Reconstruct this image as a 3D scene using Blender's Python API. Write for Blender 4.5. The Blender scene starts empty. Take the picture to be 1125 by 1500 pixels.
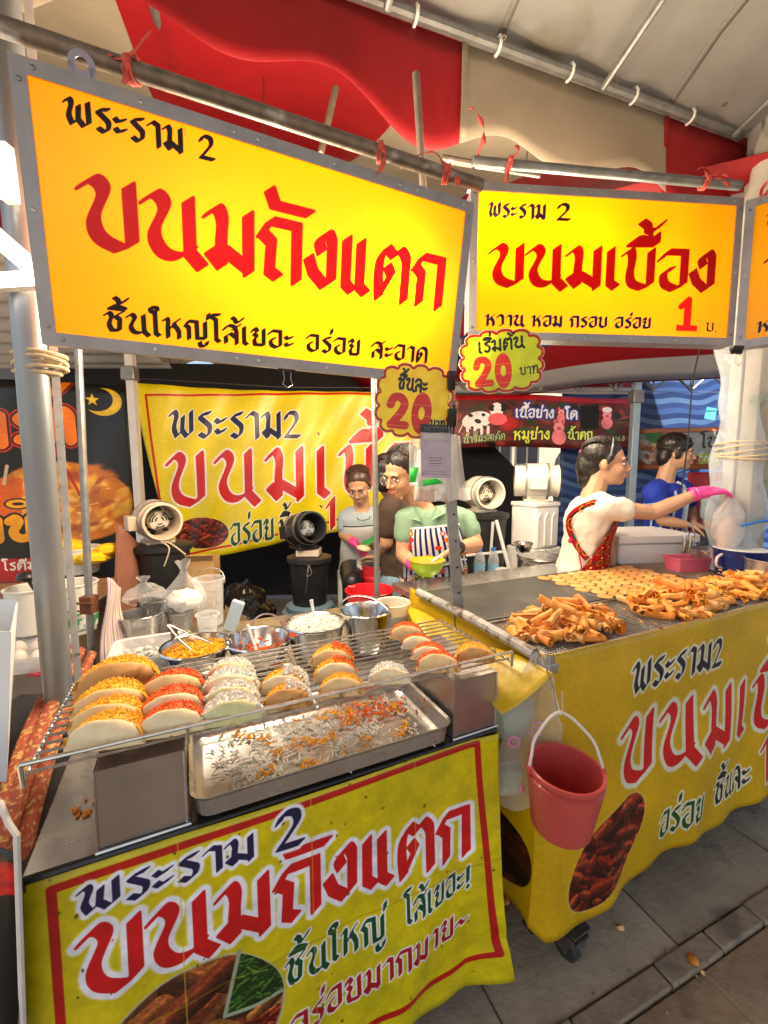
import bpy, bmesh, math, random
import numpy as np
from mathutils import Vector, Matrix, Euler, noise
from mathutils.bvhtree import BVHTree
random.seed(7); RS = np.random.RandomState(5)
sc = bpy.context.scene
COL = sc.collection
R = math.radians
# ---------------------------------------------------------------- camera, sky, sun, exposure
CAM_H, FPX, PITCH = 1.43, 620.0, math.atan(60 / 620.0)
cam = bpy.data.cameras.new('camera'); cam_o = bpy.data.objects.new('camera', cam); COL.objects.link(cam_o)
cam_o.location = (0, 0, CAM_H); cam_o.rotation_euler = (math.pi / 2 - PITCH, 0, 0)
cam.sensor_fit = 'HORIZONTAL'; cam.angle = 2 * math.atan(562.5 / FPX); cam.clip_end = 500; cam.clip_start = .02
sc.camera = cam_o
sc.view_settings.view_transform = 'Standard'; sc.view_settings.look = 'None'; sc.view_settings.gamma = 1
sc.view_settings.exposure = 1.47
sc.cycles.use_denoising = True
sc.cycles.max_bounces = 8; sc.cycles.diffuse_bounces = 4; sc.cycles.transmission_bounces = 6; sc.cycles.transparent_max_bounces = 12
sc.cycles.sample_clamp_indirect = 6
SUN_EL, SUN_AZ = R(58), R(200)
w = bpy.data.worlds.new('World'); sc.world = w; w.use_nodes = True
nt = w.node_tree; bg = nt.nodes['Background']
sky = nt.nodes.new('ShaderNodeTexSky'); sky.sky_type = 'NISHITA'; sky.sun_disc = False
sky.sun_elevation = SUN_EL; sky.sun_rotation = SUN_AZ; sky.air_density = 1.2; sky.dust_density = 2.5
nt.links.new(sky.outputs[0], bg.inputs[0]); bg.inputs[1].default_value = 0.085
sl = bpy.data.lights.new('sun', 'SUN'); sl.energy = 5.0; sl.angle = R(.6); sl.color = (1, .92, .81)
so = bpy.data.objects.new('sun', sl); COL.objects.link(so)
d = Vector((math.sin(SUN_AZ) * math.cos(SUN_EL), math.cos(SUN_AZ) * math.cos(SUN_EL), math.sin(SUN_EL)))
so.rotation_euler = d.to_track_quat('Z', 'Y').to_euler(); so.location = (0, -6, 12)

# ---------------------------------------------------------------- geometry helpers
CS, SN = math.cos(PITCH), math.sin(PITCH)
CAMP = Vector((0, 0, CAM_H))
def ray(px, py):                       # photo pixel (1125 x 1500) to a direction in the place
    a = (px - 562.5) / FPX; b = (py - 750) / FPX
    return Vector((a, CS - b * SN, -SN - b * CS))
def atz(px, py, z): d = ray(px, py); return CAMP + d * ((z - CAM_H) / d.z)
def aty(px, py, y): d = ray(px, py); return CAMP + d * (y / d.y)
def atpl(px, py, p, n): d = ray(px, py); return CAMP + d * ((Vector(p) - CAMP).dot(n) / d.dot(n))
YAW = R(25)
U = Vector((math.cos(YAW), math.sin(YAW), 0)); V = Vector((-math.sin(YAW), math.cos(YAW), 0)); Z = Vector((0, 0, 1))
def frame(o, x, y, z):
    m = Matrix.Identity(4)
    for i in range(3): m[i][0] = x[i]; m[i][1] = y[i]; m[i][2] = z[i]; m[i][3] = o[i]
    return m
def place(loc, yaw=0.0): return Matrix.Translation(Vector(loc)) @ Matrix.Rotation(yaw, 4, 'Z')
A0 = Vector((.287, 1.037, 0)); M1 = frame(A0, U, V, Z)          # first cart: origin at its front right corner
E0 = Vector((.416, 1.046, 0)); M2 = frame(E0, U, V, Z)          # second cart: origin at its front left corner

def perp(n):
    n = Vector(n).normalized(); a = Vector((0, 0, 1)) if abs(n.z) < .9 else Vector((1, 0, 0))
    x = a.cross(n).normalized(); return x, n.cross(x)
class MB:
    def __init__(s, m=None): s.v = []; s.f = []; s.uv = []; s.m = m; s.has_uv = False
    def add(s, vs, fs, uvs=None):
        b = len(s.v); s.v += [Vector(p) for p in vs]
        s.f += [tuple(i + b for i in f) for f in fs]
        if uvs is not None: s.has_uv = True
        s.uv += (list(uvs) if uvs is not None else [(0, 0)] * len(vs))
        return s
    def box(s, c, d, m=None, taper=1.0, tz=0):
        x, y, z = d[0] / 2, d[1] / 2, d[2] / 2
        P = [(-x * (taper if k < 0 else 1), -y * (taper if k < 0 else 1), -z) if k < 0 else None for k in ()]
        P = [Vector((i * x * (taper if k < 0 else 1), j * y * (taper if k < 0 else 1), k * z)) for k in (-1, 1) for j in (-1, 1) for i in (-1, 1)]
        if m is not None: P = [m @ p for p in P]
        P = [p + Vector(c) for p in P]
        return s.add(P, [(0, 2, 3, 1), (4, 5, 7, 6), (0, 1, 5, 4), (2, 6, 7, 3), (1, 3, 7, 5), (0, 4, 6, 2)])
    def bar(s, a, b, w, h, up=(0, 0, 1)):
        a = Vector(a); b = Vector(b); n = (b - a).normalized(); x = Vector(up).cross(n)
        x = x.normalized() if x.length > 1e-5 else Vector((1, 0, 0)); y = n.cross(x)
        P = [q + x * (i * w / 2) + y * (j * h / 2) for q in (a, b) for j in (-1, 1) for i in (-1, 1)]
        return s.add(P, [(0, 2, 3, 1), (4, 5, 7, 6), (0, 1, 5, 4), (2, 6, 7, 3), (1, 3, 7, 5), (0, 4, 6, 2)])
    def tube(s, pts, r, n=8, cap=True, closed=False):
        pts = [Vector(p) for p in pts]; k = len(pts); rr = r if hasattr(r, '__len__') else [r] * k
        V_ = []; F = []; x = None
        for i, p in enumerate(pts):
            t = (pts[(i + 1) % k] - pts[i - 1]) if closed else (pts[min(i + 1, k - 1)] - pts[max(i - 1, 0)])
            t.normalize()
            if x is None: x, _ = perp(t)
            x = (x - t * x.dot(t)); x = x.normalized() if x.length > 1e-6 else perp(t)[0]
            y = t.cross(x)
            for j in range(n):
                a = 2 * math.pi * j / n; V_.append(p + (x * math.cos(a) + y * math.sin(a)) * rr[i])
        for i in range(k if closed else k - 1):
            for j in range(n):
                a = i * n + j; b = i * n + (j + 1) % n; c = ((i + 1) % k) * n
                F.append((a, b, c + (j + 1) % n, c + j))
        if cap and not closed: F += [tuple(range(n))[::-1], tuple(range((k - 1) * n, k * n))]
        return s.add(V_, F)
    def lathe(s, prof, n=24, c=(0, 0, 0), ax=None, sx=1, sy=1, closed=False, m=None):
        c = Vector(c); V_ = []; F = []
        if ax is not None: x, y = perp(ax); zz = Vector(ax).normalized()
        else: x, y, zz = Vector((1, 0, 0)), Vector((0, 1, 0)), Vector((0, 0, 1))
        for (r, z) in prof:
            for j in range(n):
                a = 2 * math.pi * j / n
                p = x * (r * math.cos(a) * sx) + y * (r * math.sin(a) * sy) + zz * z
                V_.append(c + (m @ p if m is not None else p))
        k = len(prof)
        for i in range(k if closed else k - 1):
            for j in range(n):
                a = i * n + j; b = i * n + (j + 1) % n; q = ((i + 1) % k) * n
                F.append((a, b, q + (j + 1) % n, q + j))
        return s.add(V_, F)
    def ell(s, c, r, m=None, n=12, k=8):
        prof = []; V_ = []; F = []
        r = Vector((r, r, r)) if not hasattr(r, '__len__') else Vector(r)
        for i in range(k + 1):
            t = math.pi * i / k
            for j in range(n):
                a = 2 * math.pi * j / n
                p = Vector((math.sin(t) * math.cos(a) * r.x, math.sin(t) * math.sin(a) * r.y, -math.cos(t) * r.z))
                V_.append((m @ p if m is not None else p) + Vector(c))
        for i in range(k):
            for j in range(n):
                F.append((i * n + j, i * n + (j + 1) % n, (i + 1) * n + (j + 1) % n, (i + 1) * n + j))
        return s.add(V_, F)
    def cap(s, a, b, ra, rb, n=10, k=4, flat=1.0):   # tapered capsule
        a = Vector(a); b = Vector(b); t = (b - a); L = t.length; t = t / L if L > 1e-6 else Vector((0, 0, 1))
        x, y = perp(t); V_ = []; F = []; rings = []
        for i in range(k + 1): q = math.pi / 2 * i / k; rings.append((a - t * (ra * math.cos(q)), ra * math.sin(q)))
        for i in range(k + 1): q = math.pi / 2 * i / k; rings.append((b + t * (rb * math.sin(q)), rb * math.cos(q)))
        for p, r in rings:
            for j in range(n): an = 2 * math.pi * j / n; V_.append(p + (x * math.cos(an) + y * math.sin(an) * flat) * max(r, 1e-5))
        for i in range(len(rings) - 1):
            for j in range(n): F.append((i * n + j, i * n + (j + 1) % n, (i + 1) * n + (j + 1) % n, (i + 1) * n + j))
        return s.add(V_, F)
    def grid(s, fn, nu, nv, wrap=False):
        V_ = []; T = []; F = []
        for j in range(nv + 1):
            for i in range(nu + 1): V_.append(Vector(fn(i / nu, j / nv))); T.append((i / nu, j / nv))
        for j in range(nv):
            for i in range(nu): a = j * (nu + 1) + i; F.append((a, a + 1, a + nu + 2, a + nu + 1))
        return s.add(V_, F, T)
    def prism(s, pts, n, t):               # outline (3-D, planar) given thickness t along n
        n = Vector(n).normalized() * (t / 2); k = len(pts); pts = [Vector(p) for p in pts]
        return s.add([p - n for p in pts] + [p + n for p in pts], [tuple(range(k))[::-1], tuple(range(k, 2 * k))] + [(i, (i + 1) % k, k + (i + 1) % k, k + i) for i in range(k)])
    def build(s, name, mat, parent=None, smooth=None, bevel=0, solid=0, seg=2, sub=0, loc=None, angle=35):
        me = bpy.data.meshes.new(name)
        vs = [s.m @ p for p in s.v] if s.m is not None else s.v
        if parent is not None:
            inv = ROOTM.get(parent.name, Matrix.Identity(4)).inverted(); o_l = None
            vs = [inv @ p for p in vs]
        else:
            if loc is None:
                lo = [min(p[i] for p in vs) for i in range(3)]; hi = [max(p[i] for p in vs) for i in range(3)]
                loc = Vector(((lo[0] + hi[0]) / 2, (lo[1] + hi[1]) / 2, lo[2]))
            loc = Vector(loc); vs = [p - loc for p in vs]
        me.from_pydata([tuple(p) for p in vs], [], s.f)
        if s.has_uv:
            l = me.uv_layers.new(name='UVMap'); idx = np.empty(len(me.loops), dtype=np.int32); me.loops.foreach_get('vertex_index', idx)
            l.data.foreach_set('uv', np.array(s.uv, dtype=np.float32)[idx].ravel())
        me.validate(); bm = bmesh.new(); bm.from_mesh(me)
        if not s.has_uv or solid: pass
        bmesh.ops.recalc_face_normals(bm, faces=bm.faces); bm.to_mesh(me); bm.free()
        o = bpy.data.objects.new(name, me); COL.objects.link(o)
        if parent is not None: o.parent = parent; ROOTM[o.name] = ROOTM.get(parent.name, Matrix.Identity(4))
        else: o.location = loc; ROOTM[o.name] = Matrix.Translation(loc)
        if mat is not None: me.materials.append(mat)
        if smooth is None: smooth = True
        if smooth:
            for p in me.polygons: p.use_smooth = True
            try: me.set_sharp_from_angle(angle=R(angle))
            except Exception: pass
        if solid: md = o.modifiers.new('s', 'SOLIDIFY'); md.thickness = solid; md.offset = 0
        if bevel: md = o.modifiers.new('b', 'BEVEL'); md.width = bevel; md.segments = seg; md.limit_method = 'ANGLE'; md.angle_limit = R(40)
        if sub: md = o.modifiers.new('u', 'SUBSURF'); md.levels = sub; md.render_levels = sub
        return o
ROOTM = {}
def tag(o, label=None, cat=None, group=None, kind=None):
    if label: o['label'] = label
    if cat: o['category'] = cat
    if group: o['group'] = group
    if kind: o['kind'] = kind
    return o
def thing(name, label, cat, loc, yaw=0.0, group=None):
    o = bpy.data.objects.new(name, None); COL.objects.link(o); o.location = Vector(loc); o.rotation_euler = (0, 0, yaw); o.empty_display_size = .1
    ROOTM[o.name] = place(loc, yaw); return tag(o, label, cat, group)
def dup(o, loc=None, yaw=None, label=None, parent=None, M=None):
    c = o.copy(); COL.objects.link(c)
    if parent is not None: c.parent = parent
    else:
        if M is not None: c.matrix_world = M
        else:
            if loc is not None: c.location = Vector(loc)
            if yaw is not None: c.rotation_euler = (0, 0, yaw)
        ROOTM[c.name] = Matrix.Translation(c.location) @ c.rotation_euler.to_matrix().to_4x4()
    if label: c['label'] = label
    for ch in list(o.children): dup(ch, parent=c)
    return c
def bezier(a, b, c, d, n=10):
    a, b, c, d = map(Vector, (a, b, c, d)); return [a * (1 - t) ** 3 + b * 3 * t * (1 - t) ** 2 + c * 3 * t * t * (1 - t) + d * t ** 3 for t in [i / n for i in range(n + 1)]]
def spline(P, k=5, closed=False):
    P = [Vector(p) for p in P]; n = len(P); out = []
    for i in range(n if closed else n - 1):
        if closed: p0, p1, p2, p3 = P[i - 1], P[i], P[(i + 1) % n], P[(i + 2) % n]
        else: p0, p1, p2, p3 = P[max(i - 1, 0)], P[i], P[i + 1], P[min(i + 2, n - 1)]
        for j in range(k):
            t = j / k; out.append(.5 * (2 * p1 + (p2 - p0) * t + (2 * p0 - 5 * p1 + 4 * p2 - p3) * t * t + (3 * p1 - p0 - 3 * p2 + p3) * t ** 3))
    if not closed: out.append(P[-1])
    return out

# ---------------------------------------------------------------- materials
MATS = {}
def mat(name, col, rough=.5, metal=0, var=0.0, vscale=8, bump=0.0, bscale=60, trans=0, alpha=1, emit=None, estr=0, sheen=0, sss=0, coat=0, spots=None, transl=0, dirt=None, ior=None, stretch=None):
    if name in MATS: return MATS[name]
    m = bpy.data.materials.new(name); m.use_nodes = True; N = m.node_tree; b = N.nodes['Principled BSDF']; MATS[name] = m
    b.inputs['Base Color'].default_value = (*col, 1); b.inputs['Roughness'].default_value = rough; b.inputs['Metallic'].default_value = metal
    tc = N.nodes.new('ShaderNodeTexCoord'); src = tc.outputs['Object']
    if stretch:
        mp = N.nodes.new('ShaderNodeMapping'); mp.inputs['Scale'].default_value = stretch; N.links.new(src, mp.inputs[0]); src = mp.outputs[0]
    if var or dirt:
        no = N.nodes.new('ShaderNodeTexNoise'); no.inputs['Scale'].default_value = vscale; no.inputs['Detail'].default_value = 6; no.inputs['Roughness'].default_value = .65
        N.links.new(src, no.inputs['Vector'])
        rp = N.nodes.new('ShaderNodeValToRGB'); rp.color_ramp.elements[0].position = .3; rp.color_ramp.elements[1].position = .7
        c0 = dirt if dirt else tuple(max(0, c * (1 - var)) for c in col); c1 = tuple(min(1, c * (1 + var)) for c in col) if not dirt else col
        rp.color_ramp.elements[0].color = (*c0, 1); rp.color_ramp.elements[1].color = (*c1, 1)
        N.links.new(no.outputs['Fac'], rp.inputs[0]); N.links.new(rp.outputs[0], b.inputs['Base Color'])
        mr = N.nodes.new('ShaderNodeMapRange'); mr.inputs['To Min'].default_value = max(.02, rough - .12); mr.inputs['To Max'].default_value = min(1, rough + .12)
        N.links.new(no.outputs['Fac'], mr.inputs['Value']); N.links.new(mr.outputs[0], b.inputs['Roughness'])
    if spots:
        vo = N.nodes.new('ShaderNodeTexNoise'); vo.inputs['Scale'].default_value = spots[1]; vo.inputs['Detail'].default_value = 3; N.links.new(src, vo.inputs['Vector'])
        r2 = N.nodes.new('ShaderNodeValToRGB'); r2.color_ramp.elements[0].position = spots[2]; r2.color_ramp.elements[1].position = spots[2] + .1
        N.links.new(vo.outputs['Fac'], r2.inputs[0]); mx = N.nodes.new('ShaderNodeMixRGB'); mx.inputs[2].default_value = (*spots[0], 1)
        N.links.new(r2.outputs[0], mx.inputs[0])
        if b.inputs['Base Color'].links: N.links.new(b.inputs['Base Color'].links[0].from_socket, mx.inputs[1])
        else: mx.inputs[1].default_value = (*col, 1)
        N.links.new(mx.outputs[0], b.inputs['Base Color'])
    if bump:
        n2 = N.nodes.new('ShaderNodeTexNoise'); n2.inputs['Scale'].default_value = bscale; n2.inputs['Detail'].default_value = 4; N.links.new(src, n2.inputs['Vector'])
        bp = N.nodes.new('ShaderNodeBump'); bp.inputs['Strength'].default_value = bump; bp.inputs['Distance'].default_value = .01
        N.links.new(n2.outputs['Fac'], bp.inputs['Height']); N.links.new(bp.outputs[0], b.inputs['Normal'])
    if trans: b.inputs['Transmission Weight'].default_value = trans
    if ior: b.inputs['IOR'].default_value = ior
    if alpha < 1: b.inputs['Alpha'].default_value = alpha
    if emit: b.inputs['Emission Color'].default_value = (*emit, 1); b.inputs['Emission Strength'].default_value = estr
    if sss: b.inputs['Subsurface Weight'].default_value = sss; b.inputs['Subsurface Radius'].default_value = (.02, .008, .004); b.inputs['Subsurface Scale'].default_value = .5
    if coat: b.inputs['Coat Weight'].default_value = coat; b.inputs['Coat Roughness'].default_value = .1
    if transl: add_transl(m, transl)
    return m
def add_transl(m, f):
    N = m.node_tree; b = N.nodes['Principled BSDF']; out = N.nodes['Material Output']
    t = N.nodes.new('ShaderNodeBsdfTranslucent'); mx = N.nodes.new('ShaderNodeMixShader'); mx.inputs[0].default_value = f
    if b.inputs['Base Color'].links: N.links.new(b.inputs['Base Color'].links[0].from_socket, t.inputs[0])
    else: t.inputs[0].default_value = b.inputs['Base Color'].default_value
    N.links.new(b.outputs[0], mx.inputs[1]); N.links.new(t.outputs[0], mx.inputs[2]); N.links.new(mx.outputs[0], out.inputs[0])
def film(name, col=(1, 1, 1), density=.35, rough=.15):      # thin clear plastic film: mostly see-through, glossy on its creases
    if name in MATS: return MATS[name]
    m = mat(name, col, rough, bump=.6, bscale=40); N = m.node_tree; b = N.nodes['Principled BSDF']; out = N.nodes['Material Output']
    t = N.nodes.new('ShaderNodeBsdfTransparent'); mx = N.nodes.new('ShaderNodeMixShader'); fr = N.nodes.new('ShaderNodeLayerWeight'); fr.inputs[0].default_value = .35
    mr = N.nodes.new('ShaderNodeMapRange'); mr.inputs['To Min'].default_value = density; mr.inputs['To Max'].default_value = min(1, density + .45)
    N.links.new(fr.outputs['Facing'], mr.inputs['Value']); N.links.new(mr.outputs[0], mx.inputs[0])
    N.links.new(t.outputs[0], mx.inputs[1]); N.links.new(b.outputs[0], mx.inputs[2]); N.links.new(mx.outputs[0], out.inputs[0]); return m
def print_mat(name, cv, rough=.4, emit=0, transl=0, bump=.15, bscale=6, spec=.5):
    while name in MATS: name += '_b'
    h, wd = cv.a.shape[:2]; im = bpy.data.images.new(name, wd, h, alpha=False)
    px = np.ones((h, wd, 4), np.float32); px[..., :3] = np.clip(cv.a[::-1], 0, 1); im.pixels.foreach_set(px.ravel()); im.update(); im.pack()
    m = mat(name, (1, 1, 1), rough, bump=bump, bscale=bscale); N = m.node_tree; b = N.nodes['Principled BSDF']
    t = N.nodes.new('ShaderNodeTexImage'); t.image = im; t.extension = 'EXTEND'; uvn = N.nodes.new('ShaderNodeUVMap'); uvn.uv_map = 'UVMap'; N.links.new(uvn.outputs[0], t.inputs[0])
    N.links.new(t.outputs[0], b.inputs['Base Color']); b.inputs['Specular IOR Level'].default_value = spec
    if emit: N.links.new(t.outputs[0], b.inputs['Emission Color']); b.inputs['Emission Strength'].default_value = emit
    if transl: add_transl(m, transl)
    return m
# ---------------------------------------------------------------- lettering and flat print
GL = {
 'ข': (.66, 'c .02,.80 .16,.92 .26,.78 .12,.38 .18,.13 .40,.02|l .40,.02 .57,.12 .57,.93'),
 'น': (.74, 'c .02,.80 .16,.92 .26,.76 .11,.36 .20,.10 .40,.06 .60,.20|l .58,.93 .58,.14 .66,.05 .74,-.04'),
 'ม': (.70, 'c .02,.80 .15,.92 .22,.76 .20,.45 .20,.08|l .04,.24 .20,.04|l .05,.26 .24,.30 .60,.06|l .60,.93 .60,.00'),
 'ถ': (.68, 'l .02,.68 .16,.92 .58,.92 .58,.00|l .03,.70 .17,.58 .14,.10 .27,.02'),
 'ก': (.66, 'l .02,.68 .16,.92 .58,.92 .58,.00|l .03,.70 .16,.58 .15,.02'),
 'ง': (.50, 'l .02,.46 .10,.22 .30,.02|l .30,.02 .42,.12 .42,.80|c .42,.80 .34,.93 .20,.78 .24,.60'),
 'แ': (.56, 'l .10,.92 .10,.12 .22,.02|l .36,.92 .36,.12 .48,.02'),
 'เ': (.30, 'l .10,.92 .10,.12 .22,.02'),
 'ต': (.70, 'c .10,.00 .07,.40 .10,.72 .22,.93|l .22,.93 .36,.80|c .36,.80 .48,.94 .60,.80 .61,.60|l .61,.60 .61,.00|l .11,.05 .32,.46 .24,.60'),
 'ด': (.70, 'c .10,.00 .06,.40 .13,.80 .36,.94 .56,.84 .61,.60|l .61,.60 .61,.00|l .11,.05 .32,.46 .24,.60'),
 'ค': (.70, 'c .10,.00 .06,.40 .13,.80 .36,.94 .56,.84 .61,.60|l .61,.60 .61,.00|l .10,.10 .34,.36 .42,.56 .28,.60'),
 'บ': (.66, 'c .02,.84 .13,.92 .17,.70 .13,.34 .19,.12 .40,.03|l .40,.03 .57,.12 .57,.93'),
 'อ': (.64, 'l .04,.74 .18,.92 .55,.92 .55,.14 .34,.02|c .34,.02 .14,.14 .12,.40 .28,.50'),
 'พ': (.82, 'c .02,.80 .14,.92 .20,.76 .10,.34 .18,.04|l .18,.04 .38,.24 .42,.74|l .39,.24 .54,.04 .72,.20 .72,.93'),
 'ร': (.52, 'c .46,.90 .26,.84 .12,.74 .30,.56 .44,.40 .40,.14 .26,.02|l .26,.02 .10,.12'),
 'ะ': (.42, 'l .04,.66 .13,.56 .36,.68|l .04,.28 .13,.18 .36,.30'),
 'า': (.48, 'l .06,.78 .20,.92 .38,.84 .38,.00'),
 'ช': (.66, 'c .02,.78 .14,.88 .22,.72 .12,.36 .20,.06|l .20,.06 .46,.10 .50,.62|c .50,.62 .38,.76 .62,.98'),
 'ใ': (.36, 'l .16,1.12 .16,.12 .28,.02|c .16,1.12 .02,1.20 .02,1.36 .22,1.38 .26,1.24'),
 'ไ': (.36, 'l .18,1.14 .18,.12 .30,.02|c .18,1.14 .02,1.26 .00,1.36 .32,1.42'),
 'โ': (.40, 'l .20,1.10 .20,.12 .32,.02|c .20,1.10 .02,1.20 .04,1.38 .38,1.34'),
 'ห': (.70, 'c .02,.82 .12,.92 .17,.80 .15,.50 .15,.00|c .15,.34 .30,.56 .46,.54 .57,.30|l .57,.30 .57,.00|c .44,.54 .40,.72 .58,.92'),
 'ญ': (.96, 'l .02,.68 .16,.92 .46,.92 .48,.08|l .03,.70 .15,.58 .15,.02|l .48,.08 .80,.12 .80,.93|c .56,-.12 .62,-.30 .80,-.26 .86,-.08'),
 'ส': (.68, 'c .04,.70 .22,.92 .48,.88 .57,.60|l .57,.60 .57,.00|l .12,.02 .10,.34 .30,.52 .57,.30|l .44,.76 .70,1.02'),
 'ล': (.66, 'c .04,.70 .22,.92 .48,.88 .57,.60|l .57,.60 .57,.00|l .12,.02 .10,.34 .30,.52 .57,.30'),
 'ย': (.66, 'c .06,.76 .16,.93 .26,.80 .14,.62 .24,.52 .14,.30 .18,.06|l .18,.06 .56,.08 .56,.93'),
 'ว': (.56, 'c .06,.74 .20,.92 .40,.86 .45,.60|l .45,.60 .45,.12 .28,.02'),
 'ท': (.68, 'c .02,.82 .12,.92 .17,.80 .15,.50 .15,.00|c .15,.30 .34,.92 .52,.90 .57,.70|l .57,.70 .57,.00'),
 'จ': (.56, 'c .05,.74 .20,.92 .40,.86 .46,.60|l .46,.60 .46,.10 .26,.02|l .14,.30 .24,.52 .10,.56'),
 'ป': (.66, 'c .02,.84 .13,.92 .17,.70 .13,.34 .19,.12 .40,.03|l .40,.03 .57,.12 .57,1.3'),
 '2': (.62, 'c .06,.72 .18,.92 .42,.90 .46,.66 .28,.36 .06,.05|l .06,.05 .54,.06'),
 '1': (.36, 'l .06,.70 .24,.92 .24,.00'), '0': (.6, 'c .3,.94 .08,.8 .08,.2 .3,.02 .52,.2 .52,.8 .3,.94'),
 '4': (.6, 'l .42,.0 .42,.94 .06,.3 .56,.3'), '6': (.6, 'c .46,.9 .2,.7 .08,.3 .28,.02 .5,.26 .3,.5 .12,.3'), '8': (.6, 'c .3,.5 .1,.7 .3,.94 .5,.7 .3,.5 .08,.25 .3,.02 .52,.25 .3,.5'),
 '!': (.30, 'l .14,.95 .12,.30|l .10,.10 .14,.02'), '.': (.2, 'l .06,.02 .1,.02'), '~': (.6, 'c .02,.42 .18,.58 .36,.42 .54,.56'), ' ': (.40, ''),
}
MK = {  # marks sit on the right end of the letter before them
 'ั': 'l -.62,1.40 -.54,1.18 .02,1.18', 'ิ': 'c -.60,1.12 -.40,1.24 -.06,1.14|l -.58,1.10 -.06,1.10', 'ี': 'c -.60,1.12 -.40,1.24 -.08,1.14|l -.58,1.10 -.08,1.10|l -.08,1.10 -.08,1.34',
 'ื': 'c -.62,1.10 -.44,1.22 -.08,1.12|l -.62,1.08 -.08,1.10|l -.08,1.10 -.08,1.32|l -.24,1.14 -.24,1.30', 'ุ': 'l -.18,-.14 -.10,-.16 -.10,-.42', 'ู': 'l -.40,-.14 -.34,-.36 -.10,-.36 -.10,-.12',
 'ึ': 'c -.60,1.12 -.40,1.24 -.06,1.14|l -.58,1.10 -.06,1.10|c -.06,1.2 -.0,1.3 -.12,1.3 -.1,1.2',
 '้': 'c -.40,1.62 -.28,1.52 -.26,1.42 -.14,1.42 .04,1.62', '่': 'l -.14,1.40 -.12,1.64', '็': 'c -.46,1.14 -.40,1.34 -.14,1.36 -.1,1.2', 'ํ': 'c -.5,1.2 -.4,1.1 -.3,1.2 -.4,1.3 -.5,1.2', '๊': 'c -.40,1.62 -.28,1.42 -.14,1.62 .04,1.42',
}
UPPER = set('ัิีืึํ็')
def parse(st):
    out = []
    for s_ in st.split('|'):
        if not s_: continue
        k, *p = s_.split(); P = [tuple(map(float, q.split(','))) for q in p]
        out.append([(v.x, v.y) for v in spline([(a, b, 0) for a, b in P], 6)] if k == 'c' else P)
    return out
def layout(s, sp=.06):
    x = 0; out = []; up = False
    s = s.replace('ำ', 'ํา'); i = 0
    for i, ch in enumerate(s):
        if ch in MK:
            dy = 0
            if ch in '้่๊':
                nxt = s[i + 1:i + 2]
                if not up: dy = -.26
                if nxt == 'ํ': dy = 0
            st = [[(a + x, b + dy) for a, b in q] for q in parse(MK[ch])]
            if ch in UPPER: up = True
        else:
            up = False; adv, g = GL.get(ch, GL[' ']); st = [[(a + x, b) for a, b in q] for q in parse(g)]; x += adv + sp
        out += st
    return out, x - sp
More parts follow.
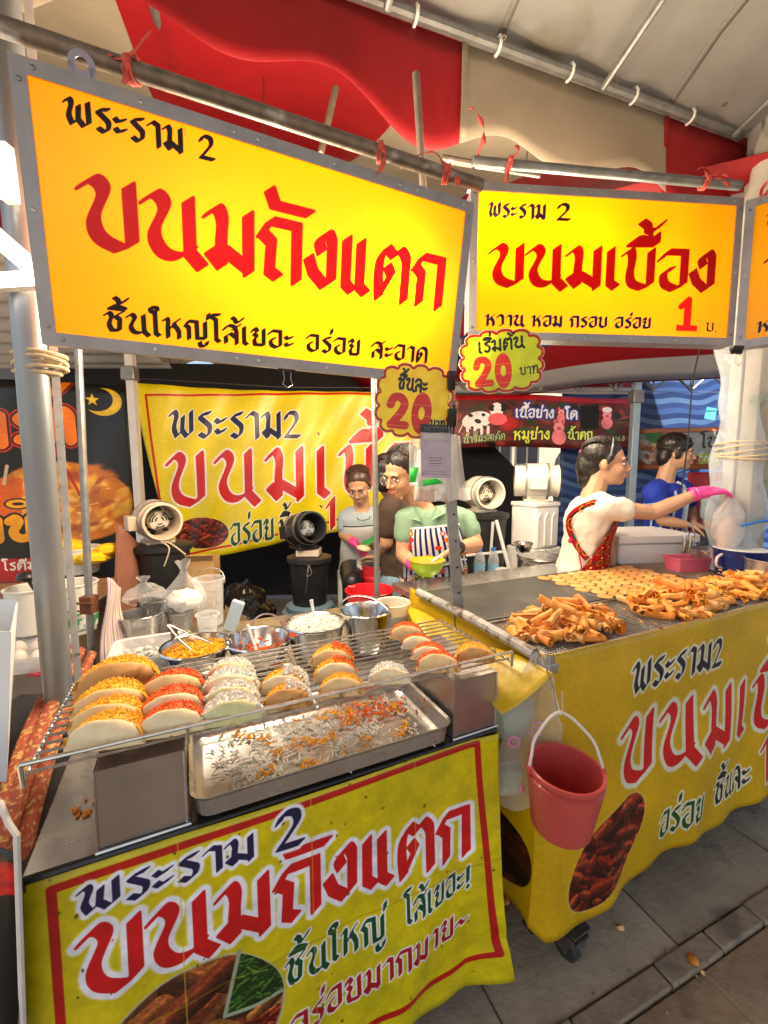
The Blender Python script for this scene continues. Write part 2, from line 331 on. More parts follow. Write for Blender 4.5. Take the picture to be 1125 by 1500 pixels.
class Canvas:
    def __init__(s, w, h, col): s.a = np.empty((h, w, 3), np.float32); s.a[:] = col; s.w = w; s.h = h
    def blend(s, mask, col, y0=0, x0=0):
        hh, ww = mask.shape; sub = s.a[y0:y0 + hh, x0:x0 + ww]; sub += (np.array(col, np.float32) - sub) * mask[..., None]
    def field(s, quads, reach):
        D = np.full((s.h, s.w), 1e3, np.float32)
        for q in quads:
            q = np.array(q, np.float32); lo = np.floor(q.min(0) - reach).astype(int); hi = np.ceil(q.max(0) + reach).astype(int) + 1
            x0, y0 = max(lo[0], 0), max(lo[1], 0); x1, y1 = min(hi[0], s.w), min(hi[1], s.h)
            if x1 <= x0 or y1 <= y0: continue
            X, Y = np.meshgrid(np.arange(x0, x1) + .5, np.arange(y0, y1) + .5)
            d2 = np.full(X.shape, 1e9, np.float32); n = len(q); pos = np.ones(X.shape, bool); neg = np.ones(X.shape, bool)
            for i in range(n):
                a = q[i]; e = q[(i + 1) % n] - a; L = float(e @ e)
                dx = X - a[0]; dy = Y - a[1]
                t = np.clip((dx * e[0] + dy * e[1]) / L, 0, 1) if L > 1e-9 else 0
                d2 = np.minimum(d2, (dx - t * e[0]) ** 2 + (dy - t * e[1]) ** 2)
                if n > 2: cr = e[0] * dy - e[1] * dx; pos &= cr >= -1e-6; neg &= cr <= 1e-6
            dd = np.sqrt(d2)
            if n > 2: dd = np.where(pos | neg, -dd, dd)
            D[y0:y1, x0:x1] = np.minimum(D[y0:y1, x0:x1], dd)
        return D
    def paint(s, D, th, col, soft=.7): s.blend(np.clip((th - D) / (2 * soft) + .5, 0, 1), col)
    def text(s, t, x0, y0, x1, y1, h, col, nib=.15, ang=42, th=.022, halo=None, hw=0, hsoft=2, halo2=None, hw2=0, slant=0, sp=.10):
        h *= 1.08; st, wd = layout(t, sp); ex = np.array([x1 - x0, y1 - y0], float) / wd; ey = np.array([0, -h], float)
        ey = ey + slant * ex
        o = np.array([x0, y0], float); nb = (math.cos(R(ang)) * nib / 2, math.sin(R(ang)) * nib / 2); quads = []
        def T(a, b): return o + ex * a + ey * b
        k = min(1.0, np.hypot(*ex) / h * 1.05)
        nv = (T(nb[0], nb[1]) - o)
        for p in st:
            P = [T(*q) for q in p]
            for a, b in zip(P, P[1:]): quads.append([a - nv, b - nv, b + nv, a + nv] if nib > 0 else [a, b])
        thp = th * h
        D = s.field(quads, max(hw, hw2) + thp + 6)
        if halo2 is not None: s.paint(D, hw2 + thp, halo2, hsoft)
        if halo is not None: s.paint(D, hw + thp, halo, hsoft)
        s.paint(D, thp, col); return s
    def rect(s, x0, y0, x1, y1, col, soft=.7):
        s.paint(s.field([[(x0, y0), (x1, y0), (x1, y1), (x0, y1)]], 3), 0, col, soft); return s
    def line(s, pts, wd, col, soft=.7):
        s.paint(s.field([[a, b] for a, b in zip(pts, pts[1:])], wd + 3), wd / 2, col, soft); return s
    def poly(s, pts, col, soft=.7, grow=0):
        Y, X = np.mgrid[0:s.h, 0:s.w] + .5; ins = np.zeros((s.h, s.w), bool); n = len(pts)
        for i in range(n):
            (ax, ay), (bx, by) = pts[i], pts[(i + 1) % n]
            if ay == by: continue
            c = ((ay > Y) != (by > Y)) & (X < (bx - ax) * (Y - ay) / (by - ay) + ax); ins ^= c
        D = s.field([[pts[i], pts[(i + 1) % n]] for i in range(n)], abs(grow) + 4)
        s.paint(np.where(ins, -D, D), grow, col, soft); return s
    def ellm(s, cx, cy, rx, ry, rot=0):
        Y, X = np.mgrid[0:s.h, 0:s.w]; c, n = math.cos(rot), math.sin(rot); dx = X - cx; dy = Y - cy
        return np.sqrt(((dx * c + dy * n) / rx) ** 2 + ((-dx * n + dy * c) / ry) ** 2)
    def ell(s, cx, cy, rx, ry, col, rot=0, soft=.03): s.blend(np.clip((1 - s.ellm(cx, cy, rx, ry, rot)) / soft, 0, 1), col); return s
    def noise(s, amp, cell=8, seed=0):
        r = np.random.RandomState(seed); g = r.rand(s.h // cell + 3, s.w // cell + 3).astype(np.float32)
        y = np.arange(s.h) / cell; x = np.arange(s.w) / cell; yi = y.astype(int); xi = x.astype(int); fy = (y - yi)[:, None]; fx = (x - xi)[None]
        G = (g[yi][:, xi] * (1 - fy) * (1 - fx) + g[yi + 1][:, xi] * fy * (1 - fx) + g[yi][:, xi + 1] * (1 - fy) * fx + g[yi + 1][:, xi + 1] * fy * fx)
        s.a *= (1 + amp * (2 * G - 1))[..., None]; return s
    def food(s, m, pal, n, size, seed=1, bgc=(.2, .07, .03), rim=None):
        """a printed food photograph inside mask m (an ellipse field < 1): rolled crepes or pancakes seen from above"""
        r = np.random.RandomState(seed); keep = s.a.copy(); ys, xs = np.where(m < 1.0)
        if len(ys) == 0: return s
        s.a[m < 1] = bgc; x0, x1, y0, y1 = xs.min(), xs.max(), ys.min(), ys.max()
        for i in range(n):
            cx = r.uniform(x0, x1); cy = r.uniform(y0, y1); an = r.uniform(-.8, .8); l = size * r.uniform(.6, 1.3); wd = size * r.uniform(.25, .42)
            bx0, bx1 = int(max(0, cx - l - 2)), int(min(s.w, cx + l + 2)); by0, by1 = int(max(0, cy - l - 2)), int(min(s.h, cy + l + 2))
            if bx1 <= bx0 or by1 <= by0: continue
            Y, X = np.mgrid[by0:by1, bx0:bx1]; c, q = math.cos(an), math.sin(an); a = (X - cx) * c + (Y - cy) * q; b = -(X - cx) * q + (Y - cy) * c
            e = np.clip((1 - np.sqrt((np.maximum(np.abs(a) - l * .6, 0) / (l * .4)) ** 2 + (b / wd) ** 2)) * wd * .5, 0, 1)
            col = np.array(pal[r.randint(len(pal))]) * r.uniform(.8, 1.15); sh = (.72 - .45 * b / wd + .35 * np.exp(-((b / wd + .45) / .16) ** 2))[..., None]
            sub = s.a[by0:by1, bx0:bx1]; sub += (col * sh - sub) * e[..., None]
        g_ = s.a.copy(); t_ = Canvas(s.w, s.h, (1, 1, 1)); t_.noise(.22, 3, seed + 1).noise(.16, 9, seed + 2); s.a = s.a * t_.a + np.clip(t_.a - 1.22, 0, 1) * .9
        k = np.clip((m - 1) / .015 + .5, 0, 1)[..., None]; s.a = s.a * (1 - k) + keep * k
        if rim is not None: s.blend(np.clip(1 - np.abs(m - 1.0) / .03, 0, 1), rim)
        return s
RED = (.80, .06, .08); NAVY = (.11, .09, .26); YEL = (.87, .79, .10); DGRN = (.05, .28, .14); WHT = (.93, .92, .95)
def boldnum(cv, t, x, y, h, col, gap=0):          # heavy slab digits of the price tags
    for ch in t:
        if ch == '2':
            st = parse('c .06,.66 .14,.86 .34,.88 .46,.70 .36,.44 .12,.12')[0]; q = [[(x + a * h, y - b * h), (x + c * h, y - d * h)] for (a, b), (c, d) in zip(st, st[1:])] + [[(x + .10 * h, y - .11 * h), (x + .52 * h, y - .11 * h)]]
            cv.paint(cv.field(q, .2 * h), .115 * h, col); x += .66 * h
        else:
            D = np.abs(cv.ellm(x + .3 * h, y - .49 * h, .19 * h, .385 * h) - 1) * .2 * h; cv.paint(D, .105 * h, col); x += .64 * h
# ---------------------------------------------------------------- common materials
m_steel = mat('stainless_steel', (.55, .54, .52), .28, .9, var=.12, vscale=14, bump=.05, bscale=30)
m_steelb = mat('brushed_steel', (.52, .51, .49), .27, .85, var=.15, vscale=9, bump=.04, bscale=25)
m_chrome = mat('polished_steel', (.68, .67, .65), .15, 1.0, var=.08, vscale=20)
m_wire = mat('wire_steel', (.62, .60, .58), .25, .95, var=.15, vscale=30)
m_alu = mat('aluminium_frame', (.38, .36, .37), .42, .6, var=.18, vscale=12)
m_pole = mat('grey_pole_paint', (.27, .28, .285), .34, .45, var=.15, vscale=10, spots=((.30, .26, .2), 30, .66), stretch=(1, 1, .3))
m_rust = mat('rusty_pipe', (.24, .19, .15), .5, .55, var=.4, vscale=22, spots=((.5, .47, .43), 16, .56))
m_galv = mat('galvanised_pipe', (.25, .25, .24), .42, .6, var=.25, vscale=18, spots=((.22, .16, .11), 24, .64))
m_dark = mat('dark_metal', (.025, .024, .023), .5, .3, var=.3, vscale=12)
m_blackp = mat('black_plastic', (.018, .018, .019), .38, 0, var=.3, vscale=8)
m_red_string = mat('red_plastic_string', (.85, .15, .12), .5, transl=.3)
m_rope = mat('pale_rope', (.55, .43, .27), .8, var=.2, vscale=60)
m_whitep = mat('white_plastic', (.78, .78, .76), .4, var=.05, vscale=10)
m_clear = film('clear_plastic_film', (.85, .87, .86), .16, .12)
m_clear2 = film('milky_plastic_film', (.88, .86, .84), .42, .25)
m_glass = mat('clear_plastic_cup', (.85, .88, .87), .08, trans=.92, ior=1.25)

# ---------------------------------------------------------------- ground
m_ground = mat('dirty_concrete', (.15, .12, .095), .75, var=.35, vscale=3.5, bump=.5, bscale=25, spots=((.06, .05, .04), 2.2, .58))
g = MB(); g.add([(-40, -30, -.035), (40, -30, -.035), (40, 60, -.035), (-40, 60, -.035)], [(0, 1, 2, 3)])
ground = tag(g.build('ground', mat('joint_dirt', (.16, .13, .10), .9, var=.4, vscale=20, bump=.8, bscale=60)), kind='structure')
ga = atz(880, 1490, 0); gb = atz(1125, 1325, 0); gd = (gb - ga).normalized(); gn = Vector((-gd.y, gd.x, 0))
MG = frame(ga, gd, gn, Z)
m_slab = [mat('paving_slab_%d' % i, tuple(c * k for c in (.35, .265, .175)), .78, var=.22, vscale=5, bump=.45, bscale=45, spots=((.17, .135, .10), 3.0 + i, .58)) for i, k in enumerate((.95, 1.08, .85))]
rows = [-2.1, -1.66, -1.23, -.81, -.40, -.035, .035, .47, .93, 1.42, 1.92, 2.45, 3.0, 3.6]
for j in range(len(rows) - 1):
    y0, y1 = rows[j] + .0012, rows[j + 1] - .0012
    if j == 5: continue
    x = -3.4 + .23 * (j % 2) + .05 * random.random()
    while x < 4.4:
        wd = (.62 if j > 5 else .46) * random.uniform(.95, 1.05)
        mb = MB(MG); r_ = random.uniform(-.004, .004); tl = random.uniform(-.003, .003); q = .006
        P = [(x + .002, y0), (x + wd - .002, y0), (x + wd - .002, y1), (x + .002, y1)]
        c_ = (x + wd / 2, (y0 + y1) / 2)
        P = [(a + random.uniform(-.002, .002), b + random.uniform(-.002, .002)) for a, b in P]
        In = [(a + (q if a < c_[0] else -q), b + (q if b < c_[1] else -q)) for a, b in P]
        vs = [(a, b, -.04) for a, b in P] + [(a, b, r_ - .004) for a, b in P] + [(a, b, r_ + tl * (1 if a < c_[0] else -1)) for a, b in In]
        fs = [(8, 9, 10, 11)] + [(i, (i + 1) % 4, 4 + (i + 1) % 4, 4 + i) for i in range(4)] + [(4 + i, 4 + (i + 1) % 4, 8 + (i + 1) % 4, 8 + i) for i in range(4)]
        mb.add(vs, fs); mb.build('paving_slab', random.choice(m_slab), ground); x += wd
mb = MB(MG); x = -2.5
while x < 4:                                     # broken kerb strip along the drain joint
    l = random.uniform(.18, .5); mb.box((x + l / 2, .0, -.0135 + random.uniform(0, .006)), (l - .006, .064 + random.uniform(-.008, .004), .03)); x += l
tag(mb.build('drain_strip', m_slab[2], ground, bevel=.006), kind='stuff')
mb = MB()
for i in range(700):
    p = ga + gd * random.uniform(-2, 3.5) + gn * (random.gauss(0, .03) if i < 480 else random.uniform(-1.2, 1.5)); s_ = random.uniform(.002, .007)
    mb.box((p.x, p.y, .002), (s_, s_ * random.uniform(.6, 1.4), s_), Matrix.Rotation(random.random() * 3, 3, 'Z'))
tag(mb.build('grit', mat('grit', (.25, .21, .17), .9, var=.4, vscale=40), loc=(0, 0, 0)), kind='stuff')

# ---------------------------------------------------------------- tents overhead
P1 = atz(560, 5, 3.0); P2 = atz(1060, 190, 3.0); ev = (P2 - P1).normalized(); em = Vector((-ev.y, ev.x, 0))
def EP(s, t, z): return P1 + ev * s + em * t + Vector((0, 0, z - 3.0))
def stripe_mat(name, cols, width, off, transl=.35, rough=.55, var=.2, axis=0):
    m = mat(name, (1, 1, 1), rough, bump=.25, bscale=7); N = m.node_tree; b = N.nodes['Principled BSDF']
    tc = N.nodes.new('ShaderNodeUVMap'); tc.uv_map = 'UVMap'; sp = N.nodes.new('ShaderNodeSeparateXYZ'); N.links.new(tc.outputs[0], sp.inputs[0])
    a = N.nodes.new('ShaderNodeMath'); a.operation = 'MULTIPLY_ADD'; a.inputs[1].default_value = 1 / (width * len(cols)); a.inputs[2].default_value = off; N.links.new(sp.outputs[axis], a.inputs[0])
    f = N.nodes.new('ShaderNodeMath'); f.operation = 'FRACT'; N.links.new(a.outputs[0], f.inputs[0])
    rp = N.nodes.new('ShaderNodeValToRGB'); rp.color_ramp.interpolation = 'CONSTANT'
    for i, c in enumerate(cols):
        e = rp.color_ramp.elements[i] if i < 2 else rp.color_ramp.elements.new(i / len(cols)); e.position = i / len(cols); e.color = (*c, 1)
    N.links.new(f.outputs[0], rp.inputs[0])
    no = N.nodes.new('ShaderNodeTexNoise'); no.inputs['Scale'].default_value = 2.5; no.inputs['Detail'].default_value = 7; no.inputs['Roughness'].default_value = .7
    t2 = N.nodes.new('ShaderNodeTexCoord'); N.links.new(t2.outputs['Object'], no.inputs[0])
    mr = N.nodes.new('ShaderNodeMapRange'); mr.inputs['From Min'].default_value = .3; mr.inputs['From Max'].default_value = .7; mr.inputs['To Min'].default_value = 1 - var; mr.inputs['To Max'].default_value = 1.05; N.links.new(no.outputs[0], mr.inputs[0])
    mx = N.nodes.new('ShaderNodeMixRGB'); mx.blend_type = 'MULTIPLY'; mx.inputs[0].default_value = 1; N.links.new(rp.outputs[0], mx.inputs[1]); N.links.new(mr.outputs[0], mx.inputs[2])
    N.links.new(mx.outputs[0], b.inputs['Base Color'])
    if transl: add_transl(m, transl)
    return m
CRED, CWHT, CBLU = (.42, .011, .018), (.46, .39, .29), (.03, .07, .30)
m_tent = stripe_mat('striped_tent_vinyl', [CRED, CWHT], 1.0, -.16 + .5, .30)       # white from s = .32 to 1.32
def cloth_sheet(name, mt, fn, nu, nv, uvf=None, parent=None, solid=.0015):
    mb = MB(); mb.grid(fn, nu, nv)
    if uvf: mb.uv = [uvf(i / nu, j / nv) for j in range(nv + 1) for i in range(nu + 1)]
    return mb.build(name, mt, parent, solid=solid)
rs_ = lambda s: s if s > .32 else .32 + (s - .32) / 1.20
tent = thing('striped_tent', 'red and white striped tent roof with a wavy valance hanging over the yellow signs', 'tent', (0, 3, 0))
def roof_fn(u, v):
    s = -4.2 + 7.4 * u; t = 3.9 * v
    z = 3.0 + .80 * (1 - abs(t - 1.9) / 1.9) - .05 * math.sin(math.pi * min(1, t / 1.9)) + .02 * math.sin(s * 5.1 + t * 2) * math.sin(t * 1.6) - .06 * abs(math.sin(s * 1.57)) * math.sin(math.pi * v)
    return EP(s, t, z)
roofm = cloth_sheet('roof_cloth', m_tent, roof_fn, 74, 26, lambda u, v: (rs_(-4.2 + 7.4 * u), v), tent)
def val_fn(u, v):
    s = -3.0 + 4.95 * u
    low = .28 + .05 * math.sin(s * 9.3) + .045 * math.sin(s * 4.1 + 1) + (.06 if s > .3 else 0) * math.sin((s - .3) * 2)
    return EP(s, .015 + .010 * math.sin(s * 11) * v + .03 * v * math.sin(s * 3.7), 2.985 - low * v)
cloth_sheet('valance', m_tent, val_fn, 150, 6, lambda u, v: (rs_(-3.0 + 4.95 * u), v), tent)
def bval_fn(u, v):
    s = -4.2 + 5.95 * u; return EP(s, 3.9 + .03 * math.sin(s * 8) * v, 2.98 - (.34 + .05 * math.sin(s * 9)) * v)
cloth_sheet('back_valance', m_tent, bval_fn, 80, 3, lambda u, v: (-4.2 + 5.95 * u, v), tent)
mb = MB(); mb.tube([EP(-3.0, 0, 3.0), EP(1.78, 0, 3.0)], .020, 10); mb.build('eave_pipe', m_galv, tent)
for s_ in (-2.6, -.75, 1.74):
    mb = MB(); mb.tube([EP(s_, .03, 2.97), EP(s_, 1.9, 3.74), EP(s_, 3.87, 2.97)], .018, 8); mb.build('rafter', m_galv, tent)
mb = MB(); mb.tube([EP(-4.2, 3.9, 2.98), EP(1.75, 3.9, 2.98)], .022, 8); mb.build('back_pipe', m_galv, tent)
for k in range(12):
    s_ = -3.9 + .5 * k; mb = MB(); mb.tube([EP(s_, 3.88, 2.95), EP(s_ + .22, 3.86, 2.62)], .011, 6); mb.tube([EP(s_ + .5, 3.88, 2.95), EP(s_ + .28, 3.86, 2.62)], .011, 6); mb.tube([EP(s_, 3.86, 2.61), EP(s_ + .5, 3.86, 2.61)], .013, 6)
    mb.build('truss_brace', m_galv, tent)
for k in range(9):
    s_ = -1.2 + .33 * k; mb = MB(); mb.tube([EP(s_, 0, 3.0) + Vector((0, .0, .027 * math.cos(a))) + em * (.027 * math.sin(a)) for a in [i * .7 for i in range(10)]], .006, 5); mb.build('cable_tie', m_whitep, tent)
for s_ in (-.77, .32, 1.32):
    mb = MB(); L_ = [EP(s_ + q, .009 + .03 * .0, 2.985 - (.28 + .05 * math.sin(s_ * 9.3) + .045 * math.sin(s_ * 4.1 + 1) + (.06 if s_ > .3 else 0) * math.sin((s_ - .3) * 2)) * i / 8) - em * .002 for q in (-.012, .012) for i in range(9)]
    mb.add(L_, [(i, i + 1, 10 + i, 9 + i) for i in range(8)], [(rs_(s_) + .002, .5)] * 18); mb.build('stitched_seam', m_tent, tent, solid=.002)
# white canopy over the walkway, the camera's side
m_wtent = mat('white_tent_vinyl', (.34, .315, .28), .5, var=.14, vscale=2.2, bump=.35, bscale=5, transl=.45, spots=((.27, .24, .19), 3.5, .62))
wt = thing('white_canopy', 'dirty white canopy sheet stretched over grey pipes above the walkway', 'canopy', (0, -1, 0))
def wt_fn(u, v):
    s = -3.4 + 8.2 * u; t = .04 - 4.7 * v
    f = math.sin(math.pi * ((s - .93) % .92) / .92)
    z = 3.035 + .62 * min(-t, 2.4) * .55 - max(0, -t - 2.4) * .34 + .025 * f * min(1, -t * 3) + .012 * math.sin(s * 17 + t * 6) + .015 * math.sin(t * 13 + s * 3)
    return EP(s, t, z)
cloth_sheet('canopy_sheet', m_wtent, wt_fn, 90, 50, None, wt)
def rz(t): return 2.96 + .62 * min(-t, 2.4) * .55 - max(0, -t - 2.4) * .34
for s_ in (-2.75, -1.83, -.91, .01, .93, 1.70, 2.6):
    mb = MB(); mb.tube([EP(s_, t, rz(t)) for t in (-.02, -.6, -1.2, -1.8, -2.4, -3.2, -4.6)], .013, 8); mb.build('rafter', m_galv, wt)
mb = MB()
mb.tube([EP(-3.4, -4.6, rz(-4.6)), EP(4.8, -4.6, rz(-4.6))], .024, 8); mb.build('front_pipe', m_galv, wt)
for s_ in (-1.4, -.45, .47, 1.32, 2.15):
    mb = MB(); L_ = [Vector(wt_fn((s_ + 3.4 + q) / 8.2, i / 40)) - Vector((0, 0, .003)) for q in (-.014, .014) for i in range(41)]; mb.add(L_, [(i, i + 1, 42 + i, 41 + i) for i in range(40)]); mb.build('welded_seam', m_wtent, wt, solid=.002)
for (px, py) in ((738, 50), (902, 116), (1062, 149)):
    p = atpl(px, py, EP(0, -.12, 3.04), (em * .34 + Vector((0, 0, 1)) * .94)); mb = MB(); mb.lathe([(.006, 0), (.011, 0), (.011, .003), (.006, .003)], 14, p - Vector((0, 0, .012)), closed=True); mb.build('eyelet', m_rust, wt)
def flap_fn(u, v):
    s = .99 + .62 * u; return EP(s, -.07 - .03 * v - .02 * math.sin(u * 9) * v, 3.03 + .1 * (1 - v) - .19 * (1 - .35 * (u - .6) ** 2 * 4) * v * .8)
for s_, t_ in ((1.74, 3.87), (-3.2, .0), (-3.2, 3.87), (-3.2, -4.55), (4.7, -4.55)):
    p = EP(s_, t_, 0); mb = MB(); mb.tube([(p.x, p.y, 0), (p.x, p.y, 2.98)], .03, 10)
    o = mb.build('tent_post', m_pole); tag(o, 'slim grey steel post holding up a tent corner behind the stalls', 'post', 'tent corner posts')
# corner post wrapped in plastic, in front of the blue tarpaulin
pc = aty(1103, 690, 2.0); t = thing('wrapped_post', 'white square post wrapped in clear plastic and tied with bamboo strips', 'post', (pc.x, pc.y, 0))
mb = MB(); mb.box((pc.x, pc.y, 1.5), (.085, .085, 3.0)); mb.build('post_core', mat('post_white', (.30, .28, .245), .6, var=.2, vscale=6, spots=((.17, .21, .16), 9, .58)), t, bevel=.006)
mb = MB(); mb.box((pc.x - .005, pc.y + .10, 1.5), (.07, .07, 3.0)); mb.build('second_post', mat('post_grey', (.34, .33, .31), .6, var=.2, vscale=6), t, bevel=.006)
def wrap_fn(u, v):
    a = u * 2 * math.pi; z = .95 + 1.2 * v; r = .088 + .012 * math.sin(a * 3 + z * 9) + .01 * math.sin(z * 23 + a * 2) + .03 * max(0, math.cos(a - 3.3)) * (1 + .3 * math.sin(z * 7))
    return (pc.x - .02 + r * math.cos(a), pc.y + .04 + r * 1.1 * math.sin(a), z)
mb = MB(); mb.grid(wrap_fn, 30, 40); mb.build('plastic_wrap', film('wrap_film', (.74, .84, .95), .2, .07), t)
mb = MB()
for k in range(5):
    z0 = 1.50 + .012 * k; mb.tube([(pc.x - .02 + .112 * math.cos(a), pc.y + .04 + .115 * math.sin(a), z0 + .018 * math.sin(a + k)) for a in [i * .45 for i in range(15)]], .004, 5)
mb.build('bamboo_tie', m_rope, t)
def drape_fn(u, v):
    a = u * 2 * math.pi; z = 2.15 + .85 * v; r = .10 + .05 * math.sin(math.pi * v) + .02 * math.sin(a * 4 + z * 5) + .012 * math.sin(z * 19 + a)
    return (pc.x + .10 * v + r * math.cos(a), pc.y + .05 + r * math.sin(a), z)
mb = MB(); mb.grid(drape_fn, 26, 20); mb.build('bundled_cloth', mat('bundled_grey_vinyl', (.40, .37, .32), .45, var=.2, vscale=5, bump=.5, bscale=9), t)

# ---------------------------------------------------------------- poles and pipes of the stall
def pole(name, label, pts, r, mt, cat='pole', group=None, n=14, loc=None):
    mb = MB(); mb.tube(pts, r, n); o = mb.build(name, mt, loc=loc); return tag(o, label, cat, group)
pa = aty(84, 1000, 1.02); pb = aty(30, 330, .98)
t = thing('tent_pole', 'thick pale grey metal pole beside the big yellow sign, with rope round it', 'pole', (pa.x, pa.y, 0))
dirn = (pb - pa).normalized(); p0 = pa - dirn * (pa.z / dirn.z); p1 = p0 + dirn * 3.1
mb = MB(); mb.tube([p0, p1], .031, 20); mb.build('pole_tube', m_pole, t)
mb = MB(); mb.bar(p0 + Vector((.026, .035, 0)), p1 + Vector((.026, .035, 0)), .016, .016); mb.build('side_rail', mat('white_rail', (.60, .58, .54), .5, var=.2, vscale=30, spots=((.15, .13, .12), 40, .62)), t)
mb = MB(); mb.bar(p0 + Vector((-.038, .02, 0)), p1 + Vector((-.038, .02, 0)), .022, .022); mb.build('angle_bar', m_galv, t)
rc = aty(52, 532, 1.0)
for k in range(6):
    mb = MB(); mb.tube([rc + Vector((.043 * math.cos(a) + (.012 if k % 2 else -.004), .045 * math.sin(a) + .01, -.02 + .0085 * k + .004 * math.sin(a + k))) for a in [i * .4 for i in range(17)]], .0045, 6); mb.build('rope_turn', m_rope, t)
a = aty(114, 500, 1.5); b = aty(134, 960, 1.47); dn = (b - a).normalized()
t = thing('thin_pole', 'thin dull grey pole with a rusty clamp in front of the dark roti banner', 'pole', (b.x, b.y, 0))
mb = MB(); mb.tube([a - dn * .1, b + dn * ((b.z) / -dn.z)], .0125, 10); mb.build('pole_tube', m_galv, t)
c_ = a + (b - a) * .83; mb = MB(); mb.box(c_, (.042, .042, .062)); mb.tube([c_ + Vector((-.03, -.024, .01)), c_ + Vector((.03, -.024, .01))], .005, 6); mb.tube([c_ + Vector((-.045, -.01, .015)), c_ + Vector((-.05, -.01, -.02)), c_ + Vector((-.02, -.01, -.025))], .0035, 5)
mb.build('rusty_clamp', mat('rust', (.16, .055, .02), .8, .2, var=.5, vscale=40), t, bevel=.003)
a = aty(547, 520, 1.72); b = aty(553, 880, 1.72)
pole('thin_pole', 'thin grey pole standing before the seated woman, under the lower sign edge', [(b.x, b.y, .77), a + (a - b) * .05], .0115, m_galv, loc=(b.x, b.y, .77))
a = aty(652, 575, 1.37); b = aty(674, 928, 1.40); dn = (b - a).normalized()
t = thing('perforated_pole', 'grey perforated angle-iron pole leaning between the two carts', 'pole', (b.x, b.y, 0))
p0 = b + dn * (b.z / -dn.z); p1 = a - dn * .1; mb = MB(); mb.bar(p0, p1, .032, .003, (0, 1, 0)); mb.bar(p0 + Vector((-.0155, .014, 0)), p1 + Vector((-.0155, .014, 0)), .003, .03, (0, 1, 0)); mb.build('angle_bar', m_galv, t)
for k in range(20):
    q = p0 + (p1 - p0) * ((k + .5) / 20); mb = MB(); mb.lathe([(.0001, 0), (.0038, 0), (.0038, .002)], 8, q - Vector((-.004, .0036, 0)), ax=(0, -1, 0)); mb.build('bolt_hole', m_dark, t)
# pipes the signs hang from
TH9 = R(9.85); WD = Vector((0, 0, -math.cos(TH9))) + V * math.sin(TH9); SN1 = U.cross(WD).normalized()          # first sign leans towards the walkway
PS1 = A0 + V * .3 + Vector((0, 0, .9 + .77)); S1 = atpl(18, 85, PS1, SN1)
a = atpl(-60, 18, PS1 + V * .02, SN1); b = atpl(702, 271, PS1 + V * .02, SN1)
t = thing('hanging_pipe', 'rusty open-ended pipe that carries the big yellow sign', 'pipe', ((a + b) / 2)); mb = MB(); mb.tube([a, b], .0165, 14, cap=False); mb.tube([a, b], .0135, 14, cap=False); mb.add(*[[], []]); mb.build('pipe_tube', m_rust, t)
mb = MB(); mb.lathe([(.0135, 0), (.0170, 0), (.0170, .006), (.0135, .006)], 16, b, ax=(b - a), closed=True); mb.build('pipe_lip', m_galv, t)
Y5 = R(5); U2 = Vector((math.cos(Y5), math.sin(Y5), 0)); N2 = Vector((math.sin(Y5), -math.cos(Y5), 0)); S2 = atpl(692, 270, (.293, 1.5, 1.7), N2)
a = atpl(692, 236, S2 - N2 * .03, N2); b = atpl(1084, 272, S2 - N2 * .03, N2)
t = thing('hanging_pipe', 'galvanised pipe tied with red string above the shorter yellow sign', 'pipe', ((a + b) / 2)); mb = MB(); mb.tube([a, b], .0155, 14); mb.build('pipe_tube', m_galv, t)
c_ = atpl(648, 232, S2 - N2 * .06, N2); e_ = atpl(790, 258, S2 - N2 * .12, N2); mb = MB(); mb.tube([c_, atpl(692, 240, S2 - N2 * .06, N2)], .0125, 10); mb.tube([atpl(696, 243, S2 - N2 * .07, N2), e_], .007, 8); mb.build('inner_tube', m_rust, t)
# loose sticks behind the signs
a = aty(609, 108, 1.55); b = aty(620, 275, 1.55); pole('wooden_stick', 'upright weathered grey stick rising behind the gap between both signs', [b - (a - b) * .3, a], .0125, mat('old_wood', (.17, .14, .11), .8, var=.3, vscale=20), 'stick')
a = aty(492, 128, 1.5); b = aty(470, 225, 1.45); pole('wooden_stick', 'short leaning wooden slat in front of the red roof cloth', [b, a], .011, mat('old_wood2', (.22, .17, .12), .8, var=.3, vscale=20), 'stick', n=4)

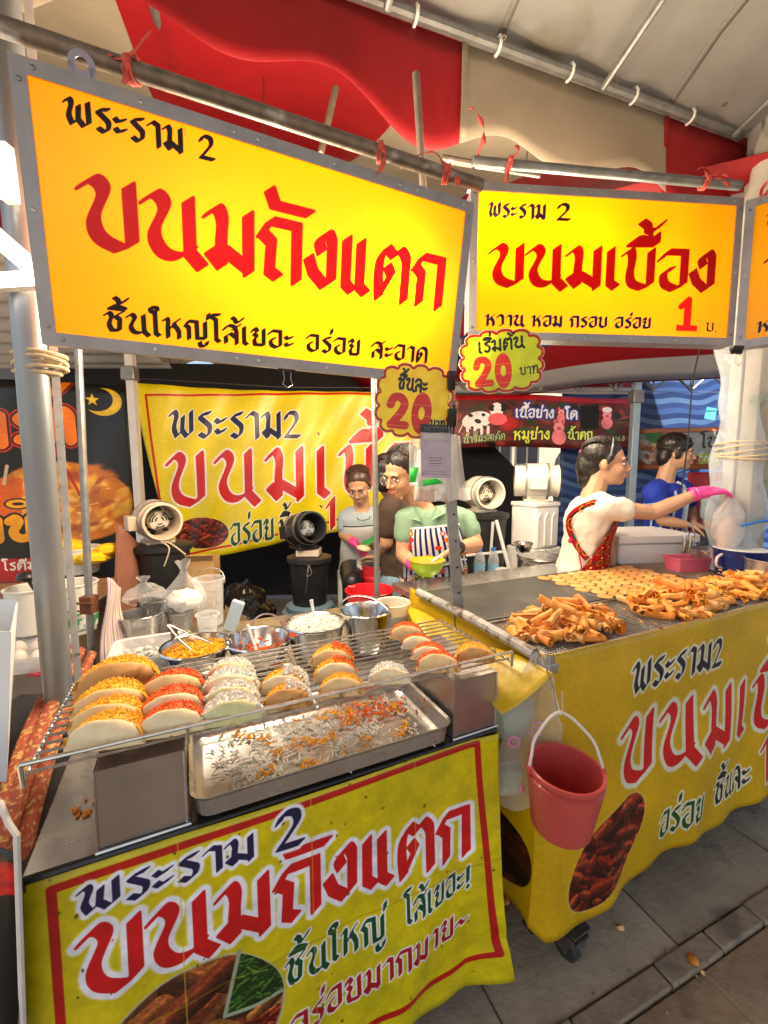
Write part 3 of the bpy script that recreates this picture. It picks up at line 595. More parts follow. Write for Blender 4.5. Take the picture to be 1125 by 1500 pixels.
# ---------------------------------------------------------------- light-box signs
def screw(mb, p, n): mb.lathe([(.0045, 0), (.004, .002), (.0001, .0028)], 10, p, ax=n)
def light_sign(name, label, o, ux, dn, wd, hg, cv, hot, frame_w=.026, emit=.045, cut=None):
    nrm = dn.cross(ux).normalized()
    if nrm.y > 0: nrm = -nrm
    t = thing(name, label, 'sign', o + ux * wd / 2 + dn * hg)
    mb = MB(); mb.add([o + nrm * .0, o + ux * wd, o + ux * wd + dn * hg, o + dn * hg], [(0, 1, 2, 3)], [(0, 1), (1, 1), (1, 0), (0, 0)])
    mb.build('sign_face', print_mat(name + '_print', cv, .22, emit=emit, transl=.40, bump=.03, bscale=3), t)
    for (a, b, up) in ((o, o + ux * wd, dn), (o + dn * hg, o + ux * wd + dn * hg, dn), (o, o + dn * hg, ux), (o + ux * wd, o + ux * wd + dn * hg, ux)):
        e = (b - a).normalized(); ins = (frame_w / 2 - .006); sgn = 1 if (a - o).length < 1e-4 else -1
        off = up * ins * sgn
        ext = frame_w / 2 - ins if up == dn else -(frame_w / 2 + ins)
        mb = MB(); mb.bar(a + off - e * ext + nrm * .004, b + off + e * ext + nrm * .004, frame_w, .004, nrm.cross(e)) if False else None
        x = up.normalized()
        q = [a + off - e * ext, b + off + e * ext]
        P = [p + x * (i * frame_w / 2) + nrm * k for p in q for k in (.002, .006) for i in (-1, 1)]
        mb.add(P, [(0, 2, 3, 1), (4, 5, 7, 6), (0, 1, 5, 4), (2, 6, 7, 3), (1, 3, 7, 5), (0, 4, 6, 2)])
        P = [p - x * (sgn * (frame_w / 2 - .002)) + nrm * k + x * (i * .0015) for p in q for k in (.0019, -.05) for i in (-1, 1)]
        mb.add(P, [(0, 2, 3, 1), (4, 5, 7, 6), (0, 1, 5, 4), (2, 6, 7, 3), (1, 3, 7, 5), (0, 4, 6, 2)])
        fr = mb.build('frame_bar', m_alu, t, smooth=False)
        L = (b - a).length; k = max(2, int(L / .19)); mb = MB()
        for i in range(k + 1):
            for dd in ((0,) if i % 2 else (-.025, .025)):
                f = min(max(L * i / k + dd, .03), L - .03); screw(mb, a + e * f + off + nrm * .006, nrm)
        tag(mb.build('screw', m_steel, fr), kind='stuff')
    for (x, y, en, sz) in hot:
        p = o + ux * (x * wd) + dn * (y * hg) - nrm * sz
        mb = MB(); mb.lathe([(.0001, -.03), (.018, -.026), (.03, 0), (.024, .022), (.012, .04), (.012, .06), (.0001, .06)], 14, p, ax=-nrm); mb.build('sign_or_fill_bulb', mat('bulb_glow', (1, 1, 1), .3, emit=(1, .86, .62), estr=12), t)
        mb = MB(); tp_ = Vector((p.x, p.y, max(o.z, p.z) + (.03 if sz < .3 else .62))); mb.tube([p - nrm * .055, p - nrm * .075 + Vector((0, 0, .02)), tp_], .0022, 5); mb.build('sign_or_fill_cord', m_blackp, t)
        l = bpy.data.lights.new('sign_or_fill_light', 'POINT'); l.energy = en; l.color = (1, .84, .6); l.shadow_soft_size = .03 if sz < .3 else .22  # bulbs set far back are added fill for the stall
        lo = bpy.data.objects.new('sign_or_fill_light', l); COL.objects.link(lo); lo.location = p + nrm * .02
    return t, nrm
BLK = (.055, .025, .02); SY = (1.0, .54, .0); SR = (.50, .0, .0)
cv = Canvas(1200, 570, SY)
k = 1200
cv.text('พระราม 2', .072 * k, .076 * k, .336 * k, .070 * k, .041 * k, BLK, nib=.19, th=.03)
cv.text('ขนมถังแตก', .085 * k, .278 * k, .935 * k, .272 * k, .120 * k, SR, nib=.20, sp=.085)
cv.text('ชิ้นใหญ่ไส้เยอะ อร่อย สะอาด', .108 * k, .440 * k, .905 * k, .424 * k, .039 * k, BLK, nib=.18, th=.035, sp=.11)
cv.noise(.03, 150, 3)
light_sign('light_box_sign', 'largest yellow lit sign, tilted over the front cart, with three lines of lettering', S1, U, WD, 1.0, .475, cv, [(.80, .46, 11, .09), (.62, .72, 7, .17), (.30, .5, 6, .26), (.55, .62, 26, .55)])  # last bulb is added well behind the sign to brighten the stall
cv = Canvas(1200, 600, (1.0, .56, .0)); k = 1200 / .965
SR2 = (.44, .005, .005)
cv.text('พระราม', .058 * k, .097 * k, .255 * k, .095 * k, .043 * k, (.10, .05, .12), nib=.22, th=.03)
boldnum(cv, '2', .30 * k, .097 * k, .046 * k, (.05, .05, .02)) if False else cv.text('2', .295 * k, .096 * k, .345 * k, .096 * k, .05 * k, (.06, .05, .02), nib=.16, th=.035)
cv.text('ขนมเบื้อง', .070 * k, .312 * k, .885 * k, .302 * k, .125 * k, SR2, nib=.20, sp=.08)
cv.text('หวาน หอม กรอบ อร่อย', .055 * k, .443 * k, .655 * k, .437 * k, .034 * k, (.08, .05, .16), nib=.2, th=.04)
cv.line([(.765 * k, .36 * k), (.795 * k, .335 * k)], .02 * k, (.88, .05, .02)); cv.rect(.778 * k, .332 * k, .806 * k, .44 * k, (.88, .05, .02)); cv.rect(.752 * k, .422 * k, .832 * k, .442 * k, (.88, .05, .02))
cv.text('บ.', .865 * k, .441 * k, .91 * k, .441 * k, .03 * k, BLK, nib=.12, th=.03)
cv.noise(.03, 150, 4)
light_sign('light_box_sign', 'shorter yellow lit sign facing the walkway with a big red 1 near its lower corner', S2, U2, Vector((0, 0, -1)), .965, .488, cv, [(.10, .30, 9, .09), (.40, .30, 5, .17), (.75, .5, 4, .26), (.45, .75, 23, .60)])  # last bulb: added fill that lights the griddle and the vendors
a3 = R(-52); U3 = Vector((math.cos(R(-40)), math.sin(R(-40)), 0))
cv = Canvas(1200, 600, (1.0, .67, .0)); 
cv.text('พระราม 2', .058 * k, .097 * k, .345 * k, .095 * k, .043 * k, (.10, .05, .12), nib=.16)
cv.text('ขนมเบื้อง', .070 * k, .312 * k, .885 * k, .302 * k, .125 * k, SR2, nib=.20, sp=.08)
cv.text('หวาน หอม กรอบ อร่อย', .055 * k, .443 * k, .655 * k, .437 * k, .034 * k, (.08, .05, .16), nib=.18)
S3 = S2 + U2 * .975 + Vector((0, 0, -.012)); S3 = S3 - N2 * .0
light_sign('light_box_sign', 'third yellow lit sign of which only a narrow strip shows past the corner', S3 + U3 * .012, U3, Vector((0, 0, -1)), .9, .488, cv, [(.3, .5, 3, .12)])
# hanging lug of the first sign
lug = S1 + U * .105; mb = MB(); n_ = 16
for rr_ in (.011, .022):
    for s_ in (-.0015, .0015): mb.add([lug - WD * .026 + U * (rr_ * math.cos(a)) - WD * (rr_ * math.sin(a)) + SN1 * s_ for a in [2 * math.pi * i / n_ for i in range(n_)]], [])
for i in range(n_):
    j = (i + 1) % n_; mb.f += [(i, j, 2 * n_ + j, 2 * n_ + i), (n_ + i, n_ + j, 3 * n_ + j, 3 * n_ + i), (i, j, n_ + j, n_ + i), (2 * n_ + i, 2 * n_ + j, 3 * n_ + j, 3 * n_ + i)]
mb.bar(lug + U * -.017 + WD * .0 - WD * .024, lug - U * .017 + WD * .012, .010, .003, SN1); mb.bar(lug + U * .017 - WD * .024, lug + U * .017 + WD * .012, .010, .003, SN1)
tag(mb.build('hanging_lug', mat('lug_grey', (.42, .38, .46), .4, .5)), 'grey ring lug on top of the big sign near its outer end', 'lug')
# red plastic string ties
def string_tie(p, label, tails, loops=3, r=.022):
    t = thing('string_tie', label, 'string', p, group='red string ties on the pipes')
    mb = MB()
    for k in range(loops):
        mb.tube([Vector(p) + Vector((.006 * k - .006 + .004 * math.sin(a), r * math.cos(a), r * math.sin(a))) for a in [i * .5 for i in range(14)]], .0028, 5)
    mb.ell(Vector(p) + Vector((0, -r, .0)), (.009, .008, .010), n=8, k=5); mb.build('knot', m_red_string, t)
    for tl in tails:
        P = spline([Vector(p) + Vector((0, -r, 0))] + [Vector(p) + Vector(q) for q in tl], 4); mb = MB(); n = len(P)
        for sgn in (0,):
            L = [q + Vector((.004 + .004 * math.sin(i * 1.3), 0, .003 * math.cos(i))) for i, q in enumerate(P)]; Rr = [q - Vector((.004 + .004 * math.sin(i * 1.3), 0, .003 * math.cos(i))) for i, q in enumerate(P)]
            mb.add(L + Rr, [(i, i + 1, n + i + 1, n + i) for i in range(n - 1)])
        mb.build('string_tail', m_red_string, t, solid=.0012)
def pipe1(f): return atpl(-60, 18, PS1 + V * .02, SN1) * (1 - f) + atpl(702, 271, PS1 + V * .02, SN1) * f
def pipe2(f): return atpl(692, 236, S2 - N2 * .03, N2) * (1 - f) + atpl(1084, 272, S2 - N2 * .03, N2) * f
string_tie(pipe1(.235), 'red string bow that holds the ring lug of the big sign', [[(.03, -.03, .015), (.06, -.04, .035)], [(-.02, -.03, -.004), (-.045, -.03, .005)], [(.004, -.03, -.03), (.002, -.035, -.055)]])
string_tie(pipe1(.90), 'red string with a long arched tail near the open pipe end', [[(-.03, -.03, .03), (-.07, -.03, .03), (-.12, -.02, .002)], [(.02, -.03, -.02), (.03, -.03, -.05)]])
string_tie(pipe1(.725), 'pale red string hanging below the pipe beside the wooden slat', [[(.01, -.03, -.03), (-.005, -.03, -.07)]], 2)
string_tie(pipe2(.13), 'red string tie at the corner of the shorter sign', [[(.02, -.03, .02), (.012, -.03, .04)], [(-.01, -.03, -.03), (-.02, -.035, -.09)]])
string_tie(pipe2(.86), 'red string bow with crossed tails above the sign with the red 1', [[(-.03, -.03, .03), (-.05, -.03, .02)], [(.04, -.03, -.01), (.07, -.03, -.035)], [(.03, -.03, .012), (.06, -.03, .0)]])
string_tie(pipe2(.03) + Vector((.0, -.01, .04)), 'pale red string tail standing upright above the gap of the signs', [[(.0, -.02, .04), (-.02, -.02, .085), (-.045, -.02, .105)]], 1)
string_tie(S3 + U3 * .06 + Vector((0, 0, .03)), 'small red string tie on top of the third sign', [[(.02, -.02, .01), (.05, -.02, .03)]], 2)
# ---------------------------------------------------------------- first cart
cart = thing('food_cart', 'front cart with a yellow printed skirt and steel top carrying the stuffed pancakes', 'food cart', A0 + U * -.48 + V * .5, YAW)
mb = MB(M1); mb.box((-.485, .55, .757), (.97, 1.10, .022)); mb.build('table_top', m_steelb, cart, bevel=.003)
mb = MB(M1); mb.box((-.43, .14, .7705), (.55, .30, .004)); mb.build('dark_inset', m_dark, cart)
mb = MB(M1); mb.tube([(-.975, .0, .764), (.003, 0, .764)], .0065, 8); mb.build('edge_strip', m_blackp, cart)
for x in (-.94, -.03):
    for y in (.05, 1.05):
        mb = MB(M1); mb.box((x, y, .373), (.035, .035, .745)); mb.build('leg', m_dark, cart, bevel=.003)
mb = MB(M1); mb.box((-.485, 1.07, .42), (.9, .015, .62)); mb.build('back_panel', m_dark, cart)
mb = MB(M1); mb.box((-.485, .55, .16), (.88, .95, .02)); mb.build('lower_shelf', m_dark, cart)
# skirt print: 1 px = 1 mm, x = path along left side (.5), front (.97), right side (.5)
K = 1000; SK1 = (.82, .74, .035); cv = Canvas(1970, 680, SK1); X = lambda u: (u + .97 + .5) * K; Y = lambda z: (.765 - z) * K
bc = (.72, .09, .05)
cv.line([(X(-.93), Y(.135)), (X(-.93), Y(.737)), (X(-.064), Y(.748)), (X(-.030), Y(.165)), (X(-.93), Y(.135))], 15, bc)
cv.text('ขนมถังแตก', X(-.895), Y(.526), X(-.083), Y(.468), 116, RED, nib=.18, halo=WHT, hw=11, hsoft=2.5, sp=.08)
cv.text('พระราม', X(-.893), Y(.673), X(-.605), Y(.667), 48, NAVY, nib=.18, halo=WHT, hw=8, hsoft=2, sp=.08); cv.text('2', X(-.562), Y(.664), X(-.505), Y(.660), 74, NAVY, nib=.2, halo=WHT, hw=8, hsoft=2)
cv.text('ชิ้นใหญ่', X(-.550), Y(.352), X(-.320), Y(.352), 58, DGRN, nib=.16, halo=WHT, hw=4)
cv.text('ไส้เยอะ!', X(-.270), Y(.360), X(-.082), Y(.375), 54, DGRN, nib=.16, halo=WHT, hw=4)
cv.text('อร่อยมากมาย~', X(-.545), Y(.225), X(-.090), Y(.262), 52, (.66, .08, .10), nib=.16, halo=WHT, hw=4)
m_ = cv.ellm(X(-.728), Y(.345), 172, 150)
cv.food(m_, [(.55, .30, .14), (.62, .38, .16), (.46, .20, .10)], 120, 80, 3, (.3, .12, .06), rim=(.75, .74, .60))
cut = (m_ < 1) & (np.mgrid[0:cv.h, 0:cv.w][1] > X(-.655) + (np.mgrid[0:cv.h, 0:cv.w][0] - Y(.42)) * -.25) & (np.mgrid[0:cv.h, 0:cv.w][0] < Y(.35)); tq = Canvas(cv.w, cv.h, (.16, .30, .08)); tq.food(m_, [(.22, .40, .10), (.12, .26, .06), (.30, .46, .16)], 700, 14, 6, (.10, .22, .05)); cv.a[cut] = tq.a[cut]
cut2 = (m_ < .97) & (np.mgrid[0:cv.h, 0:cv.w][1] > X(-.76)) & (np.mgrid[0:cv.h, 0:cv.w][0] >= Y(.325)); tq = Canvas(cv.w, cv.h, (.5, .12, .07)); tq.food(m_, [(.62, .20, .10), (.50, .12, .06), (.70, .30, .16)], 600, 18, 7, (.40, .08, .04)); cv.a[cut2] = tq.a[cut2]
cv.line([(X(-.64), Y(.48)), (X(-.672), Y(.35)), (X(-.56), Y(.35))], 8, (.62, .66, .55)); 
rq = np.random.RandomState(4)
for i in range(70): cv.ell(rq.uniform(500, 1470), rq.uniform(0, 660), rq.uniform(1.5, 5), rq.uniform(1.5, 7), (.42, .33, .06), rq.uniform(0, 3), .6)
for x in (X(-.74), X(-.49), X(-.24)): cv.line([(x, 0), (x + 3, 680)], 1.6, (.80, .73, .20), 1.5)  # fold creases shaded into the print as thin lighter and darker lines
cv.line([(470, Y(.42)), (1500, Y(.43))], 1.6, (.60, .52, .03), 1.5); cv.noise(.06, 60, 2).noise(.04, 7, 5).noise(.06, 22, 8)
m_sk1 = print_mat('cart_skirt_print', cv, .38, bump=.12, bscale=5)
def path_pt(s, lft=.5, wd=.97, rgt=.5, rad=.03):   # s in metres along left side, front, right side (rounded corners) -> (u, v, normal)
    if s < lft: return (-wd, lft - s)
    if s < lft + wd: return (-wd + (s - lft), 0)
    return (0, s - lft - wd)
def skirt1(u, v):
    s = 1.97 * u; z = .760 - .675 * v
    x, y = path_pt(s)
    d1 = max(0, 1 - abs(s - 1.47) / .09); d0 = max(0, 1 - abs(s - .5) / .06)
    wav = .006 * math.sin(s * 21 + v * 2) * v + .004 * math.sin(s * 47 + v * 9) * v + .003 * math.sin(s * 8 + v * 6)
    low = max(0, v - .78) / .22
    fl = (.012 + .035 * v * v) * d1 + .012 * d0 * v + .004 * low * math.sin(s * 9 + .5)
    nx, ny = (-1, 0) if s < .5 else ((0, -1) if s < 1.47 else (1, 0))
    if s >= .5 and s < 1.47: y += ny * (wav + .006 + .02 * v) ; x += fl * .9
    else: x += nx * (wav + .006 + .012 * v)
    y -= fl * .9
    z -= .004 * low * math.sin(s * 12) - .05 * max(0, v - .7) * d1
    if abs(v - .83) < .05 and s > 1.25: y += .008 * (1 - abs(v - .83) / .05) * min(1, (s - 1.25) / .2)
    return (x, y, z)
mb = MB(M1); mb.grid(skirt1, 150, 40); mb.uv = [(i / 150, 1 - (j / 40) * .675 / .68 - .006) for j in range(41) for i in range(151)]
mb.build('printed_skirt', m_sk1, cart, solid=.001)
mb = MB(M1)
for k in range(16): mb.box((-.90 + random.gauss(0, .02), .12 + random.gauss(0, .02), .771), (random.uniform(.003, .008),) * 2 + (.003,), Matrix.Rotation(random.random() * 3, 3, 'Z'))
tag(mb.build('spilled_filling', mat('orange_filling', (.80, .26, .01), .6, var=.25, vscale=50)), 'few orange crumbs spilt on the bare steel corner of the front cart', 'crumbs', kind='stuff')

def riser(u0, u1, d, label):
    t = thing('steel_box', label, 'steel box', M1 @ Vector(((u0 + u1) / 2, d / 2, .77)), YAW, 'steel boxes under the wire rack')
    mb = MB(M1); w_ = u1 - u0; c = (u0 + u1) / 2
    mb.box((c, .004, .845), (w_, .003, .148)); mb.box((u0, d / 2, .845), (.003, d, .148)); mb.box((u1, d / 2, .845), (.003, d, .148)); mb.box((c, d, .845), (w_, .003, .148)); mb.box((c, d / 2, .918), (w_ - .004, d - .004, .002))
    mb.build('box_shell', mat('box_steel', (.42, .37, .33), .30, .85, var=.14, vscale=5, bump=.08, bscale=6), t, bevel=.0012)
    mb = MB(M1); mb.tube([(u0 - .004, -.002, .773), (u1 + .004, -.002, .773), (u1 + .004, d, .773)], .0035, 6); mb.build('folded_lip', m_steel, t)
    mb = MB(M1); mb.tube([(u1, .002, .775), (u1, .002, .917)], .003, 6); mb.build('corner_seam', m_steel, t)
riser(-.862, -.722, .27, 'plain steel box under the end of the wire rack with yellow filled pancakes')
riser(-.128, .002, .27, 'plain steel box under the end of the rack nearest the red bucket')

tray = thing('steel_tray', 'shallow steel tray of coconut and orange shreds below the wire rack', 'tray', M1 @ Vector((-.43, .13, .772)), YAW)
def rrect(cx, cy, hx, hy, r, z, n=6):
    out = []
    for (sx, sy, a0) in ((1, 1, 0), (-1, 1, 90), (-1, -1, 180), (1, -1, 270)):
        for i in range(n + 1): a = R(a0 + 90 * i / n); out.append((cx + sx * (hx - r) + r * math.cos(a), cy + sy * (hy - r) + r * math.sin(a), z))
    return out
def rloft(mb, rings, cap0=True, cap1=False):
    n = len(rings[0]); vs = [p for r_ in rings for p in r_]; fs = []
    for i in range(len(rings) - 1):
        for j in range(n): fs.append((i * n + j, i * n + (j + 1) % n, (i + 1) * n + (j + 1) % n, (i + 1) * n + j))
    if cap0: fs.append(tuple(range(n))[::-1])
    if cap1: fs.append(tuple(range((len(rings) - 1) * n, len(rings) * n)))
    return mb.add(vs, fs)
mb = MB(M1); cx, cy, hx, hy = -.428, .115, .282, .135
rloft(mb, [rrect(cx, cy, hx - .018, hy - .018, .02, .779), rrect(cx, cy, hx - .004, hy - .004, .03, .788), rrect(cx, cy, hx, hy, .03, .828), rrect(cx, cy, hx + .006, hy + .006, .034, .831), rrect(cx, cy, hx + .004, hy + .004, .034, .826)])
mb.build('tray_shell', m_steelb, tray, solid=.0016)
def shreds(name, label, cat, n, L, wd, mt, dist, M=M1, curl=1.0):
    mb = MB(M)
    for i in range(n):
        x, y, z = dist(); a = random.random() * 6.28; l = L * random.uniform(.5, 1.3); c = random.uniform(-1.6, 1.6) * curl; k = 3; P = []
        px, py, pz = x, y, z; an = a
        for q in range(k + 1):
            P.append((px, py, pz)); px += math.cos(an) * l / k; py += math.sin(an) * l / k; pz += random.uniform(-.0012, .0016); an += c / k
        vs = []; w2 = wd / 2
        for q, (ax, ay, az) in enumerate(P):
            an2 = a + c * q / k; nx, ny = -math.sin(an2) * w2, math.cos(an2) * w2
            vs += [(ax - nx, ay - ny, az), (ax + nx, ay + ny, az), (ax, ay, az + wd * .7)]
        fs = []
        for q in range(k):
            b = q * 3; fs += [(b, b + 3, b + 5, b + 2), (b + 1, b + 2, b + 5, b + 4), (b, b + 1, b + 4, b + 3)]
        mb.add(vs, fs)
    o = mb.build(name, mt); tag(o, label, cat, kind='stuff'); return o
m_coco = mat('coconut_white', (.78, .76, .68), .55, sss=.05); m_orng = mat('golden_shreds', (.92, .38, .01), .55, var=.2, vscale=60, sss=.05); m_redor = mat('carrot_shreds', (.82, .14, .01), .55, var=.25, vscale=60)
def td():
    while 1:
        x, y = random.uniform(-.67, -.19), random.uniform(0.0, .23)
        if noise.noise(Vector((x * 14, y * 14, 1))) > -.12 - .25 * random.random(): return (x, y, .782 + random.random() * .006)
shreds('coconut_shreds', 'white coconut shreds scattered over the steel tray', 'coconut', 440, .022, .0034, m_coco, td)
def to():
    while 1:
        x, y = random.uniform(-.62, -.2), random.uniform(.02, .22)
        if noise.noise(Vector((x * 22, y * 22, 5))) > .18: return (x, y, .786 + random.random() * .008)
shreds('golden_crumbs', 'yellow orange crumbs among the coconut in the steel tray', 'crumbs', 230, .010, .0055, m_orng, to)
shreds('carrot_crumbs', 'red orange crumbs in the inner corner of the steel tray', 'crumbs', 90, .010, .0055, m_redor, lambda: (random.gauss(-.26, .05), random.gauss(.17, .025), .787 + random.random() * .006))

rack = thing('wire_rack', 'wire rack laid across two steel boxes, holding rows of stuffed pancakes', 'rack', M1 @ Vector((-.45, .15, .93)), YAW)
for k in range(13):
    y = .012 + .0265 * k; mb = MB(M1); mb.tube([(-.955, y, .941), (-.45, y, .9405), (.05, y, .941)], .0028, 7); mb.build('rod', m_wire, rack)
for x in (-.955, -.715, -.468, -.15, .05):
    mb = MB(M1); mb.tube([(x, .0, .936), (x, .335, .936)], .0034, 7); mb.build('cross_rod', m_wire, rack)
mb = MB(M1); mb.tube([(-.955, .0, .925), (-.957, -.002, .962), (-.955, -.004, .966), (.045, -.004, .966), (.05, -.002, .962), (.05, 0, .925)], .004, 8); mb.build('front_rail', m_wire, rack)
for x in (-.715, -.42, -.15): mb = MB(M1); mb.tube([(x, -.003, .966), (x, -.001, .930)], .003, 6); mb.build('rail_upright', m_wire, rack)
def chain_pts():
    return [(-.47 + .003 * (i % 2), .15 + .012 * i, .945) for i in range(14)]
mb = MB(M1); mb.tube(chain_pts(), .0035, 5); mb.build('twisted_wire', m_wire, rack)

# stuffed pancakes: a soft disc folded in two round its filling, leaning back on the rack
def pancake_shell(r, op, sag):      # local: fold along x at z = 0, opens upwards; front half faces -y
    mb = MB(); nu, nr = 22, 5; seq = []
    for side in (-1, 1):
        for j in range(nr + 1):
            for i in range(nu + 1):
                a = math.pi * i / nu; rr = r * j / nr
                x = rr * math.cos(a); h = rr * math.sin(a)
                y = side * (.004 + op * (h / r) ** .8 * .5 * (1 - .25 * (x / r) ** 2)) + .003 * math.sin(a * 3 + j) * (j / nr) + side * .0075 * math.sin(math.pi * min(1, j / nr * .95)) * math.sin(a) * (1.5 if side < 0 else .5)
                x *= 1 + .035 * noise.noise(Vector((a * 2.2, op * 90, side * 3))); seq.append((x, y, (1 + .06 * noise.noise(Vector((a * 3, 4 + side, op * 50)))) * h * ((.77 if side < 0 else 1.05) - .08 * (h / r))))
    n = (nu + 1) * (nr + 1); F = []
    for s_ in (0, 1):
        for j in range(nr):
            for i in range(nu): a = s_ * n + j * (nu + 1) + i; F.append((a, a + 1, a + nu + 2, a + nu + 1))
    mb.add(seq, F); return mb
def filling_mb(r, op, n, seed, size=.0085, over=.006):
    rr = random.Random(seed); mb = MB()
    def hump(u, v):
        a = math.pi * (.06 + .88 * u); return (r * .97 * math.cos(a), op * .52 * (2 * v - 1), (r * (.63 + .30 * v) + over * math.sin(math.pi * (.05 + .8 * v)) + .003 * noise.noise(Vector((u * 30, v * 9, seed)))) * math.sin(a) ** .8)
    mb.grid(hump, 30, 6); mb.uv = [(0, 0)] * len(mb.uv)
    for i in range(n):
        a = math.pi * rr.uniform(.05, .95); v = rr.uniform(-1, 1); q = r * (.78 + .15 * v) + over * math.sin(math.pi * (.45 + .4 * v)) + rr.uniform(-.002, .004)
        p = Vector((r * .95 * math.cos(a), op * .50 * v, q * math.sin(a) ** .8)); s_ = size * rr.uniform(.4, 1.0)
        m = Euler((rr.random() * 6, rr.random() * 6, rr.random() * 6)).to_matrix(); mb.box(p, (s_, s_ * .38, s_ * .3), m)
    return mb
m_pan = [mat('pancake_' + n, c, .62, var=.12, vscale=16, bump=.12, bscale=70, sss=.08, spots=sp) for n, c, sp in (('golden', (.80, .56, .26), ((.52, .24, .06), 30, .6)), ('pale', (.86, .72, .44), ((.68, .44, .16), 22, .64)), ('browned', (.62, .33, .10), ((.40, .17, .04), 26, .55)), ('green', (.70, .68, .34), ((.60, .58, .24), 20, .62)))]
m_fil = [m_orng, m_redor, m_coco, mat('yellow_shreds', (.88, .45, .02), .55, var=.2, vscale=60, sss=.05)]
PROT = {}
def pancake(u, v, tilt, r, sh, fi, label, yaw=0, op=.034, half=None):
    key = (sh, fi, half); base = M1 @ Vector((u, v, .945))
    M = place(base, YAW + yaw) @ Matrix.Rotation(-tilt, 4, 'X') @ Matrix.Diagonal((r / .06, r / .06, r / .06, 1))
    if key not in PROT:
        t = thing('stuffed_pancake', label, 'stuffed pancake', (0, 0, 0), 0, 'stuffed pancakes on the wire rack')
        pancake_shell(.06, op, 0).build('folded_pancake', m_pan[sh], t, solid=.0085, sub=1)
        f = filling_mb(.06, op, 560 if fi != 2 else 330, len(PROT), .0058 if fi != 2 else .010).build('filling', m_fil[fi], t, smooth=False)
        if half is not None:
            g_ = MB(); src = filling_mb(.061, op * 1.1, 300, 77 + half, .012 if half == 2 else .0085, .012); g_.add([], [])
            keep = [(src.v[i:i + 8]) for i in range(31 * 7, len(src.v), 8)]
            for b8 in keep:
                if b8[0].x > -.004: g_.add(b8, [(0, 2, 3, 1), (4, 5, 7, 6), (0, 1, 5, 4), (2, 6, 7, 3), (1, 3, 7, 5), (0, 4, 6, 2)])
            g_.build('second_filling', m_fil[half], t, smooth=False)
        PROT[key] = t; o = t
    else: o = dup(PROT[key], label=label)
    o.location = M.to_translation(); o.rotation_euler = M.to_euler(); o.scale = (r / .06,) * 3; ROOTM[o.name] = M
    return o
def pk(px, py, z=.955): p = M1.inverted() @ atz(px, py, z); return p.x, p.y
# (base pixel x, y, half width px, shell, filling, second filling, label)
PK = [
 (168, 1030, 56, 2, 3, None, 'browned yellow-filled pancake at the back of the outermost row'),
 (156, 1066, 54, 0, 3, None, 'yellow-filled pancake third from the front in the outermost row'),
 (150, 1092, 54, 0, 3, None, 'yellow-filled pancake second from the front in the outermost row'),
 (146, 1122, 54, 1, 3, None, 'yellow-filled pancake nearest the front rail in the outermost row'),
 (252, 1042, 47, 0, 1, None, 'red-orange filled pancake at the back of its row of three'),
 (252, 1070, 48, 1, 1, None, 'red-orange filled pancake in the middle of its row of three'),
 (250, 1100, 49, 1, 1, None, 'red-orange filled pancake at the front rail, beside the yellow-filled row'),
 (341, 1012, 38, 0, 2, None, 'tan coconut pancake at the back of the pale green row'),
 (342, 1034, 42, 1, 2, None, 'pale coconut pancake second from the back of the pale green row'),
 (343, 1056, 43, 3, 2, None, 'pale green coconut pancake second from the front rail'),
 (344, 1080, 44, 3, 2, None, 'pale green coconut pancake right at the front rail'),
 (424, 1032, 38, 1, 3, 2, 'pancake half yellow and half coconut, behind its browned twin'),
 (430, 1056, 40, 2, 3, 2, 'browned pancake half yellow and half coconut at the front rail'),
 (497, 988, 34, 0, 3, 1, 'yellow-filled pancake at the back of the middle row of three'),
 (503, 1010, 35, 1, 3, 1, 'yellow and orange filled pancake in the middle of the middle row'),
 (513, 1036, 36, 0, 3, None, 'yellow-filled tan pancake at the front of the middle row'),
 (586, 1016, 34, 1, 2, None, 'lone pale pancake with coconut on top near the tray end'),
 (609, 945, 28, 0, 1, None, 'red-orange filled pancake at the very back of the slanting row'),
 (626, 961, 27, 1, 1, None, 'red-orange filled pancake second from the back of the slanting row'),
 (645, 979, 29, 1, 1, None, 'red-orange filled pancake second from the front of the slanting row'),
 (660, 997, 34, 0, 1, None, 'red-orange filled pancake at the front of the slanting row, by the rail'),
 (715, 981, 30, 2, 3, None, 'yellow-filled pancake at the rack end nearest the red bucket'),
]
for (px, py, hw, sh, fi, hf, lb) in PK:
    u, v = pk(px, py, .948); v += .052; p = M1 @ Vector((u, v, .95)); dep = p.y * CS - (p.z - CAM_H) * SN
    r = hw / FPX * dep * (.97)
    yw = random.uniform(-.14, .14) - (.30 if px > 590 else (.12 if px > 400 else 0)) - YAW * .35
    pancake(u, v, R(34) + random.uniform(-.10, .10), r * random.uniform(.95, 1.05), sh, fi, lb, yw, half=hf)

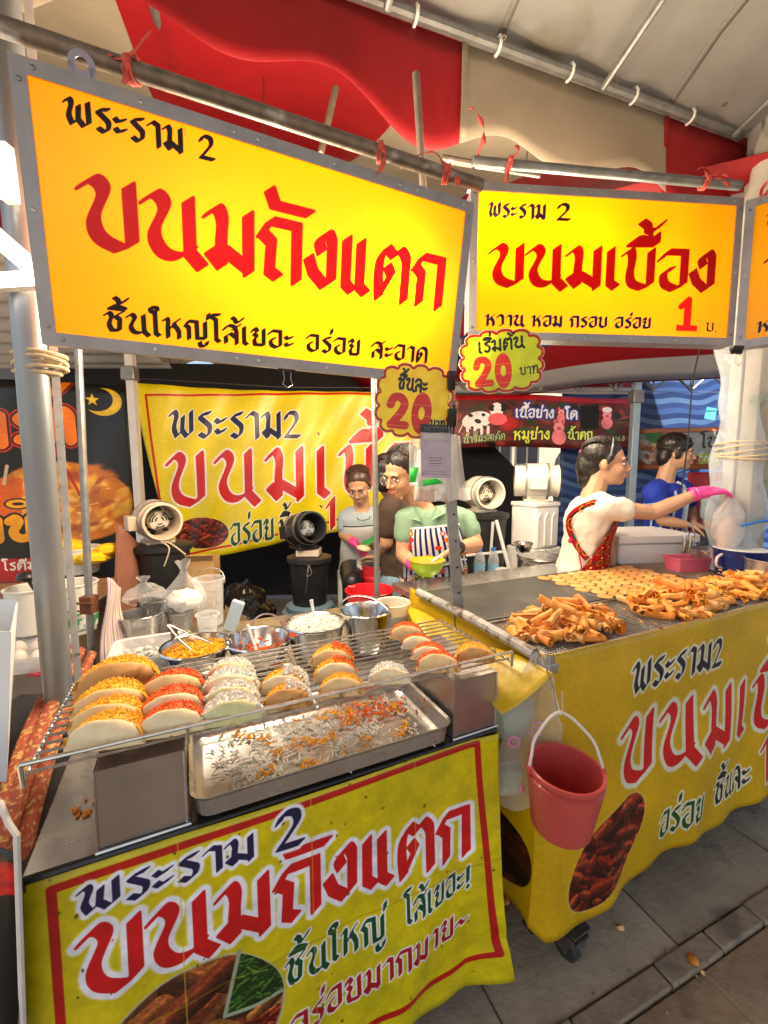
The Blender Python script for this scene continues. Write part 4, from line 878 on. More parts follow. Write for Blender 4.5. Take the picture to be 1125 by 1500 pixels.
# ---------------------------------------------------------------- bowls, pails and clutter behind the rack
def bowl(name, label, cat, c, r, h, mt, rb=.6, grp=None, lip=.006, th=.0018, n=36, curve=1.0):
    t = thing(name, label, cat, c, 0, grp); c = Vector(c)
    prof = []
    for i in range(9): q = i / 8; prof.append((r * (rb + (1 - rb) * q ** (.6 if curve else 1)), h * q))
    P = [(1e-4, 0)] + prof + [(r + lip, h + .001), (r + lip, h - .003), (r + lip * .3, h - .004)]
    P2 = [(p[0] - th, p[1] + th) for p in prof[::-1]]
    P2[0] = (r - th, h)
    mb = MB(); mb.lathe([(1e-4, 0)] + prof + [(r + lip * .6, h + .003), (r + lip, h - .001), (r + lip * .8, h - .004)], n, c)
    mb.build(name.split('_')[-1] + '_body', mt, t, solid=th); return t
def heap(name, t, c, r, h, mt, n, size, seed=1, flat=1.0):
    rr = random.Random(seed); c = Vector(c); mb = MB()
    def fn(u, v):
        a = u * 2 * math.pi; q = v * r; return c + Vector((q * math.cos(a), q * math.sin(a), h * (1 - v * v) * (1 + .35 * noise.noise(Vector((q * 30 * math.cos(a), q * 30 * math.sin(a), seed)))) - .002))
    mb.grid(fn, 24, 8); mb.uv = [(0, 0)] * len(mb.uv)
    for i in range(n):
        q = r * math.sqrt(rr.random()) * .98; a = rr.random() * 6.283; z = h * (1 - (q / r) ** 2) * (1 + .35 * noise.noise(Vector((q * 30 * math.cos(a), q * 30 * math.sin(a), seed)))) + rr.uniform(0, .004)
        s_ = size * rr.uniform(.5, 1.2); mb.box(c + Vector((q * math.cos(a), q * math.sin(a), z)), (s_, s_ * .35, s_ * .3), Euler((rr.random() * 6, rr.random() * 6, rr.random() * 6)).to_matrix())
    return tag(mb.build(name, mt, t, smooth=False), kind='stuff')
def onz(px, py, z): return atz(px, py, z)
def spoon(p, d, L, label, mt=None, grp=None):
    d = Vector(d).normalized(); p = Vector(p); mb = MB(); x, y = perp(d)
    mb.tube([p, p + d * L * .5, p + d * L], [.005, .0045, .0065], 8)
    mb.ell(p - d * .015, (.016, .010, .022), Vector((0, 0, 1)).rotation_difference(d).to_matrix(), 10, 6)
    return tag(mb.build('spoon', mt or m_whitep), label, 'spoon', grp)
c = onz(287, 945, .87); c.z = .79; t = bowl('steel_bowl', 'steel bowl of yellow orange shreds with tongs, first behind the rack', 'bowl', c, .103, .08, m_chrome, .68, 'steel filling bowls')
heap('golden_shreds', t, c + Vector((0, 0, .045)), .094, .030, m_fil[3], 700, .012, 3)
q = c + Vector((-.01, .01, .08))
tg = thing('tongs', 'steel tongs resting in the bowl of yellow shreds', 'tongs', q)
for sgn in (-1, 1):
    mb = MB(); P = spline([q + Vector((.03 + .02 * sgn, .0 + .03 * sgn, -.01)), q + Vector((-.02 + .012 * sgn, .02 * sgn, .02)), q + Vector((-.075, .006 * sgn, .06)), q + Vector((-.085, 0, .066))], 5)
    n = len(P); o_ = Vector((0, .006, .002)); mb.add([p - o_ for p in P] + [p + o_ for p in P], [(i, i + 1, n + i + 1, n + i) for i in range(n - 1)]); mb.build('tong_arm', m_chrome, tg, solid=.0012)
c = onz(380, 935, .87); c.z = .785; t = bowl('steel_bowl', 'steel bowl nearly empty of red-orange shreds, in the middle behind the rack', 'bowl', c, .104, .085, m_chrome, .68, 'steel filling bowls')
heap('carrot_shreds', t, c + Vector((.01, -.01, .018)), .075, .026, m_redor, 420, .011, 4)
mb = MB(); 
for i in range(24): 
    a = random.uniform(-1.5, 3); mb.box(c + Vector((.078 * math.cos(a), .078 * math.sin(a), random.uniform(.015, .06))), (.009, .006, .005), Euler((a, a * 2, 1)).to_matrix())
tag(mb.build('clinging_shreds', m_redor, t), kind='stuff')
spoon(c + Vector((-.01, 0, .035)), (-.32, .15, .85), .10, 'white spoon standing in the nearly empty bowl')
mb = MB(); mb.tube([c + Vector((.055 * math.cos(a), .10, .085 + .05 * math.sin(a))) for a in [math.pi * i / 12 for i in range(13)]], .003, 6); tag(mb.build('wire_hoop', m_steel), 'wire pail handle arched behind the nearly empty bowl', 'wire')
c = onz(462, 912, .905); c.z = .79; t = bowl('steel_bowl', 'deep steel bowl heaped with white coconut shreds, third behind the rack', 'bowl', c, .098, .115, m_chrome, .72, 'steel filling bowls')
heap('coconut_heap', t, c + Vector((0, 0, .100)), .094, .028, m_coco, 800, .014, 5)
spoon(c + Vector((.0, 0, .11)), (-.16, .1, .9), .085, 'white spoon stuck upright in the coconut bowl')
def pail(name, label, c, r, h, mt, rb=.78, grp=None, handle=None, lip=.005, n=32, th=.0018, cat='pail', ears=True, water=None):
    t = thing(name, label, cat, c, 0, grp); c = Vector(c); rim = mt
    mb = MB(); mb.lathe([(1e-4, 0), (r * rb - .004, 0), (r * rb, .004), (r * (rb + 1) / 2, h * .5), (r, h - .006), (r + lip, h - .003), (r + lip, h + .001), (r + lip * .5, h + .003), (r - th, h)] + [(r * (rb + 1) / 2 - th, h * .5), (r * rb - th, .006), (1e-4, .006)], n, c); mb.build('pail_body', mt, t)
    if handle is not None:
        a0, drop = handle; e = Vector((math.cos(a0), math.sin(a0), 0)); f = Vector((-e.y, e.x, 0)); mb = MB()
        P = [c + e * ((r + .006) * math.cos(q)) + f * (math.cos(drop) * r * 1.0 * math.sin(q)) + Vector((0, 0, h - .012 + math.sin(drop) * r * 1.05 * math.sin(q))) for q in [math.pi * i / 18 for i in range(19)]]
        mb.tube(P, .003, 6); mb.build('handle', m_steel, t)
        if ears:
            mb = MB()
            for sgn in (-1, 1): mb.ell(c + e * (sgn * (r + .004)) + Vector((0, 0, h - .012)), (.007, .007, .012), n=8, k=5)
            mb.build('handle_ears', m_steel, t)
    return t
c = onz(535, 893, .93); c.z = .78; pail('steel_pail', 'tapered bare steel pail standing next to the coconut bowl', c, .088, .15, m_chrome, .66, 'steel pails', (2.9, 1.0))
c = onz(575, 882, .92); c.z = .80; t = pail('plastic_tub', 'clear round tub of pale yellow liquid behind the tapered pail', c, .066, .12, mat('frosted_plastic', (.80, .78, .70), .3, alpha=.55), .85, None, None, cat='tub')
mb = MB(); mb.lathe([(1e-4, .004), (.055, .004), (.06, .078), (1e-4, .08)], 24, c); mb.build('liquid', mat('yellow_liquid', (.70, .45, .14), .3, var=.3, vscale=18), t)
c = onz(168, 992, .845); c.z = .775; pail('blue_bowl', 'wide blue plastic bowl under the outer end of the wire rack', c, .105, .07, mat('blue_plastic', (.02, .10, .42), .3), .8, cat='bowl')
# clear tray with ice and a steel clip
c = M1 @ Vector((-.83, .80, .772)); t = thing('clear_tray', 'shallow clear plastic tray with milky residue behind the blue bowl', 'tray', c, YAW)
MT = place(c, YAW); mb = MB(MT); rloft(mb, [rrect(0, 0, .105, .09, .03, 0), rrect(0, 0, .115, .10, .03, .055), rrect(0, 0, .125, .11, .035, .058)]); mb.build('tray_body', m_clear2, t, solid=.002)
mb = MB(MT)
for i in range(60): mb.ell((random.uniform(-.09, .09), random.uniform(-.07, .07), .012 + random.random() * .02), (random.uniform(.006, .016), .01, .007), n=6, k=4)
tag(mb.build('residue', mat('milky_residue', (.72, .72, .68), .3, trans=.2), t), kind='stuff')
mb = MB(MT); mb.grid(lambda u, v: (-.03 + .035 * math.sin(u * 3.1), -.13 + .02 * v, .045 + .03 * math.sin(u * 3.1) + .01 * math.cos(u * 3.14)), 10, 2); tag(mb.build('steel_clip', m_chrome, solid=.001), 'bent shiny steel clip on the rim of the clear tray', 'clip')
c = onz(207, 938, .775); c.z = .772; pail('steel_pail', 'upright steel pail with its wire handle hanging in front, by the woven mat', c, .075, .11, m_steelb, .86, 'steel pails', (.3, -1.0))
c2 = c + Vector((.02, .13, 0)); pail('steel_pail', 'steel pail standing behind the one with the hanging handle', c2, .085, .14, m_steelb, .86, 'steel pails')
c3 = onz(283, 928, .775); c3.z = .772
pail('steel_cup', 'plain steel cup below the knotted plastic bag', c3 + Vector((-.06, .02, 0)), .05, .09, m_steelb, .9, cat='cup')
pail('clear_cup', 'clear plastic cup next to the plain steel cup', c3 + Vector((.06, .0, 0)), .042, .085, m_clear, .8, cat='cup')
pail('clear_jug', 'tall clear plastic jug beside the plain steel cup', c3 + Vector((.02, .12, 0)), .06, .20, m_clear, .9, cat='jug', handle=(0.1, .9))
mb = MB(); mb.bar(onz(256, 945, .80), onz(255, 925, .90) + Vector((0, 0, .01)), .022, .014); tag(mb.build('tong_grip', m_blackp, bevel=.004), 'black rubber grip rising in front of the steel cup', 'handle')
mb = MB(); p = c3 + Vector((.15, .05, .0)); mb.box(p + Vector((0, 0, .06)), (.05, .025, .13), Matrix.Rotation(.35, 3, 'Y')); tag(mb.build('carton', mat('pale_blue_card', (.45, .55, .62), .5), bevel=.003), 'pale blue carton leaning beside the clear cups', 'carton')
# knotted clear bags
def bag(name, label, c, r, h, mt, cat='plastic bag', fill=None, seed=0, sq=1.0, neck=.25):
    t = thing(name, label, cat, c); c = Vector(c); mb = MB()
    def fn(u, v):
        a = u * 2 * math.pi; z = h * v
        pr = math.sin(math.pi * min(1, v * .62 + .22)) if v < .72 else 0
        prof = [.72, .95, 1.0, .97, .88, .70, .46, .24, .13, .22, .34]
        i = v * 10; k = min(9, int(i)); f = i - k; rr = r * (prof[k] * (1 - f) + prof[k + 1] * f)
        rr *= 1 + .13 * noise.noise(Vector((math.cos(a) * 2, math.sin(a) * 2, z * 14 + seed * 9))) + .07 * math.sin(a * 7 + z * 30 + seed) * v
        return c + Vector((rr * math.cos(a), rr * math.sin(a) * sq, z + .01 * noise.noise(Vector((a, v * 5, seed)))))
    mb.grid(fn, 34, 26); mb.build('bag_film', mt, t, angle=14)
    if fill: 
        f = MB(); f.ell((0, 0, 0), 1, n=24, k=14); f.v = [c + Vector((0, 0, h * .22)) + Vector((q.x * r * .8, q.y * r * .8 * sq, q.z * h * .2)) * (1 + .25 * noise.noise(q * 3)) for q in f.v]; f.build('contents', fill, t)
    return t
c = onz(272, 905, .83); c.z = .86; bag('plastic_bag', 'knotted clear bag of white shreds set on top of the cups', c, .085, .21, film('crumpled_film', (.85, .86, .84), .08, .10), fill=mat('white_stuff', (.75, .70, .62), .6, var=.2, vscale=30), seed=1)
c = onz(212, 880, .90) ; bag('plastic_bag', 'crumpled clear bag lying on the rear steel pail', c, .08, .10, film('crumpled_film', (.85, .86, .84), .08, .10), seed=3, fill=None)

# woven mat and rolled patterned mat beside the cart
t = thing('woven_mat', 'woven mat with purple and cream bands draped over a rail by the thin pole', 'mat', M1 @ Vector((-1.0, .82, .6)), YAW)
m_mat = stripe_mat('woven_bands', [(.55, .40, .46), (.66, .58, .40), (.28, .16, .30), (.70, .60, .56), (.50, .50, .28), (.62, .34, .42), (.72, .64, .52)], .016, 0, 0, .85, .3)
nn_ = m_mat.node_tree; bmp = [n for n in nn_.nodes if n.type == 'TEX_NOISE'][0]
mb = MB()
ma, mb_, mc, md_ = atz(158, 845, 1.02), atz(178, 930, .80), atz(140, 1000, .77), atz(118, 930, .80)
A_, B_, C_, D_ = aty(157, 846, 1.50), aty(146, 990, 1.42), aty(184, 955, 1.52), aty(176, 862, 1.56)
mb.grid(lambda u, v: (A_ * (1 - u) + B_ * u) * (1 - v) + (D_ * (1 - u) + C_ * u) * v + Vector((.006 * math.sin(u * 7 + v * 3), 0, .004 * math.sin(v * 7))), 20, 20); mb.uv = [(v * .30, u) for v in [j / 20 for j in range(21)] for u in [i / 20 for i in range(21)]]
mb.build('mat_cloth', m_mat, t, solid=.006)
mb = MB()
for k in range(40):
    u = k / 39; p = (B_ * (1 - u) + C_ * u); mb.tube([p, p + Vector((-.005, -.01, -.01 - .012 * random.random()))], .003, 4)
tag(mb.build('fringe', mat('fringe_pink', (.55, .30, .36), .9), t), kind='stuff')
t = thing('rolled_mat', 'rolled red and gold patterned mat leaning against the front cart', 'rolled mat', aty(30, 1190, .72))
m_roll = mat('red_gold_weave', (.36, .07, .035), .75, var=.3, vscale=30, spots=((.55, .34, .10), 75, .52), bump=.3, bscale=120, stretch=(1, 1, 2.2))
P = spline([aty(118, 955, 1.18), aty(70, 1050, .98), aty(40, 1130, .84), aty(5, 1240, .68), aty(-10, 1330, .62)], 6)
for q in range(4):
    mb = MB(); off = [Vector((0, 0, 0)), Vector((.026, .01, -.01)), Vector((-.022, .0, .012)), Vector((.012, -.015, .012))][q]
    L = [p + off for p in P]; mb.tube(L, [.016 - .004 * (i < 4) for i in range(len(L))], 9); mb.uv = [(i // 9 * .0063 + (i % 9) * .0052, (i % 9) * .1) for i in range(len(mb.v))]; mb.has_uv = True; mb.build('rolled_layer', m_roll, t)
mb = MB(); mb.tube([aty(-6, 1165, .74), aty(14, 1200, .72), aty(24, 1235, .70), aty(20, 1300, .7)], .004, 6); mb.build('string', mat('twine', (.5, .45, .38), .9), t)
# neighbouring dark cart skirt at the lower corner with white piping, and white panel
t = thing('neighbour_cart', 'black and orange printed end of the neighbouring roti cart with white piping', 'food cart', (-.75, .75, 0))
cv = Canvas(300, 700, (.035, .02, .015)); 
for i in range(9): cv.ell(random.uniform(60, 300), random.uniform(250, 700), random.uniform(40, 110), random.uniform(30, 90), (random.uniform(.5, .75), random.uniform(.2, .34), .03), random.random() * 3, .35)
cv.poly([(170, 70), (300, 40), (300, 150), (210, 170)], (.72, .03, .03)); cv.noise(.3, 24, 3).noise(.15, 5, 2)
a = aty(24, 1250, .585); b = aty(33, 1560, .585); e_ = Vector((-.5, .03, 0)); mb = MB()
def nsk(u, v): return a + (b - a) * v + e_ * u + Vector((0, .01 * math.sin(u * 14 + v * 5), .13 * (1 - v) * (1 - u) * 0))
mb.grid(nsk, 20, 16); mb.uv = [(1 - i / 20, 1 - j / 16) for j in range(17) for i in range(21)]; mb.build('printed_skirt', print_mat('roti_cart_print', cv, .4), t, solid=.001)
mb = MB(); mb.tube([aty(0, 1175, .62), aty(12, 1205, .60), a + Vector((.003, 0, .03)), b + Vector((.003, 0, 0))], .0045, 7); mb.build('piping', mat('white_piping', (.70, .66, .60), .6, var=.1, vscale=30), t)
mb = MB(); mb.box(a + Vector((-.28, .32, -.1)), (.5, .6, .02)); mb.build('cart_top', m_dark, t)
t = thing('white_bin', 'corner of a white plastic bin beside the thick pole, cut off by the frame', 'bin', aty(-30, 1100, .75))
mb = MB(); a = aty(16, 925, .76); b = aty(2, 1150, .76); rloft(mb, [[tuple(a + Vector(q)) for q in ((0, 0, 0), (-.16, .2, 0), (-.4, .2, 0), (-.3, 0, 0))], [tuple(b + Vector(q)) for q in ((0, .01, 0), (-.16, .2, 0), (-.4, .2, 0), (-.3, .01, 0))]], False, True); mb.build('bin_body', m_whitep, t, bevel=.012, seg=3, solid=.004)
# ---------------------------------------------------------------- second cart with the griddles
cart2 = thing('food_cart', 'long griddle cart with a deep yellow printed skirt, heaped with rolled orange crepes', 'food cart', M2 @ Vector((.9, .35, 0)), YAW)
mb = MB(M2); mb.box((1.15, .45, .915), (2.3, .90, .03)); mb.build('table_top', m_steelb, cart2, bevel=.003)
mb = MB(M2); mb.box((1.15, .45, .55), (2.2, .80, .02)); mb.build('lower_shelf', m_dark, cart2)
for x in (.05, 2.2):
    for y in (.06, .84):
        mb = MB(M2); mb.box((x, y, .5), (.04, .04, .80)); mb.build('leg', m_dark, cart2)
def caster(p, yaw):
    mb = MB(place(p, yaw)); mb.lathe([(.0001, -.016), (.036, -.016), (.043, -.010), (.043, .010), (.036, .016), (.0001, .016)], 22, (0, .018, .043), ax=(1, 0, 0))
    wh = mb.build('caster_wheel', mat('caster_rubber', (.035, .034, .032), .6, var=.4, vscale=30), cart2)
    mb = MB(place(p, yaw)); mb.lathe([(.0001, -.0185), (.015, -.0185), (.015, .0185), (.0001, .0185)], 12, (0, .018, .043), ax=(1, 0, 0)); mb.build('hub', m_steel, wh)
    mb = MB(place(p, yaw))
    for sgn in (-1, 1): mb.bar((.022 * sgn, .018, .035), (.022 * sgn, -.004, .098), .003, .03, (0, 1, 0))
    mb.box((0, 0, .1), (.06, .07, .006)); mb.lathe([(.02, .1), (.024, .106), (.02, .118)], 14); mb.box((0, 0, .123), (.07, .07, .005)); mb.bar((.0, -.04, .085), (0, -.01, .1), .03, .006)
    mb.build('caster_fork', mat('grimy_steel', (.16, .13, .11), .5, .7, var=.4, vscale=40), wh, bevel=.001)
cp = atz(836, 1408, 0); caster((cp.x - .0, cp.y, 0), .5); caster(M2 @ Vector((2.2, .06, 0)), .2); caster(M2 @ Vector((.06, .84, 0)), .9)
K = 900; L2 = .72; F2 = 1.9; cv = Canvas(int((L2 + F2) * K), int(.86 * K), (.80, .63, .02)); X = lambda u: (u + L2) * K; Yz = lambda z: (.96 - z) * K
cv.text('พระราม2', X(.335), Yz(.784), X(.805), Yz(.776), 78, (.10, .09, .16), nib=.17, halo=(.86, .84, .74), hw=8, hsoft=2, sp=.09)
cv.text('ขนมเบื้อง', X(.300), Yz(.500), X(1.52), Yz(.470), 178, RED, nib=.15, halo=(.86, .84, .74), hw=15, hsoft=3, sp=.16)
cv.text('อร่อย', X(.500), Yz(.262), X(.715), Yz(.264), 74, (.12, .30, .10), nib=.15, halo=(.86, .84, .74), hw=7, sp=.09)
cv.text('ชิ้นละ', X(.805), Yz(.268), X(1.03), Yz(.268), 74, (.13, .14, .10), nib=.15, halo=(.86, .84, .74), hw=7, sp=.09)
cv.text('1', X(1.085), Yz(.272), X(1.165), Yz(.272), 152, RED, nib=.2, halo=(.86, .84, .74), hw=9)
cv.text('บ.', X(1.22), Yz(.27), X(1.33), Yz(.27), 74, (.13, .14, .10), nib=.15, halo=(.86, .84, .74), hw=7)
PALC = [(.55, .16, .07), (.62, .24, .12), (.45, .10, .05), (.36, .08, .04)]
cv.food(cv.ellm(X(.258), Yz(.325), 172, 92, -.62), PALC, 150, 48, 5, (.30, .06, .03), rim=(.85, .70, .35))
cv.food(cv.ellm(X(-.15), Yz(.335), 125, 92, .15), [(.22, .08, .04), (.30, .12, .06)], 70, 70, 6, (.14, .05, .02), rim=(.75, .60, .1))
cv.noise(.06, 70, 2).noise(.04, 6, 5)
def skirt2(u, v):
    s = (L2 + F2) * u
    cor = max(0, 1 - abs(s - L2) / .22)
    bot = .185 - .05 * cor + .012 * math.sin(s * 11) + (.012 * math.sin(s * 5) if s > L2 else .02)
    z = .955 + (bot - .955) * v
    if s < L2: x, y = 0.0, L2 - s
    else: x, y = s - L2, 0.0
    wav = .010 * math.sin(s * 13 + 1.2 + v) * v + .006 * math.sin(s * 31 + v * 3) * v + .004 * math.sin(v * 9 + s * 6)
    rnd = max(0, 1 - abs(s - L2) / .05)
    if s < L2: x -= .004 + wav + .018 * v
    else: y -= .004 + wav + .018 * v
    if rnd: x += (.013 if s >= L2 else .006) * rnd; y += (.013 if s < L2 else .006) * rnd
    return (x, y, z)
mb = MB(M2); nu = 180; mb.grid(skirt2, nu, 40); mb.uv = [(i / nu, 1 - .006 - (.955 - skirt2(i / nu, j / 40)[2]) / .86) for j in range(41) for i in range(nu + 1)]
mb.build('printed_skirt', print_mat('griddle_skirt_print', cv, .40, bump=.2, bscale=6), cart2, solid=.001)
mb = MB(M2); mb.tube([(-.012, .64, .957), (-.016, .3, .965), (-.018, .02, .957)], .0155, 10); mb.build('edge_pipe', mat('chipped_white_pipe', (.36, .34, .31), .5, .1, var=.3, vscale=14, spots=((.13, .09, .07), 26, .52)), cart2)
# griddle plates
m_grid = mat('griddle_iron', (.085, .083, .076), .42, .5, var=.25, vscale=7, bump=.06, bscale=40, spots=((.13, .12, .10), 5, .6))
for (u0, u1, lb) in ((.005, .590, 'bare dark iron griddle plate at the near end of the cart, no crepes on it'), (.594, 1.225, 'iron griddle plate covered with rows of round crepes')):
    t = thing('griddle', lb, 'griddle', M2 @ Vector(((u0 + u1) / 2, .48, .93)), YAW, 'griddle plates')
    mb = MB(M2); mb.box(((u0 + u1) / 2, .475, .9465), (u1 - u0, .375, .009)); mb.build('plate', m_grid, t, bevel=.003)
    mb = MB(M2); mb.box(((u0 + u1) / 2, .475, .936), (u1 - u0 - .01, .36, .012)); mb.build('burner_box', mat('burner_brown', (.10, .06, .04), .5, .5, var=.4, vscale=12), t, bevel=.002)
mb = MB(); mb.lathe([(.0001, 0), (.034, 0), (.0375, .0008), (.0365, .0022), (.033, .0028), (.0001, .0026)], 20)
m_crepe = [mat('crepe_batter_%d' % i, c, .55, var=.14, vscale=22, bump=.15, bscale=70) for i, c in enumerate(((.68, .32, .08), (.62, .27, .06), (.72, .37, .11)))]
fc = []
for i in range(3):
    m2 = MB(); pr = [(.0001, 0), (.035, 0), (.0388, .0008), (.0378, .0022), (.035, .0028), (.0001, .0026)]; m2.lathe(pr, 20); 
    m2.v = [v * (1 + .05 * noise.noise(v * 60 + Vector((i * 7, 0, 0)))) for v in m2.v]
    o = m2.build('flat_crepe', m_crepe[i], loc=(0, 0, 0)); tag(o, 'round orange crepe cooking in rows on the griddle plate', 'crepe', 'round crepes on the griddle'); fc.append(o)
k = 0
for j in range(8):
    for i in range(11):
        u = .618 + .0625 * i + (.031 if j % 2 else 0); v = .305 + .0510 * j
        if u > 1.205 or v > .650: continue
        p = M2 @ Vector((u + random.uniform(-.0015, .0015), v + random.uniform(-.0015, .0015), .9512)); o = fc[k % 3] if k < 3 else dup(fc[random.randrange(3)])
        o.location = p; o.rotation_euler = (0, 0, random.random() * 6.28); o.scale = (.745,) * 3; k += 1
# mesh trays
m_mesh = mat('tray_mesh_wire', (.52, .50, .46), .35, .85)
for (u0, u1, lb) in ((.012, .475, 'wire mesh tray at the near corner of the griddle cart'), (.485, .98, 'wire mesh tray in the middle of the griddle cart front'), (.99, 1.62, 'wire mesh tray farthest along the griddle cart front')):
    t = thing('mesh_tray', lb, 'mesh tray', M2 @ Vector(((u0 + u1) / 2, .14, .93)), YAW, 'mesh trays for the rolled crepes')
    c = (u0 + u1) / 2; hx = (u1 - u0) / 2; mb = MB(M2)
    rloft(mb, [rrect(c, .138, hx, .136, .008, .930), rrect(c, .138, hx, .136, .008, .952), rrect(c, .138, hx - .008, .128, .006, .952), rrect(c, .138, hx - .008, .128, .006, .944)], False)
    mb.build('tray_rim', m_steelb, t); mb = MB(M2)
    x = u0 + .012
    while x < u1 - .01: mb.box((x, .138, .9425), (.0016, .256, .0016)); x += .0095
    y = .014
    while y < .265: mb.box((c, y, .9438), (2 * hx - .016, .0016, .0016)); y += .0095
    tag(mb.build('wire_mesh', m_mesh, t, smooth=False), kind='stuff'); mb = MB(M2); mb.box((c, .138, .934), (2 * hx - .012, .262, .002)); mb.build('drip_pan', m_steelb, t)
# rolled crepes
m_roll_c = [mat('rolled_crepe_%d' % i, c, .55, var=.16, vscale=26, bump=.12, bscale=60, sss=.06) for i, c in enumerate(((.82, .33, .05), (.85, .40, .09), (.78, .25, .03), (.88, .48, .17)))]
def rolled(i):
    rr = random.Random(40 + i); L = rr.uniform(.062, .090); mb = MB(); nt, nl = 26, 8; turns = rr.uniform(.75, 1.8); r0 = rr.uniform(.010, .0135); tp = rr.uniform(-.25, .25); open_ = rr.uniform(0, .012)
    for layer in (0,):
        def fn(u, v):
            a = u * turns * 2 * math.pi; r = r0 * (1 - .33 * (1 - u)) * (1 + tp * (v - .5)) + open_ * max(0, u - .72) * 2; fl = 1 + .25 * abs(2 * v - 1) ** 3
            edge = .5 * L * (2 * v - 1) * (1 - .10 * math.cos(a))
            return Vector((edge, r * fl * math.cos(a), r * fl * math.sin(a) * .92)) + Vector((0, .0012 * math.sin(v * 9 + i), .0012 * math.sin(u * 13 + v * 7)))
        mb.grid(fn, nt, nl); mb.uv = [(0, 0)] * len(mb.uv)
    return mb, L
PRC = []
for i in range(7):
    mb, L = rolled(i); t = thing('rolled_crepe', 'x', 'rolled crepe', (0, 0, 0)); mb.build('crepe_wrap', m_roll_c[i % 4], t, solid=.0016)
    if i % 2 == 0:
        f = MB()
        for k in range(26): f.box((random.uniform(-.5, .5) * L, random.gauss(0, .0045), random.gauss(0, .0045)), (.012, .003, .003), Euler((random.random() * 6, random.gauss(0, .3), random.gauss(0, .3))).to_matrix())
        f.build('shred_filling', m_orng, t, smooth=False)
    PRC.append(t)
used = set()
PILES = [(.235, .155, .185, .108, 78, 'crisp rolled crepe in the heap at the near corner of the griddle cart', 'rolled crepes in the corner heap'),
         (.760, .14, .215, .108, 96, 'crisp rolled crepe in the wide middle heap', 'rolled crepes in the middle heap'),
         (1.22, .15, .21, .105, 76, 'crisp rolled crepe in the far heap by the navy bucket', 'rolled crepes in the far heap')]
for (cu, cv_, ru, rv, n, lb, gp) in PILES:
    for k in range(n):
        a = random.random() * 6.283; q = math.sqrt(random.random()); 
        if k < n * .12: q = random.uniform(.9, 1.12)
        x = cu + ru * q * math.cos(a); y = max(.03, min(.262, cv_ + rv * q * math.sin(a))); hmax = .066 * max(0, 1 - q * q); z = .957 + hmax * (k / n) * random.uniform(.6, 1.1) + (.005 if q < .8 else 0)
        i = random.randrange(7); o = PRC[i] if i not in used else dup(PRC[i]); used.add(i)
        o.location = M2 @ Vector((x, y, z)); o.rotation_euler = (random.uniform(-3, 3), random.uniform(-.38, .38) * (1 if q < .85 else .15), YAW + random.uniform(-3.14, 3.14)); o['label'] = lb; o['group'] = gp
for i in range(7):
    if i not in used: bpy.data.objects.remove(PRC[i].children[0]); 
def cr_d(): 
    c = random.choice(PILES); return (c[0] + random.gauss(0, .10), max(.03, min(.25, c[1] + random.gauss(0, .06))), .948 + random.random() * .05)
shreds('golden_crumbs', 'orange filling shreds strewn between the rolled crepes', 'crumbs', 420, .012, .004, m_orng, cr_d, M2)
# crumbs fallen on the ground
for (px, py, s_, lb) in ((908, 1362, .035, 'pale crepe scrap on the paving near the drain joint'), (1016, 1410, .05, 'orange crepe scrap lying across the drain joint'), (740, 1322, .05, 'brown crepe scrap in the shade between both carts'), (1028, 1428, .018, 'tiny tan crumb beside the orange crepe scrap')):
    p = atz(px, py, .002); mb = MB(); n = 9
    vs = []
    for i in range(n): a = i * 6.283 / n; vs.append(Vector((s_ * .5 * random.uniform(.5, 1) * math.cos(a), s_ * .36 * random.uniform(.6, 1) * math.sin(a), .004 + .008 * random.random())))
    vs = [Matrix.Rotation(px, 3, 'Z') @ v for v in vs]; mb.add([p + v for v in vs] + [p + Vector((0, 0, .012))], [(i, (i + 1) % n, n) for i in range(n)])
    tag(mb.build('crepe_scrap', m_roll_c[3 if s_ < .04 else 2], solid=.003), lb, 'food scrap')

# ---------------------------------------------------------------- red bucket on its hook, clear bag and containers between the carts
rc = aty(829, 1124, .93); R_, H_ = .081, .152
t = thing('red_bucket', 'red plastic bucket hanging by a white handle from a hook on the yellow skirt', 'bucket', rc - Vector((0, 0, H_)))
m_rb = mat('red_plastic', (.55, .075, .065), .36, var=.12, vscale=9, coat=.1, spots=((.52, .16, .13), 38, .66))
tiltm = Matrix.Rotation(R(2), 3, 'X') @ Matrix.Rotation(R(2), 3, 'Y')
mb = MB(); mb.lathe([(1e-4, -H_), (.064, -H_), (.068, -H_ + .006), (.086, -.02), (R_ - .003, -.014), (R_, -.010), (R_ + .005, -.008), (R_ + .005, .001), (R_ + .002, .003), (R_ - .003, 0), (.066, -H_ + .01), (1e-4, -H_ + .008)], 44, rc, m=tiltm); mb.build('bucket_body', m_rb, t)
mb = MB(); mb.lathe([(R_ - .001, -.030), (R_ - .0005, -.026), (R_ - .004, -.022)], 44, rc, m=tiltm); mb.build('rim_rib', m_rb, t)
hk = aty(819, 1043, .975)
mb = MB(); e1 = rc + tiltm @ Vector((-R_ - .005, 0, -.004)); e2 = rc + tiltm @ Vector((R_ + .004, 0, -.004))
mb.tube(spline([e1 + Vector((-.002, -.004, -.004)), e1 + Vector((.004, 0, .03)), e1 * .52 + hk * .48 + Vector((-.018, 0, .012)), hk + Vector((0, -.004, .002)), e2 * .52 + hk * .48 + Vector((.02, 0, .014)), e2 + Vector((-.006, 0, .03)), e2 + Vector((.002, -.004, -.004))], 6), .0038, 8); mb.build('handle', mat('white_tube', (.72, .66, .58), .45), t)
mb = MB()
for e_ in (e1, e2): mb.box(e_, (.014, .02, .018))
mb.build('handle_lug', m_rb, t, bevel=.003)
